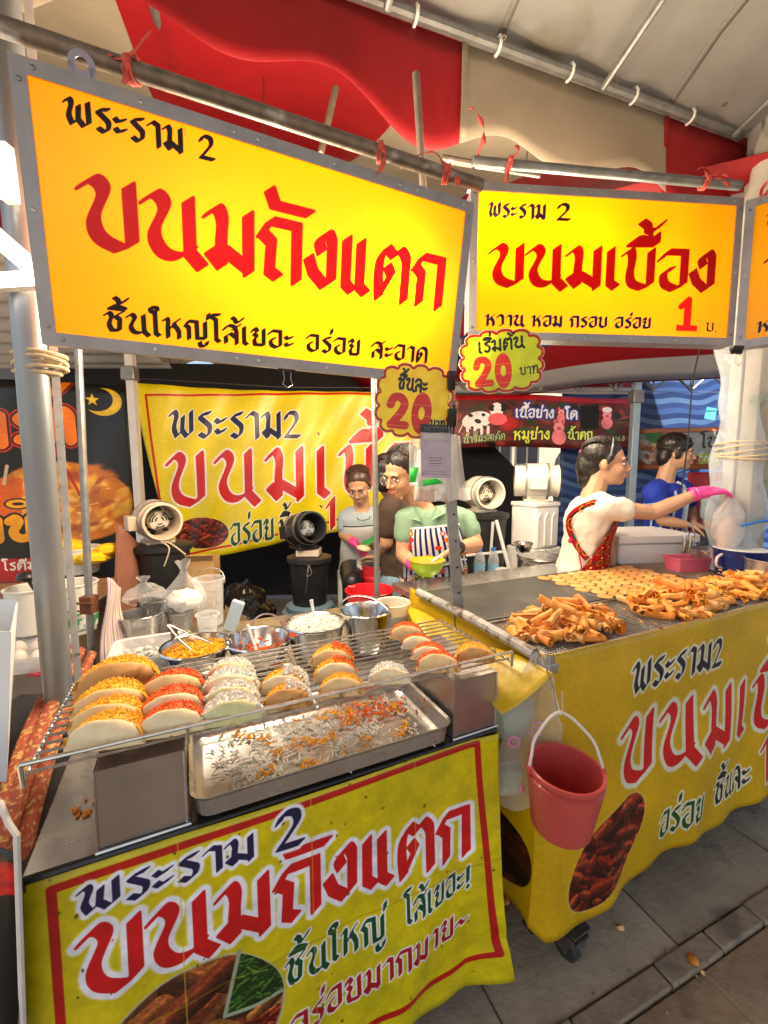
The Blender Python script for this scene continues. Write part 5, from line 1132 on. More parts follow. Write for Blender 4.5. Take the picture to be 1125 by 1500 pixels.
mb = MB(); q = M2 @ Vector((-.012, .0, .955)); mb.tube([q, q * .5 + hk * .5 + Vector((-.004, -.03, .0)), hk + Vector((-.002, .0, .012)), hk + Vector((0, -.006, -.005)), hk + Vector((.006, -.004, -.003)), hk + Vector((.006, .002, .05))], .0024, 6); tag(mb.build('wire_hook', m_steel), 'bent steel wire hook carrying the red bucket', 'hook')
# stack of clear takeaway boxes between the carts
def clam(c, yaw, k):
    mb = MB(place(c, yaw) @ Matrix.Rotation(R(-74), 4, 'X')); hx, hy = .072, .056
    rloft(mb, [rrect(0, 0, hx * .8, hy * .8, .02, 0), rrect(0, 0, hx * .85, hy * .85, .02, .003), rrect(0, 0, hx * .96, hy * .96, .02, .02), rrect(0, 0, hx, hy, .022, .022), rrect(0, 0, hx + .006, hy + .006, .024, .0225)])
    return mb
m_clam = film('clear_takeaway_plastic', (.66, .74, .58), .15, .34)
for s_i, (px, py, n) in enumerate(((760, 1062, 16), (764, 1142, 12))):
    for k in range(n):
        c = aty(px - 26 + k * 2.4, py + (4 if s_i else 0), 1.18 - .0075 * k)
        if k == 0 : pr = None
        mb = clam(c, .25, k); o = mb.build('takeaway_box', m_clam) ; tag(o, 'clear ribbed takeaway lid nested in the %s stack between the carts' % ('upper' if s_i == 0 else 'lower'), 'takeaway box', 'clear takeaway boxes, %s stack' % ('upper' if s_i == 0 else 'lower'))
top = M2 @ Vector((-.016, .01, .957)); t = thing('plastic_bag', 'clear carrier bag with pink print hanging at the corner of the griddle cart', 'plastic bag', aty(775, 1150, 1.08))
cv = Canvas(300, 500, (.86, .84, .80))
def hb(u, v):
    c = top * (1 - v) + aty(768, 1165, 1.085) * v; w_ = .012 + .075 * min(1, v * 1.6) ** .8; a = u * 2 * math.pi
    return c + Vector((w_ * math.cos(a) + (.006 * math.sin(v * 20 + a * 3) + .012 * noise.noise(Vector((math.cos(a) * 3, math.sin(a) * 3, v * 9)))), .35 * w_ * math.sin(a) - .02 * v, .008 * math.sin(a * 5 + v * 9)))
mb = MB(); mb.grid(hb, 44, 40); mb.build('bag_film', film('bag_clear_film', (.86, .84, .80), .12, .20), t)
# the pink print: letters as small raised film pieces on the bag front
pk_m = mat('pink_print', (.80, .22, .40), .5)
st, wd = layout('กรุงเทพ', .08); o_ = aty(781, 1055, 1.045); ex = (aty(772, 1118, 1.035) - o_); ey = (aty(800, 1060, 1.045) - o_)
mb = MB(); 
for s_ in st:
    for a, b in zip(s_, s_[1:]):
        pa_ = o_ + ex * (a[0] / wd) + ey * (a[1] * .85); pb_ = o_ + ex * (b[0] / wd) + ey * (b[1] * .85)
        if (pa_ - pb_).length > 1e-5: mb.bar(pa_, pb_, .0042, .0006, (0, 1, 0))
mb.build('printed_lettering', pk_m, t, smooth=False)
cc = aty(753, 1087, 1.04); mb = MB(); mb.lathe([(.011, 0), (.017, 0), (.017, .0006), (.011, .0006)], 24, cc, ax=(0, -1, 0), closed=True); mb.tube([cc + Vector((-.006, 0, -.004)), cc + Vector((-.002, 0, .006)), cc + Vector((.002, 0, -.002)), cc + Vector((.006, 0, .005))], .0016, 5); mb.build('printed_emblem', pk_m, t)
mb = MB(); p = aty(764, 1150, 1.03)
for a in (-.5, 0, .4, .9): mb.tube([p, p + Vector((.012 * math.sin(a), -.003, -.016 - .004 * a))], .0016, 4)
mb.build('pink_tie', pk_m, t)
# yellow plastic sheet tucked between both carts, behind the rack
t = thing('yellow_sheet', 'yellow plastic sheet folded over the gap between both carts behind the rack', 'plastic sheet', aty(690, 950, 1.4))
A_, B_, C_, D_ = atz(598, 893, .93), atz(690, 935, .90), atz(800, 985, .885), atz(700, 1010, .88)
mb = MB(); mb.grid(lambda u, v: (atz(592, 888, .90) * (1 - u) + atz(812, 990, .925) * u) * (1 - v) + (atz(610, 930, .86) * (1 - u) + atz(735, 1040, .84) * u) * v + Vector((0, 0, .012 * math.sin(u * 9 + v * 3) + .006 * math.sin(u * 23) * v)), 40, 10)
mb.uv = [(0, 0)] * len(mb.uv); mb.build('sheet', mat('yellow_vinyl', (.58, .39, .012), .35, var=.12, vscale=7, bump=.2, bscale=12), t, solid=.001)

# ---------------------------------------------------------------- goods at the far end of the griddle cart
def on2(px, py, z=.932): p = atz(px, py, z); return p
c = on2(1006, 836); bt = thing('pink_basket', 'small pink plastic basket with clip handles holding steel tongs', 'basket', c, YAW - .45)
MB_ = place(c, YAW - .30); mp = mat('pink_plastic', (.86, .16, .24), .35); mb = MB(MB_); rloft(mb, [rrect(0, 0, .085, .045, .01, 0), rrect(0, 0, .094, .052, .01, .066), rrect(0, 0, .100, .058, .01, .067), rrect(0, 0, .100, .058, .01, .074), rrect(0, 0, .092, .05, .01, .072), rrect(0, 0, .084, .043, .01, .004)], True, True); mb.build('basket_body', mp, bt)
mb = MB(MB_); mb.tube([(.102, -.03, .03), (.115, -.028, .034), (.115, .028, .034), (.102, .03, .03)], .0035, 6); mb.build('clip_handle', m_whitep, bt)
for (px, lb) in ((998, 'steel tube of a tongs standing in the pink basket, the outer one'), (1006, 'steel tube of a tongs standing in the pink basket, nearest its middle')):
    p = on2(px, 828); p.z = .95; tg = thing('tongs', lb, 'tongs', p); mb = MB(); mb.tube([p, p + Vector((.012, 0, .12))], .0115, 12); mb.build('tong_arm', m_chrome, tg)
    q = p + Vector((.012, 0, .12)); mb = MB(); mb.tube([q + Vector((-.006, 0, 0)), q + Vector((-.004, 0, .035)), q + Vector((.006, 0, .048)), q + Vector((.018, 0, .035)), q + Vector((.018, 0, 0))], .0035, 6); mb.build('tong_bow', m_chrome, tg)
c = on2(1003, 812); c.z = .932; c.y += .12; t = bowl('steel_bowl', 'wide steel bowl of pale batter behind the pink basket', 'bowl', c, .125, .10, m_steelb, .82)
mb = MB(); mb.lathe([(1e-4, .082), (.118, .082)], 30, c); mb.build('batter', mat('pale_batter', (.72, .52, .28), .3, var=.2, vscale=14), t)
mb = MB(); mb.tube([c + Vector((.09, .0, .08)), c + Vector((.11, .03, .15)), c + Vector((.13, .03, .17)), c + Vector((.14, .01, .12))], .004, 6); mb.tube([c + Vector((.0, .05, .09)), c + Vector((.12, .10, .14))], .006, 6); tag(mb.build('ladle', m_chrome), 'steel ladle hooked on the rim of the batter bowl', 'ladle')
c = on2(1052, 842); c.z = .932; t = pail('steel_pot', 'small steel pot with a ring handle squeezed behind the navy bucket', c + Vector((.05, .13, 0)), .085, .10, m_steelb, .95, cat='pot')
c = on2(1082, 846); c.z = .932; t = pail('navy_bucket', 'navy blue plastic bucket below the hanging bag', c, .105, .135, mat('navy_plastic', (.012, .025, .14), .28, var=.2, vscale=6), .85, None, None, cat='bucket')
mb = MB(); mb.tube(spline([c + Vector((-.103, -.02, .115)), c + Vector((-.132, -.03, .10)), c + Vector((-.132, -.03, .065)), c + Vector((-.10, -.02, .05))], 5), .006, 8); mb.build('side_handle', mat('pale_pink', (.8, .6, .6), .4), t)
mb = MB(); mb.lathe([(1e-4, .137), (.10, .140), (.108, .137)], 36, c); mb.build('lid', m_clear2, t, solid=.001)
c = on2(1122, 862); c.z = .90; pail('steel_pot', 'tall ribbed steel pot cut off at the frame edge beside the navy bucket', c + Vector((.05, .03, 0)), .095, .15, m_steelb, 1.0, cat='pot')
mb = MB(); a = aty(1086, 770, 1.9); mb.tube(spline([a, a + Vector((.05, 0, .012)), a + Vector((.14, .02, .02)), a + Vector((.3, .05, .0))], 6), .0065, 8); tag(mb.build('blue_hose', mat('blue_hose', (.03, .20, .62), .35)), 'bright blue hose above the navy bucket', 'hose')
# white foam box, rag, eggshell and soot
c = aty(930, 835, 2.42); c.z = .74; t = thing('foam_box', 'large white foam box with a sloping lid behind the right-hand woman'.replace('right-hand ', 'reaching '), 'foam box', c, .35)
m_foam = mat('white_foam', (.74, .74, .72), .7, bump=.12, bscale=120, var=.05)
MF = place(c, .12); mb = MB(MF); mb.box((0, 0, .15), (.46, .34, .30)); mb.build('box_body', m_foam, t, bevel=.012)
mb = MB(MF @ Matrix.Translation((0.0, -.02, .245))); mb.box((0, .02, .08), (.475, .355, .045)); mb.build('lid', m_foam, t, bevel=.006)
c = atz(940, 812, .945); mb = MB(); mb.grid(lambda u, v: c + Vector((.10 * (u - .5) * 1.6 + .01 * math.sin(v * 9), .10 * (v - .5), .035 * math.sin(u * 3.14) * math.sin(v * 3.14) + .018 * noise.noise(Vector((u * 5, v * 5, 3))) + .012 * math.sin(u * 14 + v * 6))), 24, 18); mb.uv = [(0, 0)] * len(mb.uv)
tag(mb.build('rag', mat('stained_rag', (.55, .42, .25), .9, var=.35, vscale=22, bump=.3), solid=.004), 'crumpled stained tan rag at the back corner of the griddle', 'rag')
c = atz(918, 819, .945); mb = MB(); mb.ell(c, (.022, .018, .014), n=12, k=7); tag(mb.build('white_lump', mat('white_dough', (.75, .70, .62), .6)), 'small white lump of dough beside the stained rag', 'dough')
mb = MB(); mb.box(atz(930, 806, .95), (.05, .02, .012), Matrix.Rotation(.5, 3, 'Z')); mb.tube([atz(925, 806, .95), atz(900, 822, .945)], .003, 5); tag(mb.build('spatula', m_blackp, bevel=.003), 'small black scraper by the stained rag', 'scraper')
mb = MB(M2); mb.box((1.72, .46, .934), (.94, .80, .006)); tag(mb.build('side_board', mat('soiled_board', (.20, .15, .11), .55, var=.4, vscale=10), smooth=False), 'soiled brown work board past the griddle plates', 'board')

# ---------------------------------------------------------------- price tags, card, clips, bags hung at the sign corner
def star_tag(name, label, cpx, w_, h_, y, lines, roll=0, ycol=YEL):
    c = aty(*cpx, y); t = thing(name, label, 'price tag', c, 0, 'price tags under the yellow signs'); n = 15; out = []; cvw, cvh = 520, int(520 * h_ / w_)
    for i in range(n * 8):
        a = 2 * math.pi * i / (n * 8); b = abs(math.sin(a * n / 2)) ** .6; rr = .90 + .09 * b
        ca, sa = math.cos(a), math.sin(a); k = (abs(ca) ** 3.2 + abs(sa) ** 3.2) ** (-1 / 3.2); out.append((ca * rr * k * .985, sa * rr * k * .985))
    cv = Canvas(cvw, cvh, (.85, .82, .70)); PX = lambda q: ((q[0] * .5 + .5) * cvw, (.5 - q[1] * .5) * cvh)
    cv.poly([PX((x * .985, y_ * .985)) for x, y_ in out], (.70, .10, .05)); cv.poly([PX((x * .985, y_ * .985)) for x, y_ in out], ycol, grow=-15)
    lines(cv, cvw, cvh); cv.noise(.05, 40, 1)
    for k in range(14): cv.line([(0, cvh * (k + .5) / 14 + 6), (cvw, cvh * (k + .5) / 14)], 1.6, (.95, .86, .25), 1.2) if k % 2 else None
    rt = Matrix.Rotation(roll, 3, 'Y'); n2 = len(out); mb = MB()
    f = [c + rt @ Vector((x * w_ / 2, 0, y_ * h_ / 2)) for x, y_ in out]; uv = [(x * .5 + .5, y_ * .5 + .5) for x, y_ in out]
    bk = [p + Vector((0, .004, 0)) for p in f]; mb.add(f + bk, [tuple(range(n2)), tuple(range(n2, 2 * n2))[::-1]] + [(i, n2 + i, n2 + (i + 1) % n2, (i + 1) % n2) for i in range(n2)], uv + uv)
    mb.build('printed_board', print_mat('price_tag_print', cv, .3, bump=.05), t, smooth=False); return t
DK = (.11, .08, .03); TR_ = (.80, .13, .06)
def l1(cv, w_, h_):
    cv.text('ชิ้นละ', .29 * w_, .36 * h_, .64 * w_, .37 * h_, .15 * h_, DK, nib=0, th=.105, sp=.1); boldnum(cv, '20', .19 * w_, .87 * h_, .46 * h_, TR_); cv.text('บาท', .72 * w_, .83 * h_, .90 * w_, .83 * h_, .11 * h_, DK, nib=0, th=.09)
star_tag('price_tag', 'mustard scalloped price tag half covered by the grey card, big red 20', (607, 588), .232, .215, 1.22, l1, R(5), (1.0, .86, .06))
def l2(cv, w_, h_):
    cv.text('เริ่มต้น', .24 * w_, .36 * h_, .76 * w_, .31 * h_, .16 * h_, DK, nib=0, th=.105, sp=.1); boldnum(cv, '20', .19 * w_, .87 * h_, .46 * h_, (.88, .16, .07)); cv.text('บาท', .70 * w_, .73 * h_, .91 * w_, .71 * h_, .11 * h_, DK, nib=0, th=.09)
star_tag('price_tag', 'brighter lime yellow scalloped price tag with a red 20 hung below the shorter sign', (735, 529), .288, .21, 1.42, l2, R(-4), (.82, .86, .06))
t = thing('payment_card', 'laminated grey card with black header taped below the mustard price tag', 'card', aty(639, 662, 1.20))
cv = Canvas(260, 400, (.70, .65, .71)); cv.rect(0, 0, 260, 62, (.05, .045, .05))
cv.text('กรุงไทย', 90, 26, 150, 26, 12, (.5, .5, .5), nib=0, th=.08); cv.line([(150, 20), (230, 20)], 4, (.4, .4, .4)); cv.line([(150, 34), (220, 34)], 3, (.3, .3, .3)); cv.ell(40, 30, 10, 14, (.3, .3, .3)); cv.ell(68, 30, 10, 14, (.32, .32, .32))
for i, (a, b, y) in enumerate(((72, 190, 250), (80, 180, 270), (78, 184, 290), (66, 196, 308))):
    x = a
    while x < b: cv.line([(x, y), (x + 6, y)], 5 if i < 3 else 2, (.25, .22, .26)); x += 10
cv.line([(20, 352), (240, 352)], 2, (.4, .36, .4)); cv.line([(36, 372), (230, 372)], 4, (.45, .40, .46)); cv.ell(22, 372, 6, 6, (.2, .2, .2)); cv.noise(.04, 30, 2)
p = lambda x, y: aty(x, y, 1.20); mb = MB(); q = [p(616, 621), p(662, 623), p(660, 701), p(617, 699)]; mb.add(q + [v + Vector((0, .003, 0)) for v in q], [(0, 1, 2, 3), (7, 6, 5, 4), (0, 4, 5, 1), (1, 5, 6, 2), (2, 6, 7, 3), (3, 7, 4, 0)], [(0, 1), (1, 1), (1, 0), (0, 0)] * 2); mb.build('printed_card', print_mat('card_print', cv, .25), t, smooth=False)
mb = MB(); q = [aty(x, y, 1.198) for x, y in ((620, 634), (658, 634), (657, 646), (621, 645))]; mb.add(q, [(0, 1, 2, 3)]); mb.build('tape', m_clear2, t, solid=.0006)
def clip(px, py, y, label, w_=.034, h_=.026, yaw=0, flip=False):
    c = aty(px, py, y); t = thing('binder_clip', label, 'binder clip', c, yaw, 'black binder clips'); M_ = place(c, yaw); mb = MB(M_)
    mb.add([(sx * w_ / 2, sy * (.002 if k == 0 else .010), -h_ / 2 if k == 0 else h_ / 2) for k in (0, 1) for sy in (-1, 1) for sx in (-1, 1)], [(0, 1, 5, 4), (2, 6, 7, 3), (4, 5, 7, 6), (0, 4, 6, 2), (1, 3, 7, 5)]); mb.build('clip_body', m_blackp, t, solid=.0012)
    mb = MB(M_); s_ = -1 if not flip else 1
    mb.tube([(-.010, -.004, -h_ / 2), (-.008, -.008, -h_ / 2 - .02), (-.013, -.010, -h_ / 2 - .034), (.0, -.010, -h_ / 2 - .042), (.013, -.010, -h_ / 2 - .034), (.008, -.008, -h_ / 2 - .02), (.010, -.004, -h_ / 2)], .0011, 5); mb.build('wire_arm', m_steel, t)
clip(420, 537, 1.12, 'black binder clip on the lower edge of the big sign', .042, .026, .42)
clip(661, 558, 1.20, 'black binder clip at the corner of the big sign beside the mustard price tag', .020, .050, .1)
clip(662, 612, 1.195, 'black binder clip holding the grey card to the pole', .022, .048, .1)
clip(1079, 513, 1.55, 'black binder clip under the corner of the shorter sign', .040, .026, .1)
clip(680, 508, 1.43, 'grey-looking binder clip that hangs the lime price tag', .026, .05, .1)
t = thing('plastic_bag_bundle', 'bundle of white and clear plastic bags hanging behind the grey card', 'plastic bags', aty(640, 690, 1.28))
for i, (q, mt) in enumerate((([(600, 645), (660, 640), (652, 722), (600, 712)], film('white_film_a', (.86, .87, .86), .3, .55)), ([(640, 640), (674, 637), (684, 733), (636, 735)], film('white_film_b', (.82, .82, .80), .3, .7)), ([(612, 660), (655, 660), (658, 735), (606, 735)], mat('kraft_pink_paper', (.72, .60, .54), .7, transl=.3)))):
    y = 1.27 + .022 * i; mb = MB(); a, b, c_, d_ = [aty(x, yy, y) for x, yy in q]
    mb.grid(lambda u, v: (a * (1 - u) + b * u) * (1 - v) + (d_ * (1 - u) + c_ * u) * v + Vector((0, .012 * math.sin(u * 7 + v * 3 + i) * (.3 + v) + .006 * math.sin(u * 19 + i), .003 * math.sin(u * 11))), 18, 18); mb.uv = [(0, 0)] * len(mb.uv); mb.build('bag_sheet', mt, t, solid=.0012)
mb = MB(); q = [aty(x, yy, 1.262) for x, yy in ((601, 686), (613, 684), (616, 706), (600, 707))]; mb.add(q, [(0, 1, 2, 3)]); q = [aty(x, yy, 1.262) for x, yy in ((612, 704), (640, 701), (650, 708), (613, 713))]; mb.add(q, [(0, 1, 2, 3)]); mb.build('green_print', mat('green_print', (.02, .62, .06), .4), t, solid=.001)
# black cable with a plug hanging beside the man in blue
mb = MB(); mb.tube(spline([aty(1026, 505, 2.4), aty(1015, 560, 2.4), aty(1008, 640, 2.4), aty(1001, 700, 2.4), aty(990, 752, 2.4)], 6), .004, 6); t = tag(mb.build('hanging_cable', m_blackp), 'thin black cable hanging down in front of the man in blue', 'cable')
# ---------------------------------------------------------------- background: banners, tarpaulins, fans and bins
def pcanvas(o, e, zt, wd, ht, k, col): return Canvas(int(wd * k), int(ht * k), col)
BA = Vector((-1.93, 3.28, 0)); BB = Vector((.32, 3.69, 0)); be = (BB - BA).normalized(); BN = Vector((be.y, -be.x, 0)); BW = (BB - BA).length; BK = 720
def bp(px, py):
    p = atpl(px, py, BA, BN); return ((p - BA).dot(be) * BK, (2.14 - p.z) * BK)
cv = Canvas(int(BW * BK), int(1.60 * BK), (.85, .78, .06))
q = [bp(212, 578), bp(243, 820), bp(480, 765), bp(640, 720), bp(640, 577), bp(212, 578)]; cv.line(q, 12, (.74, .10, .04))
a, b = bp(249, 640), bp(441, 642); cv.text('พระราม2', *a, *b, bp(249, 640)[1] - bp(249, 602)[1], (.10, .09, .22), nib=.16, halo=(.88, .87, .82), hw=6, sp=.1)
a, b = bp(247, 741), bp(655, 716); cv.text('ขนมเบื้อง', *a, *b, bp(270, 741)[1] - bp(270, 668)[1], (.74, .05, .07), nib=.14, halo=(.90, .87, .86), hw=11, sp=.2)
a, b = bp(339, 798), bp(402, 789); cv.text('อร่อย', *a, *b, 26 * 3.3 / 620 * BK * 1.2, (.10, .30, .10), nib=.15, halo=(.88, .87, .80), hw=5)
a, b = bp(409, 790), bp(470, 780); cv.text('ชิ้นละ', *a, *b, 26 * 3.3 / 620 * BK * 1.2, (.12, .12, .10), nib=.15, halo=(.88, .87, .80), hw=5)
a, b = bp(478, 774), bp(492, 772); cv.text('1', *a, *b, 34 * 3.4 / 620 * BK * 1.3, (.74, .05, .07), nib=.2, halo=(.88, .87, .80), hw=6)
c_ = bp(296, 781); cv.food(cv.ellm(*c_, 150, 92), PALC, 130, 40, 9, (.30, .07, .03), rim=(.88, .80, .4))
for (x, y) in ((466, 636), (470, 742)): p = bp(x, y); cv.poly([(p[0] - 10, p[1] - 10), (p[0] + 8, p[1] - 6), (p[0] + 4, p[1] + 14)], (.03, .02, .02))
cv.noise(.07, 90, 2).noise(.03, 8, 5)
def ban(u, v):
    s = BW * u; zt = 2.10 - .03 * math.sin(math.pi * u); zb = .62 + .30 * min(1, max(0, (u - .1) / .45)) + .03 * math.sin(u * 9)
    lx = .26 * v * max(0, 1 - u * 5); z = zt + (zb - zt) * v
    return BA + be * (s + lx) - BN * (.02 * math.sin(u * 17 + v * 5) * v + .03 * math.sin(u * 7 + v * 2) + .012 * math.sin(u * 41 + v * 11)) + Vector((0, 0, z))
mb = MB(); mb.grid(ban, 90, 30)
mb.uv = [((lambda p: ((p - BA).dot(be) / BW, 1 - (2.14 - p.z) / 1.60))(ban(i / 90, j / 30))) for j in range(31) for i in range(91)]
t = thing('yellow_banner', 'yellow vinyl banner with large red lettering hung across the back of the stall', 'banner', BA); mb.build('banner_cloth', print_mat('yellow_banner_print', cv, .35, bump=.2, bscale=3), t, solid=.001)
mb = MB(); mb.tube([BA + be * -.05 + Vector((0, -.02, 2.13)), BA + be * (BW * .5) + Vector((0, 0, 2.10)), BB + Vector((0, -.02, 2.13))], .004, 5); mb.build('hanging_cord', m_blackp, t)
# dark banner of the roti stall
DA = Vector((-3.3, 2.95, 0)); DB = Vector((-1.96, 3.30, 0)); de = (DB - DA).normalized(); DN = Vector((de.y, -de.x, 0)); DW = (DB - DA).length; DK_ = 700
def dp(px, py): p = atpl(px, py, DA, DN); return ((p - DA).dot(de) * DK_, (2.08 - p.z) * DK_)
cv = Canvas(int(DW * DK_), int(1.75 * DK_), (.055, .038, .028))
a = dp(100, 735); cv.blend(np.clip((1 - cv.ellm(*a, 330, 215, .12)) / .05, 0, 1), (.78, .45, .10)); keep = cv.ellm(*a, 330, 215, .12)
rq = np.random.RandomState(9)
for i in range(170):
    an = rq.uniform(0, 6.28); rr_ = math.sqrt(rq.rand()); x, y = a[0] + 300 * rr_ * math.cos(an), a[1] + 190 * rr_ * math.sin(an); k_ = rq.uniform(14, 60)
    cv.ell(x, y, k_ * 1.5, k_ * .6, [(.86, .60, .18), (.78, .42, .07), (.93, .72, .34), (.66, .30, .05), (.90, .66, .10)][rq.randint(5)], rq.uniform(-1.2, 1.2), .6)
    if i % 4 == 0: cv.line([(x - k_ * .5, y), (x + k_ * .4, y - k_ * .2)], 3, (.97, .86, .60), 2)
p = dp(150, 588); cv.ell(*p, 92, 74, (.90, .74, .10)); cv.ell(p[0] - 34, p[1] - 12, 80, 62, (.06, .042, .03))
sp_ = dp(133, 585); cv.poly([(sp_[0] + (34 if i % 2 == 0 else 14) * math.sin(i * math.pi / 5), sp_[1] - (34 if i % 2 == 0 else 14) * math.cos(i * math.pi / 5)) for i in range(10)], (.90, .74, .10))
OR = (.90, .45, .03)
a, b = dp(-70, 655), dp(108, 645); cv.text('อาร์ต'.replace('์', ''), *a, *b, 150, OR, nib=.05, th=.14, halo=(.10, .03, .02), hw=8, halo2=(.75, .12, .05), hw2=16, sp=.2)
a, b = dp(60, 600), dp(105, 572); cv.text('~', *a, *b, 90, OR, nib=.05, th=.16, halo=(.10, .03, .02), hw=6, halo2=(.75, .12, .05), hw2=12)
p = dp(10, 700); cv.poly([(p[0] - 70, p[1]), (p[0] + 70, p[1]), (p[0] + 50, p[1] + 190), (p[0] - 50, p[1] + 190)], (.80, .36, .10)); cv.line([(p[0] + 10, p[1] - 60), (p[0] - 10, p[1] + 30)], 14, (.80, .70, .62))
a, b = dp(80, 660), dp(115, 725); cv.line([a, b], 14, (.72, .12, .03)); cv.ell(*a, 18, 16, (.72, .12, .03))
a, b = dp(-70, 792), dp(54, 790); cv.text('ชาน', *a, *b, 110, (.92, .62, .04), nib=.05, th=.17, halo=(.05, .02, .02), hw=10, sp=.2); c_ = dp(26, 738); cv.ell(*c_, 60, 30, (.05, .02, .02)); cv.ell(*c_, 52, 23, (.92, .62, .04)); cv.ell(*c_, 26, 8, (.05, .02, .02))
a = dp(-80, 823); b = dp(70, 850); cv.rect(a[0], a[1], b[0], b[1], (.66, .03, .03)); a, b = dp(4, 836), dp(62, 834); cv.text('โรตีมะ', *a, *b, 40, (.85, .82, .78), nib=0, th=.10)
cv.noise(.15, 60, 2).noise(.05, 8, 5)
mb = MB(); dfn = lambda u, v: DA + de * (DW * u) - DN * (.02 * math.sin(u * 9 + v * 4) + .008 * math.sin(u * 23 + v * 9)) + Vector((0, 0, 2.08 - 1.75 * v)); mb.grid(dfn, 50, 24); mb.uv = [(i / 50, 1 - j / 24) for j in range(25) for i in range(51)]
t = thing('dark_banner', 'dark brown banner with a yellow crescent, orange letters and a roti picture', 'banner', DA); mb.build('banner_cloth', print_mat('dark_banner_print', cv, .35, bump=.15, bscale=4), t, solid=.001)
a = aty(192, 560, 3.2); b = aty(206, 790, 3.2); t = thing('white_tent_leg', 'white square tent leg between the dark banner and the yellow banner', 'tent leg', (b.x, b.y, 0)); mb = MB(); mb.bar((b.x + .02, b.y, 0), a + Vector((0, 0, .5)), .055, .055); mb.build('leg_tube', mat('white_leg', (.60, .58, .54), .45, .2, var=.1, vscale=8), t); mb = MB(); mb.box(a + Vector((.0, -.01, .06)), (.10, .08, .10)); mb.build('sliding_bracket', m_galv, t, bevel=.01)
# added black sheet standing for the shade at the back, building beyond, blue tarpaulin and far tent
mb = MB(); pts = [(-4.2, 4.7, 0), (1.55, 4.9, 0), (1.62, 4.9, 1.36), (1.25, 4.9, 1.72), (1.0, 4.9, 2.6), (-4.2, 4.7, 2.6)]; mb.prism(pts, (0, 1, 0), .02); tag(mb.build('shade_backdrop', mat('shade_backdrop', (.010, .010, .011), .9, var=.4, vscale=3, bump=.5, bscale=4)), 'added black sheet standing in for the shaded depth behind the stall', 'backdrop')
t = thing('beige_building', 'pale beige building with dark windows seen through the gap below the meat banner', 'building', (3.6, 9.5, 0)); m_bw = mat('beige_wall', (.42, .36, .26), .8, var=.1, vscale=3)
mb = MB(); mb.box((3.0, 9.6, 2.0), (6.0, .3, 4.0)); mb.build('wall', m_bw, t)
for x in (2.55, 3.15, 4.4, 5.0):
    mb = MB(); mb.box((x, 9.44, 2.05), (.5, .04, .95)); wn = mb.build('window', mat('dark_pane', (.02, .02, .022), .12), t); mb = MB()
    for q in (-.25, 0, .25): mb.box((x + q, 9.41, 2.05), (.035, .03, .97))
    for q in (-.48, .48): mb.box((x, 9.408, 2.05 + q), (.535, .03, .035))
    mb.build('frame', mat('window_frame', (.10, .09, .08), .5), wn)
mb = MB()
for (px, py, s_) in ((822, 668, .5), (815, 690, .9), (828, 700, 1.0)): mb.ell(aty(px, py, 7.2), (.10 * s_, .08, .13 * s_), n=12, k=8)
mb.cap(aty(823, 676, 7.2), aty(823, 720, 7.2), .11, .17); mb.cap(aty(818, 720, 7.2), aty(818, 790, 7.2), .09, .07); mb.cap(aty(830, 720, 7.2), aty(830, 790, 7.2), .09, .07)
o = mb.build('person', mat('dark_figure', (.02, .02, .022), .8)); tag(o, 'distant person, dark all over, standing before the beige building', 'person'); md = o.modifiers.new('r', 'REMESH'); md.mode = 'VOXEL'; md.voxel_size = .025; md.use_smooth_shade = True  # whole figure, head included, in one dark colour
BT = [(.03, .07, .24), (.10, .20, .42), (.02, .05, .18), (.05, .12, .34)]
m_blue = stripe_mat('blue_striped_tarp', BT, .052, 0, .25, .5, .3, axis=1)
T0, T1 = Vector((1.95, 4.75, 0)), Vector((5.6, 4.2, 0)); tn = Vector((-.15, -1, 0))
mb = MB(); bfn = lambda u, v: T0 * (1 - u) + T1 * u + tn * (.05 * math.sin(u * 19 + v * 2) + .03 * math.sin(u * 7 + v * 5)) + Vector((0, 0, 2.5 * v))
mb.grid(bfn, 90, 30); mb.uv = [(i / 90 * 3.6, j / 30 * 2.5 + .03 * math.sin(i / 90 * 24) + .02 * math.sin(i / 90 * 9 + 2) + .02 * math.sin(i / 90 * 51 + j * .3)) for j in range(31) for i in range(91)]
t = thing('blue_tarpaulin', 'blue tarpaulin with wavy light and dark stripes behind the man in blue', 'tarpaulin', T0); mb.build('tarp_cloth', m_blue, t, solid=.002)
a = aty(933, 560, 4.05); t = thing('tent_post', 'pale blue-grey post dividing the meat banner from the blue tarpaulin', 'post', (a.x, a.y, 0)); mb = MB(); mb.box((a.x, a.y, 1.25), (.065, .065, 2.5)); mb.build('post_tube', mat('bluegrey_post', (.36, .46, .54), .4, .3, var=.1, vscale=9), t, bevel=.006); mb = MB(); mb.box((a.x, a.y, 2.12), (.10, .10, .12)); mb.build('sliding_bracket', m_galv, t, bevel=.008)
mb = MB(); q = aty(1041, 606, 4.2); mb.box(q, (.10, .01, .11), Matrix.Rotation(.2, 3, 'Y')); tag(mb.build('cyan_paper', mat('cyan_paper', (.10, .50, .62), .6)), 'small cyan paper pinned high on the blue tarpaulin', 'paper')
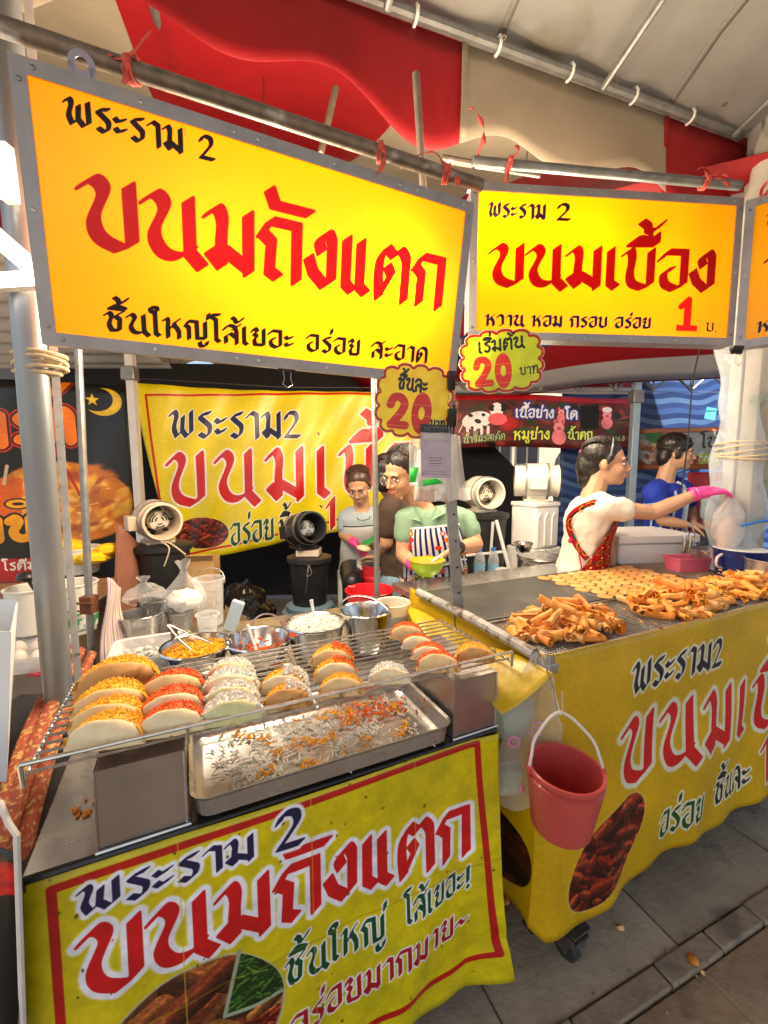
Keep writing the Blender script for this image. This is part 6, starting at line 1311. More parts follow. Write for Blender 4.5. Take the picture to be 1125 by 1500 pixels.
# meat banner
MA = Vector((.70, 4.30, 0)); MBB = Vector((2.56, 4.42, 0)); me_ = (MBB - MA).normalized(); MNn = Vector((me_.y, -me_.x, 0)); MW = (MBB - MA).length; MK_ = 520
def mp_(px, py): p = atpl(px, py, MA, MNn); return ((p - MA).dot(me_) * MK_, (2.18 - p.z) * MK_)
cv = Canvas(int(MW * MK_), int(.52 * MK_), (.30, .09, .08)); r_ = np.random.RandomState(3)
for i in range(140): cv.ell(r_.uniform(0, cv.w), r_.uniform(30, cv.h), r_.uniform(12, 50), r_.uniform(8, 26), [(.42, .10, .08), (.20, .16, .10), (.34, .20, .16), (.10, .22, .08), (.50, .20, .16), (.10, .08, .08)][r_.randint(6)], r_.uniform(-1, 1), .5)
cv.rect(0, 0, cv.w, 26, (.55, .05, .06)); cv.rect(cv.w * .70, 40, cv.w * .80, cv.h * .6, (.06, .05, .05)); cv.ell(cv.w * .30, cv.h * .55, 70, 50, (.58, .10, .08), 0, .5); cv.ell(cv.w * .40, cv.h * .72, 90, 34, (.12, .32, .08), 0, .5)
# a plain cow and two plain pigs
w_ = cv.w; h_ = cv.h; WH = (.82, .88, .92); BKc = (.05, .05, .05)
cv.ell(w_ * .125, h_ * .48, 78, 46, WH, -.15); [cv.ell(w_ * x, h_ * y, a, b, BKc, .4) for x, y, a, b in ((.09, .38, 14, 9), (.13, .50, 18, 11), (.165, .62, 14, 8), (.10, .62, 9, 7), (.16, .38, 10, 8))]
for x in (.075, .115, .15, .185): cv.line([(w_ * x, h_ * .62), (w_ * x, h_ * .80)], 15, WH)
cv.ell(w_ * .23, h_ * .30, 34, 40, WH); cv.ell(w_ * .205, h_ * .25, 15, 18, BKc); cv.ell(w_ * .262, h_ * .26, 12, 18, BKc); cv.ell(w_ * .235, h_ * .47, 50, 32, (.78, .32, .36)); cv.ell(w_ * .22, h_ * .26, 6, 8, WH); cv.ell(w_ * .25, h_ * .26, 6, 8, WH); cv.line([(w_ * .05, h_ * .55), (w_ * .03, h_ * .70)], 5, WH)
for (x, y, s_) in ((.595, .34, .6), (.585, .66, 1.0), (.845, .38, .8)): cv.ell(w_ * x, h_ * (y + .12 * s_), 38 * s_, 42 * s_, (.78, .42, .45)); cv.ell(w_ * x, h_ * (y - .07 * s_), 30 * s_, 26 * s_, (.84, .50, .52)); cv.ell(w_ * x, h_ * (y - .04 * s_), 13 * s_, 9 * s_, (.66, .28, .32)); cv.ell(w_ * x - 22 * s_, h_ * (y - .18 * s_), 10 * s_, 13 * s_, (.70, .34, .38), .4); cv.ell(w_ * x + 22 * s_, h_ * (y - .18 * s_), 10 * s_, 13 * s_, (.70, .34, .38), -.4)
cv.ell(w_ * .845, h_ * .22, 26, 14, (.85, .84, .84))
a, b = mp_(754, 614), mp_(812, 613); cv.text('เนื้อย่าง', *a, *b, 42, (.90, .92, .96), nib=.05, th=.09, halo=(.10, .16, .52), hw=7)
a, b = mp_(829, 613), mp_(847, 613); cv.text('โค', *a, *b, 42, (.90, .92, .96), nib=.05, th=.09, halo=(.10, .16, .52), hw=7)
a, b = mp_(752, 646), mp_(806, 644); cv.text('หมูย่าง', *a, *b, 42, (.80, .82, .30), nib=.05, th=.09, halo=(.08, .12, .05), hw=5)
a, b = mp_(832, 643), mp_(866, 642); cv.text('น้ำตก', *a, *b, 38, (.74, .80, .40), nib=.05, th=.09, halo=(.08, .12, .05), hw=5)
a, b = mp_(679, 650), mp_(739, 646); cv.text('น้ำจิ้มรสเด็ด', *a, *b, 30, (.55, .62, .42), nib=.05, th=.08, halo=(.10, .08, .05), hw=3)
a, b = mp_(876, 645), mp_(916, 643); cv.text('0814168', *a, *b, 24, (.55, .60, .42), nib=0, th=.08)
cv.a = np.clip(cv.a * 1.25, 0, 1); cv.noise(.12, 40, 2).noise(.08, 6, 7)
mb = MB(); mfn = lambda u, v: MA + me_ * (MW * u) - MNn * (.02 * math.sin(u * 11 + v * 3)) + Vector((0, 0, 2.18 - .52 * v + .015 * math.sin(u * 5))); mb.grid(mfn, 40, 8); mb.uv = [(i / 40, 1 - j / 8) for j in range(9) for i in range(41)]
t = thing('meat_banner', 'red banner with a spotted cow, pigs and outlined lettering across the dark opening', 'banner', MA); mb.build('banner_cloth', print_mat('meat_banner_print', cv, .4, bump=.15), t, solid=.001)
# fried squid banner
QA = aty(938, 628, 4.25); QB = aty(1085, 640, 4.0); qe = Vector(((QB - QA).x, (QB - QA).y, 0)).normalized(); QN = Vector((qe.y, -qe.x, 0)); QW = 1.05; QK = 520
cv = Canvas(int(QW * QK), int(.40 * QK), (.40, .22, .10)); cv.rect(0, 26, cv.w, cv.h - 26, (.46, .50, .52)); 
for i in range(40): cv.ell(r_.uniform(0, 150), r_.uniform(60, 200), r_.uniform(10, 30), r_.uniform(6, 18), [(.55, .40, .25), (.30, .20, .14), (.62, .55, .45), (.40, .14, .10)][r_.randint(4)], r_.uniform(-1, 1), .4)
cv.ell(70, 44, 62, 34, (.10, .32, .14), .3, .3); cv.rect(230, 132, cv.w, 178, (.52, .56, .04)); cv.ell(240, 160, 34, 22, (.42, .04, .05)); cv.line([(0, 198), (cv.w, 198)], 18, (.62, .34, .18)); cv.line([(0, 12), (cv.w, 12)], 20, (.56, .32, .16))
cv.text('ว ไข่หมึก', 200, 104, 470, 98, 52, (.04, .05, .08), nib=.08, th=.05); cv.noise(.1, 20, 3)
# "Fried Squid" in a light italic hand
LT = {'F': 'l .1,0 .2,.9 .55,.95|l .15,.5 .45,.52', 'r': 'l .05,0 .12,.5|c .12,.4 .22,.55 .32,.5', 'i': 'l .05,0 .12,.5|l .15,.7 .15,.72', 'e': 'c .05,.25 .3,.3 .25,.5 .08,.4 .06,.1 .3,.1', 'd': 'c .35,.4 .15,.5 .05,.2 .2,.0 .35,.2|l .32,.1 .45,.95', 'S': 'c .5,.85 .3,.95 .2,.7 .4,.45 .3,.1 .05,.1', 'q': 'c .35,.4 .15,.5 .05,.2 .2,.0 .35,.2|l .38,.5 .28,-.4', 'u': 'c .08,.5 .06,.1 .2,.0 .32,.2|l .38,.5 .34,.0'}
GLs = {k: (.36 if k in 'ri' else .5, v) for k, v in LT.items()}; GLs['F'] = (.58, LT['F']); bak = dict(GL); GL.update(GLs); cv.text('Fried Squid', 262, 168, 470, 166, 40, (.62, .80, .84), nib=0, th=.05, sp=.08)
mb = MB(); qfn = lambda u, v: QA + qe * (QW * u) - QN * (.015 * math.sin(u * 8 + v * 2)) + Vector((0, 0, .0 - .40 * v)); mb.grid(qfn, 24, 6); mb.uv = [(i / 24, 1 - j / 6) for j in range(7) for i in range(25)]
t = thing('squid_banner', 'brown and grey fried squid banner pinned on the blue tarpaulin', 'banner', QA); mb.build('banner_cloth', print_mat('squid_banner_print', cv, .4, bump=.1), t, solid=.001)
# far tent: striped awning and truss above the meat banner
m_far = stripe_mat('far_tent_stripes', [CRED, (.62, .62, .62), CRED, (.02, .06, .30)], .34, .12, .35, .5, .15)
t = thing('far_tent', 'far tent roof striped red, white and blue above the meat banner', 'tent', (2.2, 3.9, 0)); fd = Vector((.86, -.50, 0)).normalized(); fp = Vector((.50, .86, 0))
FO = Vector((.55, 4.35, 2.20)); mb = MB(); ffn = lambda u, v: FO + fd * (4.2 * u - .9) + fp * (-1.5 + 1.9 * v) + Vector((0, 0, .62 * (1 - v) + .02 * math.sin(u * 14)))
mb.grid(ffn, 30, 12); mb.uv = [(j / 12 * 1.9 + .0, i / 30) for j in range(13) for i in range(31)]; mb.build('roof_cloth', m_far, t, solid=.002)
mb = MB(); mb.grid(lambda u, v: Vector((.55 + 2.1 * u, 4.30 + .15 * u + .02 * math.sin(u * 20), 2.36 - .15 * v)), 30, 3); mb.uv = [(j * .11 + .0, i / 30) for j in range(4) for i in range(31)]; mb.build('valance', m_far, t, solid=.002)
for k in range(8):
    x = .6 + .36 * k; mb = MB(); mb.tube([(x, 4.15, 2.36), (x + .18, 4.15, 2.20), (x + .36, 4.15, 2.36)], .012, 6); mb.tube([(x + .18, 4.15, 2.20), (x + .18, 4.15, 2.38)], .010, 6); mb.build('truss_brace', m_galv, t)
mb = MB(); mb.tube([(.5, 4.15, 2.37), (3.7, 4.15, 2.37)], .015, 6); mb.tube([(.6, 4.2, 2.38), (2.3, 3.0, 2.62)], .018, 6); mb.tube([(2.35, 4.2, 2.3), (3.6, 3.2, 2.62)], .016, 6); mb.tube([(.5, 4.1, 2.19), (3.7, 4.1, 2.17)], .004, 5); mb.build('truss_rail', m_galv, t)
# corrugated roof, lamps and left-hand stall
t = thing('corrugated_roof', 'grey corrugated roof sheet behind the lit tubes at the picture edge', 'roof', (-2.8, 3.2, 2.2)); mb = MB()
mb.grid(lambda u, v: Vector((-4.3 + 2.4 * u, 2.0 + 1.9 * v, 2.35 + .25 * (1 - v) + .018 * math.sin(v * 60))), 6, 120); mb.uv = [(0, 0)] * len(mb.uv); mb.build('roof_sheet', mat('grey_sheet', (.42, .41, .39), .5, .3, var=.12, vscale=4), t, solid=.002)
m_tube = mat('lit_tube', (1, 1, 1), .3, emit=(1, .97, .92), estr=1.8)
for (a, b, lb) in ((aty(-40, 322, .86), aty(49, 398, .92), 'lit white fluorescent tube sloping towards the big sign'), (aty(-60, 413, .90), aty(50, 406, .92), 'lit white fluorescent tube below the sloping one'), (aty(-14, 200, .90), aty(-3, 285, .90), 'lit white fluorescent tube standing upright at the picture edge')):
    t = thing('fluorescent_lamp', lb, 'lamp', (a + b) / 2, 0, 'lit fluorescent tubes'); mb = MB(); mb.tube([a, b], .013, 12); mb.build('lit_tube', m_tube, t); mb = MB(); mb.bar(a + Vector((0, .028, .004)), b + Vector((0, .028, .004)), .022, .026); mb.build('batten', m_whitep, t)
t = thing('steel_counter', 'cluttered steel counter of the roti stall behind the thick pole', 'counter', (-1.75, 1.75, 0), .25); MC = place((-1.75, 1.75, 0), .25)
mb = MB(MC); mb.box((-.15, .15, .80), (1.15, .9, .03)); mb.build('counter_top', m_steelb, t, bevel=.004); mb = MB(MC); mb.box((-.15, .20, .4), (1.05, .78, .76)); mb.build('cabinet', mat('brown_cabinet', (.22, .16, .11), .6, var=.2, vscale=5), t)
def tub(px, py, y, r, h, label, mt, name='white_tub', printed=False, handle=None):
    c = aty(px, py, y); t = pail(name, label, c, r, h, mt, .84, None, handle, cat='tub')
    if printed:
        mb = MB(); mb.lathe([(r * .90 + .002, h * .12), (r * .945 + .002, h * .36)], 32, c); mb.build('printed_band', mat('green_band', (.05, .30, .10), .5, spots=((.75, .75, .72), 26, .5)), t)
        mb = MB(); mb.tube([c + Vector((math.sin(a) * (r * .97 + .003), -math.cos(a) * (r * .97 + .003), h * .52 + .016 * math.sin(a * 4 + 1.5))) for a in [-.9 + .1 * i for i in range(19)]], .004, 5); mb.build('green_arc', mat('green_ink', (.04, .28, .10), .5), t)
    return t
m_tub = mat('cream_plastic', (.72, .68, .60), .4, var=.05)
tub(48, 925, 1.55, .075, .17, 'cream plastic tub with a black ladle on the roti counter', m_tub); tub(112, 925, 1.72, .085, .21, 'cream tub with green print half hidden by the thin pole', m_tub, printed=True); tub(118, 838, 2.0, .09, .12, 'tub of bright yellow bags farther back on the roti counter', m_tub)
mb = MB(); c = aty(114, 812, 1.98)
for i in range(7): mb.ell(c + Vector((random.uniform(-.10, .14), random.uniform(-.05, .05), random.uniform(-.02, .04))), (.06, .05, .03), Euler((0, random.uniform(-.6, .6), random.random())).to_matrix(), 8, 5)
tag(mb.build('yellow_bags', mat('yellow_bag', (.86, .50, .01), .35, bump=.3, bscale=20), angle=20), 'crumpled bright yellow bags above the cream tubs', 'bags')
mb = MB(); a = aty(38, 845, 1.55); mb.ell(a, (.03, .03, .02), n=10, k=6); mb.tube([a, a + Vector((.03, .02, -.09))], .006, 6); tag(mb.build('ladle', m_blackp), 'black plastic ladle standing in the cream tub', 'ladle')
mb = MB(MC); rloft(mb, [rrect(-.42, -.18, .20, .14, .02, .815), rrect(-.42, -.18, .22, .16, .02, .89), rrect(-.42, -.18, .235, .175, .02, .892)]); tag(mb.build('steel_pan', m_steelb, solid=.002), 'deep square steel pan on the roti counter, edge on', 'pan')
c = aty(30, 962, 1.42); t = thing('egg_tray', 'clear plastic tray with pale eggs low beside the thick pole', 'egg tray', c); mb = MB(place(c, .3)); rloft(mb, [rrect(0, 0, .13, .08, .02, -.03), rrect(0, 0, .15, .10, .02, .03)]); mb.build('tray_body', m_clear2, t, solid=.002)
for i in range(8): mb = MB(); mb.ell(c + Vector((-.10 + .065 * (i % 4), -.04 + .075 * (i // 4), .012)), (.024, .024, .031), n=12, k=8); mb.build('egg', mat('pale_egg', (.70, .62, .54), .5), t)
mb = MB(); c = aty(58, 985, 1.38); mb.ell(c, (.045, .02, .012), n=10, k=6); tag(mb.build('red_scraper', mat('red_gloss', (.60, .02, .03), .3)), 'small glossy red scraper below the egg tray', 'scraper')
# floor-level clutter: board, cardboard box, bags, bins with fans
a_ = [aty(x, y, 1.95) for x, y in ((170, 770), (186, 795), (192, 860), (180, 905), (166, 860))]; mb = MB(); q = [aty(172, 768, 2.0), aty(206, 800, 2.15), aty(196, 915, 2.0), aty(168, 905, 1.85)]; mb.prism(q, (q[1] - q[0]).cross(q[3] - q[0]), .012); tag(mb.build('brown_board', mat('brown_board', (.26, .10, .06), .8, var=.2, vscale=12), smooth=False), 'reddish brown board leaning on the black bin with the cream fan', 'board')
def bin_(px, py, y, r, h, label, mt, lidm, stand=None, name='black_bin'):
    c = aty(px, py, y); c.z -= h; t = pail(name, label, c, r, h, mt, .84, None, None, cat='bin'); mb = MB(); mb.lathe([(r + .006, h - .03), (r + .014, h - .02), (r + .014, h + .004), (r - .02, h + .012), (1e-4, h + .010)], 32, c); mb.build('lid', lidm, t); return c + Vector((0, 0, h + .012)), t
def fan(base, yaw, s, label, mt, hubm, pitch=0, strap=False):
    t = thing('duct_fan', label, 'fan', base, yaw, 'duct fans standing on bins and boxes'); MF = place(base, yaw) @ Matrix.Translation((0, 0, .115 * s)) @ Matrix.Rotation(pitch, 4, 'X')
    mb = MB(MF); R1, L = .088 * s, .115 * s
    mb.lathe([(R1 * .80, -L), (R1 * .98, -L), (R1 * .98, -L * .55), (R1 * 1.10, -L * .5), (R1 * 1.10, L * .45), (R1 * .98, L * .5), (R1 * .98, L * .92), (R1 * 1.02, L * .94), (R1 * 1.02, L), (R1 * .9, L), (R1 * .87, L * .9), (R1 * .85, -L * .9)], 36, ax=(0, -1, 0), closed=True); mb.build('fan_housing', mt, t, bevel=0)
    mb = MB(MF); mb.lathe([(1e-4, L * .45), (R1 * .30, L * .45), (R1 * .52, L * .40), (R1 * .56, L * .3), (R1 * .56, -L * .5), (1e-4, -L * .5)], 24, ax=(0, -1, 0)); hb_ = mb.build('hub', hubm, t)
    mb = MB(MF)
    for rr_ in (.2, .36, .48):
        for q in range(3): mb.tube([Vector((R1 * rr_ * math.cos(a), -L * .455, R1 * rr_ * math.sin(a))) for a in [q * 2.1 + .17 * i for i in range(8)]], .0032 * s, 5)
    mb.build('hub_slots', m_dark, hb_)
    for k in range(7):
        a = k * 6.283 / 7; mb = MB(MF); c_, s_ = math.cos(a), math.sin(a); mb.add([(R1 * .5 * c_ - .004 * s_, -L * .1, R1 * .5 * s_ + .004 * c_), (R1 * .85 * c_ - .004 * s_, -L * .1, R1 * .85 * s_ + .004 * c_), (R1 * .85 * c_ + .01 * s_, L * .25, R1 * .85 * s_ - .01 * c_), (R1 * .5 * c_ + .01 * s_, L * .25, R1 * .5 * s_ - .01 * c_)], [(0, 1, 2, 3)]); mb.build('vane', m_dark, t, solid=.002 * s)
    for y in ((-.5, .5)):
        mb = MB(MF); mb.lathe([(R1 * 1.105, y * L - .006 * s), (R1 * 1.125, y * L - .006 * s), (R1 * 1.125, y * L + .006 * s), (R1 * 1.105, y * L + .006 * s)], 36, ax=(0, -1, 0), closed=True); mb.build('clamp_band', m_steel if strap else mat('band_grey', (.30, .29, .27), .4, .4), t)
    mb = MB(place(base, yaw)); mb.box((0, 0, .008 * s), (.13 * s, .13 * s, .016 * s)); mb.box((0, 0, .02 * s), (.10 * s, .10 * s, .03 * s), taper=1.0); mb.build('foot_plate', mt, t, bevel=.004)
    mb = MB(MF); mb.box((-R1 * 1.25, 0, -R1 * .1), (.05 * s, .09 * s, .07 * s)); mb.build('terminal_box', mt, t, bevel=.005); return t
m_bb = mat('matt_black_plastic', (.012, .012, .013), .45, var=.3, vscale=6); m_cream = mat('aged_cream_plastic', (.62, .50, .36), .4, var=.1, vscale=12, spots=((.42, .32, .2), 14, .62)); m_hub = mat('aged_hub', (.52, .48, .38), .45)
tp, _ = bin_(237, 798, 2.2, .135, .42, 'black lidded bin carrying the cream duct fan', m_bb, m_bb); fan(tp + Vector((-.02, 0, .0)), R(42), 1.05, 'cream duct fan on a black bin beside the cardboard box', m_cream, m_hub)
mb = MB(); q = tp + Vector((.05, -.10, .02)); mb.tube(spline([q, q + Vector((.05, -.02, -.03)), q + Vector((.02, -.02, -.12))], 5), .004, 5); mb.tube(spline([q, q + Vector((.05, -.01, -.005)), q + Vector((.13, -.02, -.06))], 5), .004, 5); tag(mb.build('straw_tie', m_rope), 'loose straw-coloured tie hanging off the lid under the cream fan', 'tie')
tp, _ = bin_(453, 816, 2.45, .115, .30, 'black bin with a wire tie carrying the black duct fan', m_bb, m_bb)
mb = MB(); mb.box(tp + Vector((-.0, 0, .02)), (.13, .13, .035)); tag(mb.build('wood_block', mat('pale_block', (.55, .45, .34), .7, var=.15), bevel=.003), 'pale block under the black duct fan', 'block'); fan(tp + Vector((-.03, 0, .04)), R(38), 1.0, 'black duct fan with bright bands on a black bin', m_bb, mat('hub_grey', (.25, .28, .30), .4), R(-12), True)
mb = MB(); q = tp + Vector((.02, -.125, -.03)); mb.tube(spline([q, q + Vector((.015, -.005, -.05)), q + Vector((-.012, -.005, -.06)), q, q + Vector((-.02, -.004, -.16))], 5), .0022, 5); tag(mb.build('wire_tie', m_steel), 'pale wire looped down the side of the bin under the black fan', 'wire')
c = aty(455, 905, 2.45); t = thing('blue_stand', 'round grey-blue plastic stand under the black bin', 'stand', c); mb = MB(); mb.lathe([(1e-4, 0), (.17, 0), (.165, .05), (.14, .055), (.14, .085), (.125, .095), (1e-4, .095)], 36, c); mb.build('stand_body', mat('slate_blue_plastic', (.10, .19, .25), .45), t)
mb = MB(); mb.lathe([(.15, -.6), (.16, 0)], 20, c); mb.build('stand_base', m_bb, t)
c = aty(294, 890, 2.28); t = thing('cardboard_box', 'tall open cardboard box with red print beside the black bin', 'box', c, .1); m_card = mat('cardboard', (.46, .27, .10), .8, var=.1, vscale=20); Mx = place((c.x, c.y, .44), .16)
for (p, d_) in (((0, -.07, .26), (.19, .004, .52)), ((0, .07, .26), (.19, .004, .52)), ((-.093, 0, .26), (.004, .136, .52)), ((.093, 0, .26), (.004, .136, .52))): mb = MB(Mx); mb.box(p, d_); mb.build('side_panel', m_card, t)
mb = MB(Mx); mb.bar((0, -.075, .52), (0, -.10, .55), .19, .004, (0, 1, 0)); mb.build('open_flap', m_card, t)
mb = MB(Mx)
for k in range(3): mb.box((-.04 + .04 * k, -.0735, .30), (.026, .001, .022), Matrix.Rotation(.0 if k < 2 else .78, 3, 'Y'))
mb.box((-.02, -.0735, .20), (.08, .001, .02)); mb.build('red_print', mat('red_ink', (.60, .12, .04), .8), t)
for k in range(4):
    q = [aty(310 + 10 * k, 880 + k * 3, 2.15 - .02 * k), aty(330 + 10 * k, 905, 2.1 - .02 * k), aty(350 + 6 * k, 945, 2.0), aty(320 + 6 * k, 940, 2.0)]; mb = MB(); mb.prism(q, (q[1] - q[0]).cross(q[3] - q[0]), .005); tag(mb.build('flat_cardboard', mat('dull_cardboard', (.22, .13, .07), .85, var=.15, vscale=10), smooth=False), 'flattened brown cardboard sheet leaning in front of the cardboard box', 'cardboard', 'flattened cardboard sheets')
c = aty(357, 900, 2.5); c.z -= .02; t = thing('rubbish_bag', 'crumpled black rubbish bag on the ground beneath the yellow banner', 'rubbish bag', c); mb = MB(); mb.ell((0, 0, 0), 1, n=40, k=26)
mb.v = [c + Vector((v.x * .17, v.y * .15, v.z * .15 + (.05 * max(0, v.z) ** 3))) * (1 + .0) + (v * (.035 * noise.noise(v * 2.6) + .03 * abs(noise.noise(v * 6)) )) for v in mb.v]; mb.build('bag_film', mat('black_film', (.008, .008, .009), .22, bump=.5, bscale=14), t, angle=24)
mb = MB(); mb.tube([c + Vector((-.05, .03, .15)), c + Vector((0, 0, .19)), c + Vector((.04, .01, .22))], [.03, .015, .03], 8); mb.build('tied_neck', MATS['black_film'], t)
c = aty(357, 960, 2.5); mb = MB(); mb.box((c.x, c.y, c.z / 2 - .03), (.6, .5, max(.1, c.z - .04))); tag(mb.build('dark_crate', m_dark, bevel=.01), 'dark crate under the black rubbish bag', 'crate')
# red tubs near the seated woman
m_red2 = mat('bright_red_plastic', (.62, .02, .03), .32, var=.08)
c = aty(541, 910, 1.95); c.z = .72; t = pail('red_tub', 'shallow bright red tub just behind the steel pail', c + Vector((.0, .05, 0)), .115, .14, m_red2, .82, None, None, cat='tub')
mb = MB(); q = c + Vector((-.10, .03, .14)); mb.tube([q, q + Vector((.0, 0, .02)), q + Vector((.03, 0, .02)), q + Vector((.03, 0, 0))], .006, 6); mb.build('tub_handle', m_red2, t); mb = MB(); mb.box(c + Vector((0, .05, -.1)), (.2, .2, .2)); tag(mb.build('dark_stand', m_dark, bevel=.01), 'dark stand under the shallow red tub', 'stand')
c = aty(553, 900, 2.62); c.z = .0; hz = aty(553, 826, 2.62).z; t = pail('red_bucket', 'large red bucket with pancakes on its lid beside the seated woman', c, .10, hz, m_red2, .85, None, None, cat='bucket')
mb = MB(); mb.lathe([(.102, hz - .10), (.108, hz - .09), (.108, hz - .07), (.102, hz - .06)], 30, c); mb.build('rim_rib', m_red2, t)
for k in range(5):
    mb = MB(); mb.ell(c + Vector((random.uniform(-.06, .06), random.uniform(-.07, .0), hz + .012 + .012 * k)), (.045, .04, .011), n=14, k=6); tag(mb.build('plain_pancake', m_pan[1]), 'unfilled pale pancake lying on the large red bucket', 'pancake', 'plain pancakes on the red bucket')
mb = MB(); q = c + Vector((-.04, -.03, hz + .09)); mb.grid(lambda u, v: q + Vector((.13 * (u - .5), .05 * (v - .5), .05 * math.sin(u * 3) + .03 * v + .01 * math.sin(u * 13))), 12, 6); mb.uv = [(0, 0)] * len(mb.uv); tag(mb.build('green_bag', mat('green_bag', (.02, .34, .06), .4), solid=.002), 'crumpled green bag on top of the red bucket pancakes', 'bag')
# fans, boxes and pots behind the griddle
tp, _ = bin_(706, 752, 2.85, .165, .60, 'large black bin carrying the off-white duct fan seen end on', m_bb, m_bb); fan(tp, R(12), 1.12, 'off-white duct fan seen end on, on the large black bin', mat('offwhite_plastic', (.62, .60, .52), .4, var=.08), mat('ivory_hub', (.66, .62, .5), .4))
c = aty(782, 800, 2.8); t = thing('foam_crate', 'tall white ribbed foam crate carrying the side-on duct fan', 'foam crate', c, .35); zt = aty(780, 740, 2.8).z; zb = c.z; Mf = place((c.x, c.y, zb), .55); mb = MB(Mf); mb.box((0, 0, (zt - zb) / 2), (.235, .20, zt - zb)); mb.build('crate_body', m_foam, t, bevel=.014)
for x in (-.07, 0, .07): mb = MB(Mf); mb.bar((x - .025, -.103, .02), (x - .025, -.103, (zt - zb) * .72), .010, .006, (0, 1, 0)); mb.bar((x - .025, -.103, (zt - zb) * .72), (x, -.103, (zt - zb) * .85), .010, .006, (0, 1, 0)); mb.build('rib', m_foam, t)
mb = MB(Mf); mb.box((0, 0, zt - zb + .01), (.245, .21, .03)); mb.build('lid', m_foam, t, bevel=.008)
fan((c.x, c.y, zt + .025), R(76), 1.18, 'off-white duct fan lying side on over the foam crate', MATS['offwhite_plastic'], MATS['ivory_hub'])
mb = MB(Mf); mb.box((.02, .02, -.13), (.27, .24, .26)); t2 = tag(mb.build('foam_crate', m_foam, bevel=.014), 'lower white foam crate under the ribbed one', 'foam crate')
mb = MB(Mf); mb.box((.0, .0, -zb / 2 - .13), (.4, .35, zb - .26)); tag(mb.build('dark_crate', m_dark, bevel=.01), 'dark crate under the stacked foam crates', 'crate')
c = aty(790, 870, 2.55); t = pail('steel_pot', 'big steel pot below the white foam crates', c + Vector((0, 0, .0)), .135, .24, m_steelb, 1.0, None, None, cat='pot'); mb = MB(); mb.lathe([(.138, .225), (.143, .232), (.138, .24), (.05, .26), (1e-4, .262)], 32, c); mb.build('lid', m_steelb, t); mb = MB(); mb.tube([c + Vector((.02, -.03, .26)), c + Vector((.02, -.03, .29)), c + Vector((.06, -.03, .29))], .005, 6); mb.build('handle', m_steel, t)
c = aty(766, 808, 2.4); bowl('steel_bowl', 'small steel bowl balanced on the big pot', 'bowl', c, .05, .05, m_chrome, .7)
t = pail('steel_jug', 'dark steel jug in front of the big pot', aty(778, 862, 2.35), .05, .13, m_steelb, .95, None, None, cat='jug')
def bottle(px, py, y, label, capc, lblc):
    c = aty(px, py, y); t = thing('water_bottle', label, 'bottle', c, 0, 'plastic water bottles behind the griddle'); mb = MB(); pr = [(1e-4, 0), (.030, 0), (.033, .008), (.033, .05), (.031, .055), (.033, .06), (.033, .10), (.031, .105), (.033, .11), (.032, .14), (.022, .17), (.013, .185), (.013, .195)]
    mb.lathe(pr, 22, c); mb.build('bottle_body', film('bottle_film', (.75, .80, .82), .30, .1), t); mb = MB(); mb.lathe([(.0145, .190), (.0145, .208), (1e-4, .210)], 16, c); mb.build('cap', mat('cap_' + label[:5], capc, .4), t); mb = MB(); mb.lathe([(.0336, .075), (.0336, .115)], 22, c); mb.build('label_band', mat('band_' + label[:5], lblc, .4), t); return c
c = bottle(702, 852, 2.5, 'clear water bottle with a blue cap', (.03, .20, .60), (.25, .50, .70)); bottle(722, 852, 2.5, 'clear water bottle with a green cap', (.10, .50, .04), (.12, .50, .20))
mb = MB(); mb.box((c.x + .08, c.y + .05, c.z / 2 - .002), (.5, .3, c.z - .004)); tag(mb.build('white_table', m_whitep, bevel=.01), 'low white table top under the water bottles', 'table')
t = thing('white_stand', 'white folding stand leaning beside the water bottles', 'stand', aty(740, 830, 2.55)); mb = MB(); mb.bar(aty(727, 762, 2.6), aty(748, 842, 2.5), .018, .012); mb.build('leg', m_whitep, t); mb = MB(); mb.bar(aty(668, 815, 2.5), aty(738, 808, 2.55), .016, .012); mb.build('shelf_bar', m_whitep, t); mb = MB(); mb.bar(aty(722, 765, 2.65), aty(716, 850, 2.75), .016, .012); mb.build('leg', m_whitep, t)
mb = MB(); c = aty(736, 838, 2.45); mb.ell(c, (.05, .04, .03), n=10, k=6); tag(mb.build('clear_wrap', m_clear2, angle=20), 'crumpled clear wrap beside the green capped bottle', 'plastic wrap')
mb = MB(); c = aty(690, 812, 2.7); mb.lathe([(1e-4, 0), (.03, 0), (.03, .12), (1e-4, .12)], 16, c); tag(mb.build('red_canister', m_red2), 'small dark red canister behind the aproned woman', 'canister')
t = thing('red_stool', 'red plastic chair back glimpsed behind the man in blue', 'chair', aty(1038, 770, 3.3)); c = aty(1038, 740, 3.2); mb = MB(); mb.box(c, (.34, .03, .5)); mb.build('backrest', m_red2, t, bevel=.02); mb = MB(); mb.box(c + Vector((0, .2, -.42)), (.36, .36, .04)); mb.build('seat', m_red2, t, bevel=.015)
for sx in (-.15, .15):
    for y in (.03, .36): mb = MB(); mb.bar(c + Vector((sx, y, -.44)), Vector((c.x + sx * 1.1, c.y + y, 0)), .03, .03); mb.build('leg', m_red2, t)
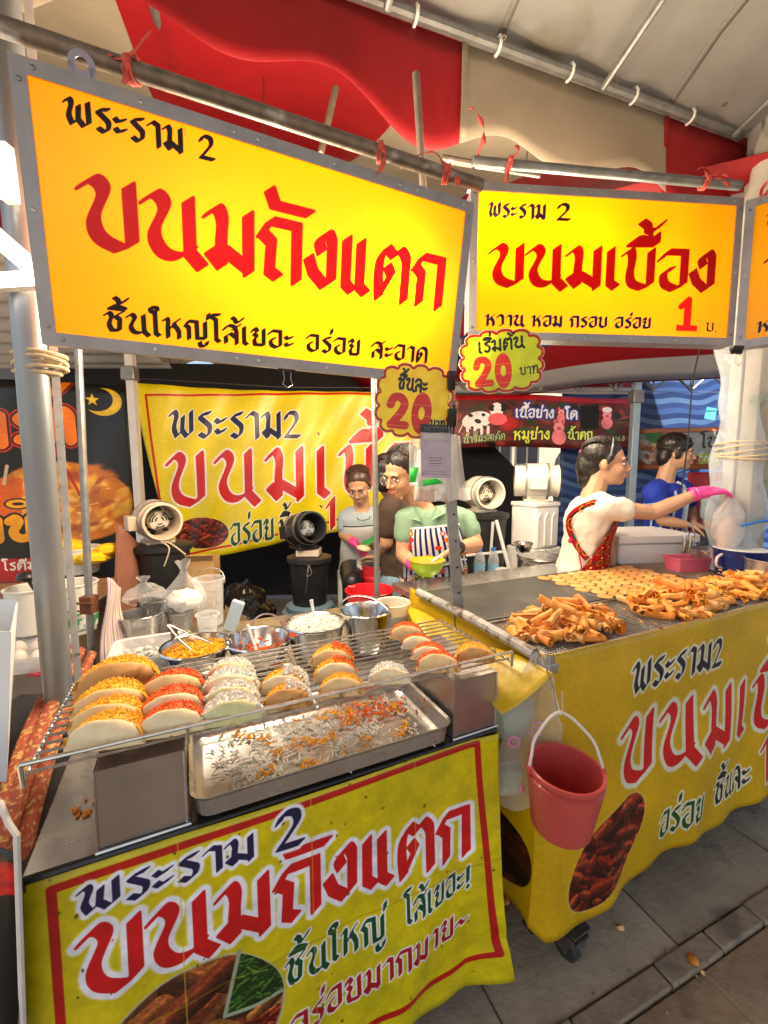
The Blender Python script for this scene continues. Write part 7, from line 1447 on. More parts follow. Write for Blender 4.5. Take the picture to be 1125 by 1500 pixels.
# ---------------------------------------------------------------- people
m_skin = mat('skin_tan', (.52, .28, .16), .5, sss=.12, var=.06, vscale=9); m_skin2 = mat('skin_light', (.50, .285, .175), .5, sss=.12, var=.06, vscale=9)
m_hair = mat('black_hair', (.012, .009, .008), .38, var=.3, vscale=40, bump=.5, bscale=90, stretch=(1, 1, .25)); m_glove = mat('pink_glove', (.82, .06, .30), .42, var=.08, vscale=12)
m_lip = mat('lip', (.40, .12, .09), .45); m_eyew = mat('eye_white', (.7, .66, .62), .25); m_eyeb = mat('eye_dark', (.012, .008, .006), .15); m_gl = mat('glasses_wire', (.55, .42, .34), .25, .8)
def remesh(o, vox, it=3, fac=.5, disp=None):
    md = o.modifiers.new('remesh', 'REMESH'); md.mode = 'VOXEL'; md.voxel_size = vox; md.use_smooth_shade = True
    s_ = o.modifiers.new('smooth', 'SMOOTH'); s_.iterations = it; s_.factor = fac
    if disp:
        tx = bpy.data.textures.new('folds', 'CLOUDS'); tx.noise_scale = disp[0] * .8; tx.noise_depth = 2; tx.noise_type = 'HARD_NOISE'; dm = o.modifiers.new('folds', 'DISPLACE'); dm.texture = tx; dm.strength = disp[1] * .38; dm.mid_level = .28; dm.texture_coords = 'LOCAL'
    return o
def basis(fwd, up=(0, 0, 1), roll=0):
    f = Vector(fwd).normalized(); r = f.cross(Vector(up)).normalized(); u = r.cross(f)
    m = Matrix(((r.x, -f.x, u.x), (r.y, -f.y, u.y), (r.z, -f.z, u.z)))       # local x right, -y forward, z up
    return m @ Matrix.Rotation(roll, 3, 'Y')
def head_parts(mb, c, m, k=1.0, neck=None):
    P = lambda x, y, z: Vector(c) + m @ Vector((x * k, y * k, z * k)); E_ = lambda p, r: mb.ell(P(*p), tuple(q * k for q in r), m, 16, 10)
    E_((0, .012, .030), (.073, .090, .084)); E_((0, -.026, -.030), (.060, .060, .072)); E_((0, -.060, -.082), (.026, .024, .022)); E_((0, -.03, -.07), (.046, .05, .034))
    for s in (-1, 1):
        E_((s * .033, -.052, -.030), (.026, .028, .028)); E_((s * .073, .010, -.008), (.009, .018, .028)); E_((s * .012, -.090, -.034), (.009, .010, .008))
    mb.cap(P(0, -.084, .006), P(0, -.104, -.028), .007 * k, .0105 * k); E_((0, -.074, .022), (.050, .014, .012)); E_((0, -.086, -.058), (.020, .012, .010))
    if neck is not None: mb.cap(P(0, .022, -.05), neck, .052 * k, .056 * k)
    return P
def face(root, P, m, k, lids=0.0, mouth=True):
    for s in (-1, 1):
        e = MB(); e.ell(P(s * .031, -.0745, .000 - .002), (.0135 * k, .007 * k, (.0062 - lids * .003) * k), m, 10, 6); e.build('eye', m_eyew, root)
        e = MB(); e.ell(P(s * .031, -.0795, -.0022), (.0068 * k, .004 * k, (.0060 - lids * .003) * k), m, 10, 6); e.tube([P(s * (.018 + .007 * i), -.0815 + .0022 * abs(i - 1), .004 + .0022 * (1 - abs(i - 1.5) / 1.5)) for i in range(4)], .0018 * k, 5); e.build('iris', m_eyeb, root)
        e = MB(); e.tube([P(s * .014, -.0885, .019), P(s * .030, -.0870, .024), P(s * .047, -.0735, .019)], [.0030 * k, .0034 * k, .0018 * k], 6); e.build('eyebrow', m_hair, root)
    if mouth:
        e = MB(); e.ell(P(0, -.0950, -.0545), (.0175 * k, .006 * k, .0045 * k), m, 12, 6); e.ell(P(0, -.0945, -.0630), (.0160 * k, .006 * k, .0052 * k), m, 12, 6); e.build('lips', m_lip, root)
def hair_cap(root, P, m, k, kind='bun', mt=None, extra=()):
    mb = MB(); E_ = lambda p, r: mb.ell(P(*p), tuple(q * k for q in r), m, 18, 12)
    E_((0, .027 if kind == 'bun' else .017, .050 if kind == 'bun' else .047), (.0815, .0955, .084) if kind == 'bun' else (.083, .0965, .087)); E_((0, .055, -.005), (.066, .052, .062))
    for p, r in extra: E_(p, r)
    for s in (-1, 1): mb.cap(P(s * .070, -.016, .03), P(s * .074, .004, -.008), .014 * k, .008 * k)
    o = mb.build('hair', mt or m_hair, root); remesh(o, .007, 2, .5, (.03, .010))
    rr = random.Random(11); st = MB()
    for i in range(150 if kind == 'bun' else 90):
        a0 = rr.uniform(-1.35, 1.35); P0 = []
        for j in range(9):
            q = j / 8; el_ = (1.02 if kind == 'bun' else .62) + q * (1.8 if kind == 'bun' else 2.2); a = a0 * (1 - .55 * q) + .02 * math.sin(j * 2 + i); R_ = (.0850 + rr.uniform(-.001, .0015), .0985 if kind == 'bun' else .1005, .0875 if kind == 'bun' else .0915)
            P0.append(P(R_[0] * math.sin(a) * (math.sin(el_) * .35 + .65), (.030 if kind == 'bun' else .0185) - R_[1] * math.cos(el_) * math.cos(a * .8), (.0495 if kind == 'bun' else .043) + R_[2] * math.sin(el_) * math.cos(a * .85)))
        st.tube(P0, [.0012, .0016, .0017, .0017, .0016, .0015, .0014, .0012, .0006], 4)
    tag(st.build('hair_strands', mt or m_hair, root), kind='stuff'); return o
def hand(mb, w, d, palm_n, k=1.0, curl=.5, side=1, spread=.12, thumb=.8):   # wrist, direction of the palm, palm normal
    w = Vector(w); d = Vector(d).normalized(); n = Vector(palm_n); n = (n - d * n.dot(d)).normalized(); s = d.cross(n) * side
    for q in (-.022, -.008, .007, .022): mb.cap(w + s * (q * .7 * k), w + d * (.080 * k) + s * (q * 1.15 * k), .0145 * k, .0125 * k, 8, 3)
    for i, L in enumerate((.064, .074, .070, .056)):
        b = w + d * (.080 * k) + s * ((-.027 + .018 * i) * k); dr = (d + s * (spread * (i - 1.5))).normalized(); p = b
        for j, (f, r0, r1) in enumerate(((.45, .0092, .0085), (.32, .0085, .0078), (.23, .0078, .0068))):
            a = curl * (j + .6) * .75; dd = dr * math.cos(a) + n * math.sin(a); q = p + dd * (L * f * k); mb.cap(p, q, r0 * k, r1 * k, 8, 3); p = q
    b = w + d * (.022 * k) - s * (.026 * k); p = b
    for L, a, r0, r1 in ((.042, .0, .013, .011), (.032, .5, .0105, .009), (.024, .8, .009, .0075)):
        dd = (d * (.72 - .1 * a) - s * (thumb * (1 - a * .55)) + n * (.35 + a * .6)).normalized(); q = p + dd * (L * k); mb.cap(p, q, r0 * k, r1 * k, 8, 3); p = q
def limb(mb, a, b, ra, rb, bulge=.08):
    a = Vector(a); b = Vector(b); m_ = a * .6 + b * .4; rm = (ra * .6 + rb * .4) * (1 + bulge); mb.cap(a, m_, ra, rm); mb.cap(m_, b, rm, rb)
def sleeve(mb, n, s, e, f, r0, r1): mb.cap(n * .35 + s * .65, s, r0 * .98, r0); mb.cap(s, s + (e - s) * f, r0, r1)
class Torso:
    def __init__(s, hip, chest, neck, right, fr, prof): s.h, s.c, s.n = Vector(hip), Vector(chest), Vector(neck); s.r = Vector(right).normalized(); s.f = Vector(fr); s.prof = prof
    def axis(s, t):
        return (s.h * (1 - t) ** 2 + s.c * 2 * t * (1 - t) + s.n * t * t)
    def rad(s, t):
        P = s.prof
        for (t0, a0, b0), (t1, a1, b1) in zip(P, P[1:]):
            if t <= t1: f = (t - t0) / (t1 - t0); f = f * f * (3 - 2 * f); return a0 + (a1 - a0) * f, b0 + (b1 - b0) * f
        return P[-1][1:]
    def pt(s, a, t, off=0.0):           # a = 0 front, positive towards the person's right
        p = s.axis(t); up = (s.axis(min(1, t + .02)) - s.axis(max(0, t - .02))).normalized(); f = (s.f - up * s.f.dot(up)).normalized(); r = f.cross(up)
        ra, rb = s.rad(t); return p + r * ((ra + off) * math.sin(a)) + f * ((rb + off) * math.cos(a))
    def mesh(s, mb, t0=0, t1=1, n=28, k=22):
        rings = [[s.pt(2 * math.pi * j / n, t0 + (t1 - t0) * i / k) for j in range(n)] for i in range(k + 1)]
        return rloft(mb, [[tuple(p) for p in r_] for r_ in rings], True, True)
    def patch(s, fa, t0, t1, off, nu=24, nv=24, wav=0.0):
        mb = MB(); mb.grid(lambda u, v: s.pt((2 * u - 1) * (fa(v) if callable(fa) else fa), t1 + (t0 - t1) * v, off + wav * math.sin(u * 21 + v * 5) * v), nu, nv); return mb
FPR = [(0, .165, .125), (.25, .150, .110), (.5, .140, .105), (.72, .155, .118), (.88, .165, .095), (.96, .10, .07), (1, .055, .052)]
def standing_legs(root, hip, mt, skin, rr, fr, w_=.085):
    mb = MB(); hip = Vector(hip)
    for s in (-1, 1):
        k = hip + rr * (s * w_) + Vector((0, 0, -.40)) ; k.z = hip.z * .52; f = k.copy(); f.z = .08
        limb(mb, hip + rr * (s * w_), k, .098, .066, .05); limb(mb, k, f, .062, .045, .08)
    mb.ell(hip, (.16, .12, .13)); o = remesh(mb.build('trousers', mt, root), .014, 3, .5, (.08, .02))
    for s in (-1, 1):
        f = hip + rr * (s * w_); m2 = MB(); m2.cap(Vector((f.x, f.y, .035)) - fr * .05, Vector((f.x, f.y, .03)) + fr * .13, .038, .032); m2.build('shoe', m_blackp, root)
    return o
# --- woman in the cream T-shirt, reaching across with a bag of crepes
Yw = 2.12; fw = Vector((.90, -.40, 0)).normalized()
hd = aty(888, 679, Yw); root = thing('person', 'woman in cream T-shirt and red patterned apron stretching out a pink gloved hand', 'person', (hd.x - .08, Yw, 0))
neck = aty(867, 728, Yw + .02); hm = basis((.90, -.40, -.02))
hip = aty(846, 850, Yw + .06); chest = aty(858, 790, Yw + .03); rt = fw.cross(Vector((0, 0, 1)))
sh = aty(884, 744, Yw - .10); el = aty(956, 751, Yw - .10); wr = aty(1022, 723, Yw - .13); hp = aty(1055, 716, Yw - .14)
sh2 = aty(872, 742, Yw + .16)
mb = MB(); P = head_parts(mb, hd, hm, 1.0, neck); T = Torso(hip, chest, neck + Vector((0, 0, .01)), rt, fw, FPR)
limb(mb, sh, el, .043, .036); limb(mb, el, wr, .038, .024, .12); mb.cap(neck, neck + Vector((0, 0, -.12)), .055, .08)
el2 = aty(892, 806, Yw + .14); wr2 = aty(893, 842, Yw + .04); limb(mb, sh2, el2, .042, .035); limb(mb, el2, wr2, .036, .024); hand(mb, wr2, (.3, -.2, -.8), (.2, -.6, -.2), .9, .6)
remesh(mb.build('skin', m_skin2, root), .0055, 3)
face(root, P, hm, 1.0)
hair_cap(root, P, hm, 1.0, extra=[((0, .090, -.01), (.05, .05, .085)), ((0, .085, -.075), (.040, .042, .055)), ((0, .075, .07), (.05, .045, .035))])
mb = MB(); mb.ell(P(0, .108, .055), (.022, .020, .022), n=10, k=6); mb.build('hair_tie', mat('plum_band', (.12, .02, .08), .6), root)
mb = MB(); mb.tube([P(.083 * math.cos(a), -.012 - .010 * math.sin(a), .036 + .088 * math.sin(a)) for a in [math.pi * (i / 16) for i in range(17)]], .0042, 6); mb.build('headband', mat('grey_band', (.20, .24, .26), .25, .3), root)
mb = MB(); T.mesh(mb, 0, .965); sleeve(mb, neck, sh, el, .38, .062, .060); sleeve(mb, neck, sh2, el2, .45, .062, .058); mb.ell(sh * .8 + neck * .2, (.062, .062, .055)); mb.ell(chest + fw * .025 + Vector((0, 0, .03)), (.085, .12, .10))
remesh(mb.build('tshirt', mat('cream_cotton', (.76, .69, .57), .85, var=.05, bump=.15, bscale=90), root), .010, 3, .5, (.075, .034))
standing_legs(root, hip + Vector((0, 0, -.02)), mat('grey_cotton', (.18, .17, .17), .9, var=.1), None, rt, fw)
cvp = Canvas(360, 480, (.56, .03, .07)); r_ = np.random.RandomState(2)
for i in range(9):
    for j in range(7):
        cx_, cy_ = j * 60 + (30 if i % 2 else 0), i * 58; cvp.ell(cx_, cy_, 17, 17, (.74, .46, .08)); cvp.ell(cx_, cy_, 12, 12, (.10, .07, .14)); cvp.ell(cx_, cy_, 7, 7, (.74, .16, .06)); cvp.ell(cx_ + 30, cy_, 8, 8, (.06, .26, .10)); cvp.ell(cx_, cy_ + 29, 6, 6, (.85, .75, .5))
m_ap1 = print_mat('red_apron_print', cvp, .8, bump=.1, bscale=40, spec=.2)
mb = T.patch(lambda v: .55 + 1.05 * min(1, v * 1.6), -.1, .78, .016, 26, 26, .004); mb.build('apron', m_ap1, root, solid=.002)
def strap(pts, w_, mt, nm='apron_strap'):
    P_ = spline(pts, 6); n = len(P_); mb = MB(); L = []; R2 = []
    for i, p in enumerate(P_):
        t_ = (P_[min(i + 1, n - 1)] - P_[max(i - 1, 0)]).normalized(); s_ = t_.cross(p - CAMP).normalized() * w_ / 2; L.append(p - s_); R2.append(p + s_)
    mb.add(L + R2, [(i, i + 1, n + i + 1, n + i) for i in range(n - 1)], [(.1 + .02 * (i % 9), .1) for i in range(n)] + [(.1 + .02 * (i % 9), .16) for i in range(n)]); return mb.build(nm, mt, root, solid=.003)
strap([T.pt(.9, .93, .05), T.pt(1.5, .95, .045), T.pt(2.2, .82, .028), T.pt(2.25, .66, .024), T.pt(1.9, .48, .022), T.pt(1.45, .36, .020)], .026, m_ap1)
strap([T.pt(.35, .84, .02), T.pt(.55, .93, .04), T.pt(.8, .99, .028)], .022, m_ap1)
mb = MB(); q = T.pt(1.75, .40, .026); mb.tube([q, q + Vector((.01, -.01, -.06)), q + Vector((.005, -.01, -.13))], .004, 5); mb.ell(T.pt(2.1, .52, .035), (.012, .01, .014), n=8, k=5); mb.build('apron_tie', mat('red_tie', (.50, .02, .08), .7), root)
gm = MB(); gm.cap(wr - (hp - wr).normalized() * .012, wr + (hp - wr) * .35, .032, .030); hand(gm, wr, hp - wr + Vector((0, 0, -.004)), (0.1, .25, -1), 1.05, .62, -1, .06, .5); remesh(gm.build('rubber_glove', m_glove, root), .0048, 2)
mb = MB(); d_ = (wr - hp).normalized(); mb.lathe([(.031, 0), (.034, .006), (.030, .012), (.034, .018), (.035, .026), (.033, .028)], 18, wr + d_ * .004, ax=d_); mb.build('glove_cuff', m_glove, root)
# the bag she holds
bt = aty(1068, 722, Yw - .14); bb = aty(1065, 818, Yw - .15); t = thing('carrier_bag', 'thin white carrier bag with a wrapped packet dangling from the pink gloved hand', 'carrier bag', bb)
def hbag(u, v):
    a = u * 2 * math.pi; c = bt * (1 - v) + bb * v; w_ = [.008, .024, .050, .072, .076, .070, .056, .032, .008]; i = v * 8; k = min(7, int(i)); r = w_[k] * (1 - i + k) + w_[k + 1] * (i - k)
    return c + Vector((r * math.cos(a) * (1 + .05 * math.sin(v * 14 + a * 2)), r * .55 * math.sin(a), .012 * math.sin(a * 3 + v * 6) * v))
mb = MB(); mb.grid(hbag, 32, 30); mb.build('bag_film', film('white_carrier_film', (.88, .84, .82), .3, .18), t)
mb = MB(); c = bt * .38 + bb * .62; mb.ell(c, 1, n=20, k=12); mb.v = [c + Vector(((v - c).x * .052, (v - c).y * .034, (v - c).z * .085 * (1.0 if (v - c).z > 0 else 1.15))) for v in mb.v]; mb.build('wrapped_packet', mat('pinkish_paper', (.70, .52, .45), .7, var=.06), t)
for s_ in (-1, 1):
    mb = MB(); mb.tube(spline([bt + Vector((0, 0, .012)), bt + Vector((.014 * s_, -.01, -.03)), bt + Vector((.05 * s_, -.012, -.085)), bt + Vector((.066 * s_, -.01, -.12))], 5), [.006, .006, .007, .007, .008, .008, .009, .009, .01, .01, .011, .011, .012, .012, .012, .012][:16], 6); mb.build('bag_handle', MATS['white_carrier_film'], t)
# --- woman in the striped apron, mixing in a green bowl
Yc = 2.12; fc_ = Vector((-.30, -.95, 0)).normalized(); rc_ = fc_.cross(Vector((0, 0, 1)))
hd = aty(588, 694, Yc - .06); root = thing('person', 'woman in green shirt, glasses and blue striped apron stirring a lime green bowl', 'person', (.16, Yc, 0))
hm = basis((-.66, -.66, -.36), roll=R(-6)); neck = aty(617, 742, Yc + .03); hip = aty(640, 885, Yc + .06); chest = aty(638, 810, Yc + .0); nk = aty(629, 742, Yc + .03)
shR = aty(594, 760, Yc - .02); elR = aty(590, 812, Yc - .04); wrR = aty(606, 828, Yc - .20)      # her right arm, at our left
shL = aty(682, 762, Yc + .02); elL = aty(697, 797, Yc - .03); wrL = aty(668, 803, Yc - .16)
mb = MB(); P = head_parts(mb, hd, hm, 1.0, neck); limb(mb, shR, elR, .042, .036); limb(mb, elR, wrR, .037, .024, .12); limb(mb, shL, elL, .042, .037); limb(mb, elL, wrL, .038, .024, .12); mb.cap(neck, nk + Vector((0, 0, -.09)), .055, .09)
hand(mb, wrL, (-.75, -.25, -.32), (-.2, -.3, -.9), .92, .75, 1, .06); remesh(mb.build('skin', m_skin, root), .0055, 3); face(root, P, hm, 1.0, .6)
hair_cap(root, P, hm, 1.0, extra=[((0, .098, .045), (.045, .040, .045)), ((0, .075, .075), (.05, .04, .03))])
mb = MB()
for s in (-1, 1): mb.tube([P(s * .032 + .0235 * math.cos(a), -.098 + .004 * abs(math.cos(a)), -.004 + .020 * math.sin(a)) for a in [2 * math.pi * i / 20 for i in range(21)]], .0016, 5); mb.tube([P(s * .056, -.092, .0), P(s * .078, -.02, .004), P(s * .078, .01, .0)], .0015, 5)
mb.tube([P(-.009, -.1, .0), P(0, -.102, .003), P(.009, -.1, .0)], .0015, 5); mb.build('glasses', m_gl, root)
mb = MB(); mb.tube([P(.080 * math.cos(a), .018, .034 + .088 * math.sin(a)) for a in [math.pi * (i / 16) for i in range(17)]], .005, 6); mb.build('headband', m_blackp, root)
T = Torso(hip, chest, nk + Vector((0, 0, .005)), rc_, fc_, FPR)
mb = MB(); T.mesh(mb, .02, .965); sleeve(mb, nk, shR, elR, .45, .056, .054); sleeve(mb, nk, shL, elL, .45, .056, .055); mb.ell(shR * .8 + nk * .2, (.055, .055, .048)); mb.ell(shL * .8 + nk * .2, (.055, .055, .048))
m_grn = mat('sage_cotton', (.20, .33, .22), .85, var=.06, bump=.12, bscale=90); remesh(mb.build('shirt', m_grn, root), .010, 3, .5, (.07, .028))
for s in (-1, 1):
    mb = MB(); q = [T.pt(s * .12, .86, .034), T.pt(s * .55, .91, .038), T.pt(s * 1.0, .985, .040), T.pt(s * .45, .985, .045)]; mb.prism(q, T.f, .006); mb.build('collar', m_grn, root, solid=.0)
cvp = Canvas(560, 760, (.80, .80, .78)); r_ = np.random.RandomState(8)
for i in range(0, 560, 40): cvp.rect(i, 0, i + 17, 760, (.06, .10, .36))
for i in range(60):
    x, y = r_.uniform(0, 560), r_.uniform(0, 760); c_ = [(.88, .46, .02), (.90, .55, .05), (.80, .20, .14), (.42, .62, .10), (.80, .34, .42), (.78, .70, .55)][r_.randint(6)]; k = r_.uniform(20, 34); cvp.ell(x, y, k, k * r_.uniform(.8, 1.1), c_, 0, .15); cvp.ell(x, y, k * .4, k * .35, (.72, .28, .02) if i % 2 else (.86, .84, .70), 0, .3)
    if i % 3 == 0: cvp.ell(x + 24, y + 8, 14, 6, (.92, .90, .86), .6, .2); cvp.ell(x + 34, y + 12, 6, 5, (.05, .05, .06), 0, .3)
m_ap2 = print_mat('flower_stripe_print', cvp, .8, bump=.1, bscale=30, spec=.2)
mb = T.patch(lambda v: .95 + .50 * min(1, v * 2.2), .02, .80, .024, 30, 30, .004); mb.build('apron', m_ap2, root, solid=.002)
mb = T.patch(lambda v: 1.35 + .25 * v, -.25, .30, .040, 30, 16, .007); mb.build('apron_skirt', m_ap2, root, solid=.002)
mb = MB(); mb.tube([T.pt(-.95 + .19 * i, .80, .026) for i in range(11)], .0045, 6); mb.tube([T.pt(-1.3 + .26 * i, .47 + .02 * math.sin(i), .032) for i in range(11)], .0045, 6); mb.build('apron_piping', m_whitep, root); mb = MB(); mb.tube([T.pt(-.85 + .17 * i, .455, .036) for i in range(11)], .005, 6); mb.build('pocket_edge', m_blackp, root)
standing_legs(root, hip + Vector((0, 0, -.03)), mat('dark_cotton', (.05, .05, .06), .9), None, rc_, fc_)
strap([T.pt(.75, .80, .022), T.pt(.72, .9, .036), T.pt(.9, .98, .045)], .03, m_ap2); strap([T.pt(-.75, .80, .022), T.pt(-.72, .9, .036), T.pt(-.9, .98, .045)], .03, m_ap2)
mb = MB(); hand(mb, wrR + Vector((-.005, 0, 0)), (.55, -.35, -.05), (.3, -.1, .9), .95, .55, 1, .08); mb.cap(wrR - (wrR - elR).normalized() * .03, wrR, .03, .028); remesh(mb.build('rubber_glove', m_glove, root), .0048, 2)
mb = MB(); d_ = (wrL - elL).normalized(); mb.lathe([(.0265, -.011), (.030, -.011), (.030, .011), (.0265, .011)], 20, wrL - d_ * .025, ax=d_, closed=True); mb.lathe([(1e-4, 0), (.016, 0), (.016, .007), (1e-4, .008)], 16, wrL - d_ * .025 + Vector((.0, -.024, .012)), ax=(0, -.9, .4)); mb.build('wristwatch', m_blackp, root)
c = aty(625, 842, Yc - .26); t = thing('mixing_bowl', 'lime green plastic bowl held in a pink glove by the woman in glasses', 'bowl', c); mb = MB(); mb.lathe([(1e-4, 0), (.036, 0), (.058, .016), (.073, .045), (.077, .066), (.080, .068), (.079, .064)], 36, c); mb.build('bowl_body', mat('lime_plastic', (.34, .52, .01), .3), t, solid=.002); mb = MB(); mb.lathe([(1e-4, .060), (.074, .060)], 30, c); mb.build('orange_mix', mat('orange_mix', (.74, .30, .02), .4, var=.2, vscale=30), t); mb = MB(); mb.lathe([(.0775, .062), (.0805, .066), (.0775, .069)], 36, c); mb.build('orange_rim', mat('orange_plastic', (.80, .28, .01), .3), t)
mb = MB(); mb.tube([c + Vector((.02, -.01, .062)), wrL + Vector((-.085, -.05, -.03)), wrL + Vector((-.03, -.02, -.0))], .0045, 6); tag(mb.build('spoon', m_whitep), 'white stirring spoon in the lime green bowl', 'spoon')
# --- seated woman in the grey apron
Ys = 2.82; fs_ = Vector((.12, -1, 0)).normalized(); rs_ = fs_.cross(Vector((0, 0, 1)))
hd = aty(526, 713, Ys - .06); root = thing('person', 'seated woman in pale blue T-shirt and grey apron holding a pancake', 'person', (hd.x, Ys, 0)); hm = basis((-.10, -.86, -.42), roll=R(4)); nk = aty(530, 745, Ys + .0); hip = aty(536, 830, Ys + .10); chest = aty(533, 790, Ys + .02)
shR, elR, wrR = aty(508, 758, Ys), aty(503, 783, Ys - .02), aty(519, 795, Ys - .18); shL, elL, wrL = aty(556, 757, Ys + .02), aty(563, 785, Ys), aty(549, 801, Ys - .16)
mb = MB(); P = head_parts(mb, hd, hm, 1.0, nk); limb(mb, shR, elR, .041, .034); limb(mb, elR, wrR, .035, .024); limb(mb, shL, elL, .041, .034); limb(mb, elL, wrL, .035, .024); mb.cap(nk, nk + Vector((0, 0, -.09)), .055, .085); hand(mb, wrL, (-.8, -.3, -.05), (0, -.5, -.8), .9, .7, 1); remesh(mb.build('skin', m_skin, root), .0065, 3); face(root, P, hm, 1.0, .8)
hair_cap(root, P, hm, 1.0, extra=[((0, .05, .105), (.035, .035, .03)), ((0, .09, .03), (.05, .04, .06))], mt=mat('brown_black_hair', (.05, .025, .015), .4, var=.3, vscale=30))
mb = MB()
for s in (-1, 1): mb.tube([P(s * .032 + .0225 * math.cos(a), -.097, -.004 + .019 * math.sin(a)) for a in [2 * math.pi * i / 16 for i in range(17)]], .0014, 5)
mb.build('glasses', m_gl, root)
T = Torso(hip, chest, nk, rs_, fs_, FPR); mb = MB(); T.mesh(mb, 0, .965); sleeve(mb, nk, shR, elR, .5, .06, .058); sleeve(mb, nk, shL, elL, .5, .06, .058); mb.ell(shR * .8 + nk * .2, (.058, .058, .05)); mb.ell(shL * .8 + nk * .2, (.058, .058, .05)); remesh(mb.build('tshirt', mat('pale_blue_cotton', (.34, .42, .45), .85, bump=.1, bscale=80), root), .011, 3, .5, (.07, .022))
m_gap = mat('grey_apron_cloth', (.50, .52, .50), .8, var=.05, bump=.1, bscale=60); mb = T.patch(lambda v: .75 + .75 * min(1, v * 2), .0, .80, .024, 24, 24, .004); mb.uv = [(0, 0)] * len(mb.uv); mb.build('apron', m_gap, root, solid=.002)
mb = MB(); la = hip + rs_ * -.10 + Vector((0, 0, -.0)); mb.grid(lambda u, v: hip + rs_ * (.40 * (u - .5)) + fs_ * (.05 + .32 * v) + Vector((0, 0, .095 - .02 * v - .10 * (2 * abs(u - .5)) ** 2 - (.16 * max(0, v - .8) / .2) + .01 * math.sin(u * 12))), 24, 14); mb.uv = [(0, 0)] * len(mb.uv); mb.build('apron_lap', m_gap, root, solid=.002)
mb = MB(); mb.tube([T.pt(-.34 + .068 * i, .52, .031) for i in range(11)], .004, 5); mb.tube([T.pt(-.34 + .068 * i, .545, .031) for i in range(11)], .003, 5); mb.build('red_stripe', mat('red_ribbon', (.50, .03, .05), .7), root); mb = MB(); mb.tube([T.pt(-.8 + .16 * i, .80, .026) for i in range(11)], .004, 5); mb.tube([T.pt(.12 * math.cos(a) * 2, .93 + .04 * math.sin(a) * -1, .045) for a in [math.pi * i / 10 for i in range(11)]], .003, 5); mb.build('dark_edging', m_blackp, root)
mb = MB()
for s in (-1, 1): k_ = hip + rs_ * (s * .11) + fs_ * .40 + Vector((0, 0, .0)); limb(mb, hip + rs_ * (s * .09), k_, .095, .070); limb(mb, k_, k_ + fs_ * .02 + Vector((0, 0, -(k_.z - .10))), .068, .05)
mb.ell(hip, (.16, .13, .12)); remesh(mb.build('trousers', m_blackp, root), .014, 3)
for s in (-1, 1): k_ = hip + rs_ * (s * .11) + fs_ * .42; mb = MB(); mb.cap(Vector((k_.x, k_.y, .04)), Vector((k_.x, k_.y, .035)) + fs_ * .15, .04, .034); mb.build('shoe', m_blackp, root)
mb = MB(); hand(mb, wrR, (.45, -.4, -.65), (.5, -.2, -.3), .92, .6, 1); mb.cap(wrR - (wrR - elR).normalized() * .03, wrR, .03, .028); remesh(mb.build('rubber_glove', m_glove, root), .005, 2)
mb = MB(); mb.ell(aty(533, 803, Ys - .26), (.045, .03, .018), Euler((.3, .2, 0)).to_matrix(), 14, 7); tag(mb.build('plain_pancake', m_pan[1]), 'pale pancake in the hands of the seated woman', 'pancake')
mb = MB(); mb.lathe([(1e-4, 0), (.17, 0), (.15, hip.z - .11), (1e-4, hip.z - .11)], 24, (hip.x, hip.y, 0)); tag(mb.build('black_stool', m_bb, bevel=.01), 'black round stool under the seated woman', 'stool')
# --- person in the brown shirt between the two women
Yb = 2.45; fb = Vector((-.8, .5, 0)).normalized(); rb_ = fb.cross(Vector((0, 0, 1))); hd = aty(569, 700, Yb); root = thing('person', 'person in brown shirt and jeans standing hidden behind the woman in glasses', 'person', (hd.x, Yb, 0)); hm = basis((.35, .9, -.30)); nk = aty(577, 727, Yb + .02); hip = aty(590, 850, Yb + .05); chest = aty(584, 790, Yb + .05)
sh = aty(570, 748, Yb - .10); el = aty(566, 795, Yb - .10); wr = aty(556, 815, Yb + .05); mb = MB(); P = head_parts(mb, hd, hm, 1.0, nk); limb(mb, sh, el, .045, .038); limb(mb, el, wr, .037, .026); hand(mb, wr, (-.7, .4, -.1), (0, 0, -1), .95, .5); remesh(mb.build('skin', m_skin, root), .0075, 3); face(root, P, hm, 1.0); hair_cap(root, P, hm, 1.03, extra=[((0, .06, -.04), (.06, .05, .06))])
T = Torso(hip, chest, nk, rb_, fb, FPR); mb = MB(); T.mesh(mb, 0, .965); sleeve(mb, nk, sh, el, .6, .066, .062); mb.ell(sh * .8 + nk * .2, (.062, .062, .055)); remesh(mb.build('shirt', mat('brown_cotton', (.06, .034, .022), .9, var=.08), root), .012, 3, .5, (.07, .024)); standing_legs(root, hip, mat('faded_denim', (.22, .32, .42), .85, var=.15, vscale=12, bump=.15, bscale=90), None, rb_, fb)
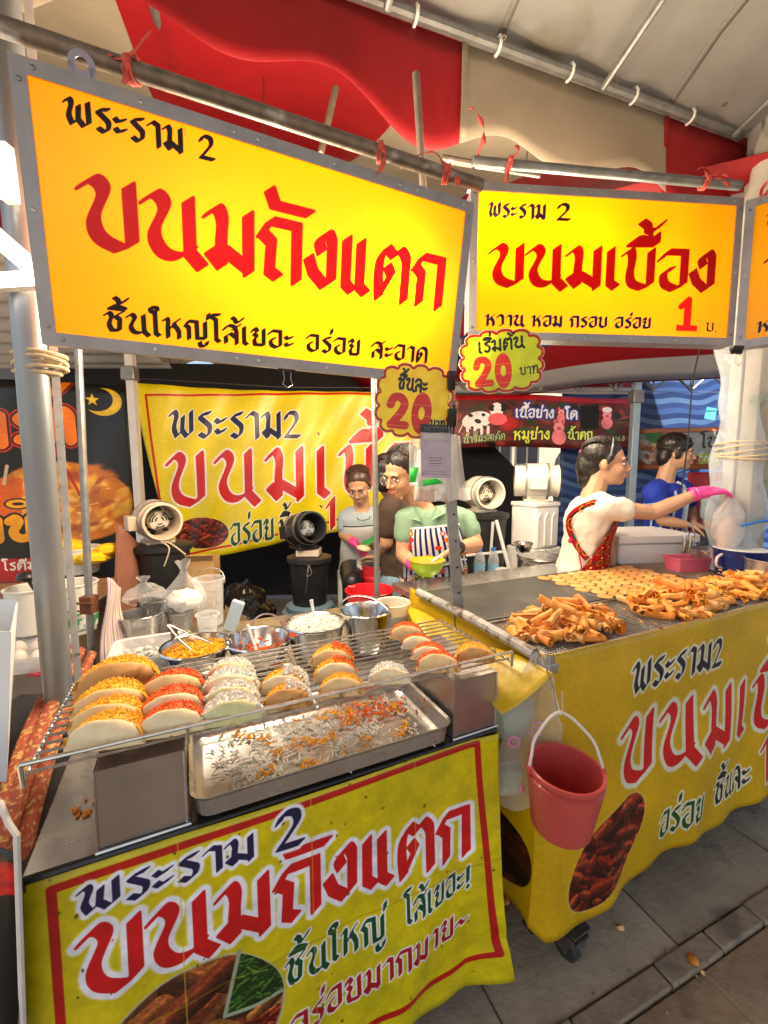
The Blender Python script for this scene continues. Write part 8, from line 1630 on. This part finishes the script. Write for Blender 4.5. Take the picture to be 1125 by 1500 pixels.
# --- man in the blue woven shirt
Ym = 2.88; fm = Vector((.88, -.47, 0)).normalized(); rm_ = fm.cross(Vector((0, 0, 1))); hd = aty(990, 664, Ym); root = thing('person', 'man with black fringe in a bright blue woven shirt before the blue tarpaulin', 'person', (hd.x - .05, Ym, 0)); hm = basis((.88, -.47, -.04)); nk = aty(974, 703, Ym + .02); hip = aty(968, 815, Ym + .05); chest = aty(969, 755, Ym + .02)
sh, el, wr = aty(957, 722, Ym - .14), aty(970, 762, Ym - .14), aty(1003, 768, Ym - .18); sh2 = aty(1000, 716, Ym + .12); el2 = aty(1012, 748, Ym + .08); wr2 = aty(1014, 765, Ym - .05)
mb = MB(); P = head_parts(mb, hd, hm, 1.04, nk); limb(mb, sh, el, .044, .037); limb(mb, el, wr, .038, .027); hand(mb, wr, (.8, -.1, -.15), (0, 0, -1), 1, .5); limb(mb, sh2, el2, .044, .037); limb(mb, el2, wr2, .036, .026); hand(mb, wr2, (.4, -.5, -.3), (0, 0, -1), 1, .5); mb.cap(nk, nk + Vector((0, 0, -.1)), .058, .09); remesh(mb.build('skin', m_skin2, root), .0065, 3); face(root, P, hm, 1.04)
hair_cap(root, P, hm, 1.05, 'crop', extra=[((0, -.045, .075), (.060, .036, .028)), ((.03, -.06, .058), (.034, .026, .022)), ((-.03, -.06, .058), (.034, .026, .022)), ((0, .065, -.03), (.065, .045, .06)), ((0, .02, .06), (.086, .09, .075)), ((-.07, .0, .0), (.014, .026, .04)), ((.07, .0, .0), (.014, .026, .04))])
T = Torso(hip, chest, nk, rm_, fm, [(p[0], p[1] * 1.08, p[2] * 1.02) for p in FPR]); m_bs = mat('blue_weave', (.012, .04, .42), .8, var=.12, vscale=14, bump=.1, bscale=120); mb = MB(); T.mesh(mb, 0, .96); sleeve(mb, nk, sh, el, .58, .068, .066); sleeve(mb, nk, sh2, el2, .55, .066, .064); mb.ell(sh * .8 + nk * .2, (.064, .064, .056)); mb.ell(sh2 * .8 + nk * .2, (.06, .06, .055)); remesh(mb.build('shirt', m_bs, root), .011, 3, .5, (.07, .02))
m_ws = mat('pale_blue_stripe', (.45, .56, .70), .8)
for a0, wd_ in ((.42, .030), (-.42, .030), (1.25, .014), (1.75, .012), (2.2, .012), (-1.0, .012)):
    strap([T.pt(a0, .16, .016), T.pt(a0, .4, .017), T.pt(a0 * .96, .6, .017), T.pt(a0 * .92, .76, .017), T.pt(a0 * .95, .87, .020)], wd_, m_ws, 'woven_stripe')
strap([T.pt(.10, .70, .018), T.pt(.22, .82, .024), T.pt(.55, .93, .036), T.pt(.9, .98, .03)], .014, m_ws, 'neck_edging'); strap([T.pt(-.10, .70, .018), T.pt(-.22, .82, .024), T.pt(-.55, .93, .036), T.pt(-.9, .98, .03)], .014, m_ws, 'neck_edging')
mb = MB(); d_ = (el - sh).normalized(); mb.lathe([(.0685, -.004), (.0705, 0), (.0685, .004)], 24, sh * .55 + el * .45, ax=d_, closed=True); mb.lathe([(.0685, -.004), (.0705, 0), (.0685, .004)], 24, sh * .72 + el * .28, ax=d_, closed=True); mb.build('sleeve_stripe', m_ws, root); standing_legs(root, hip, mat('dark_trousers', (.03, .03, .04), .9), None, rm_, fm)
# --- person half hidden by the wrapped post
Yr = 2.95; fr_ = Vector((.9, .35, 0)).normalized(); rr_ = fr_.cross(Vector((0, 0, 1))); hd = aty(1080, 672, Yr); root = thing('person', 'person in pale blue-grey shirt half hidden by the plastic wrapped post', 'person', (hd.x, Yr, 0)); hm = basis((.95, .1, -.1)); nk = aty(1072, 705, Yr); hip = aty(1062, 815, Yr + .02); chest = aty(1062, 755, Yr); sh, el, wr = aty(1046, 725, Yr - .15), aty(1040, 765, Yr - .15), aty(1075, 775, Yr - .2)
mb = MB(); P = head_parts(mb, hd, hm, 1.0, nk); limb(mb, sh, el, .046, .04); limb(mb, el, wr, .04, .028); hand(mb, wr, (1, 0, 0), (0, 0, -1), 1, .4); remesh(mb.build('skin', m_skin, root), .0075, 3); face(root, P, hm, 1.0); hair_cap(root, P, hm, 1.03, extra=[((0, .06, -.03), (.065, .05, .06))])
T = Torso(hip, chest, nk, rr_, fr_, FPR); mb = MB(); T.mesh(mb, 0, .965); sleeve(mb, nk, sh, el, .7, .070, .064); mb.ell(sh * .8 + nk * .2, (.066, .066, .058)); remesh(mb.build('shirt', mat('greyblue_cotton', (.34, .44, .48), .85, var=.06), root), .012, 3, .5, (.07, .03)); standing_legs(root, hip, MATS['dark_trousers'], None, rr_, fr_)
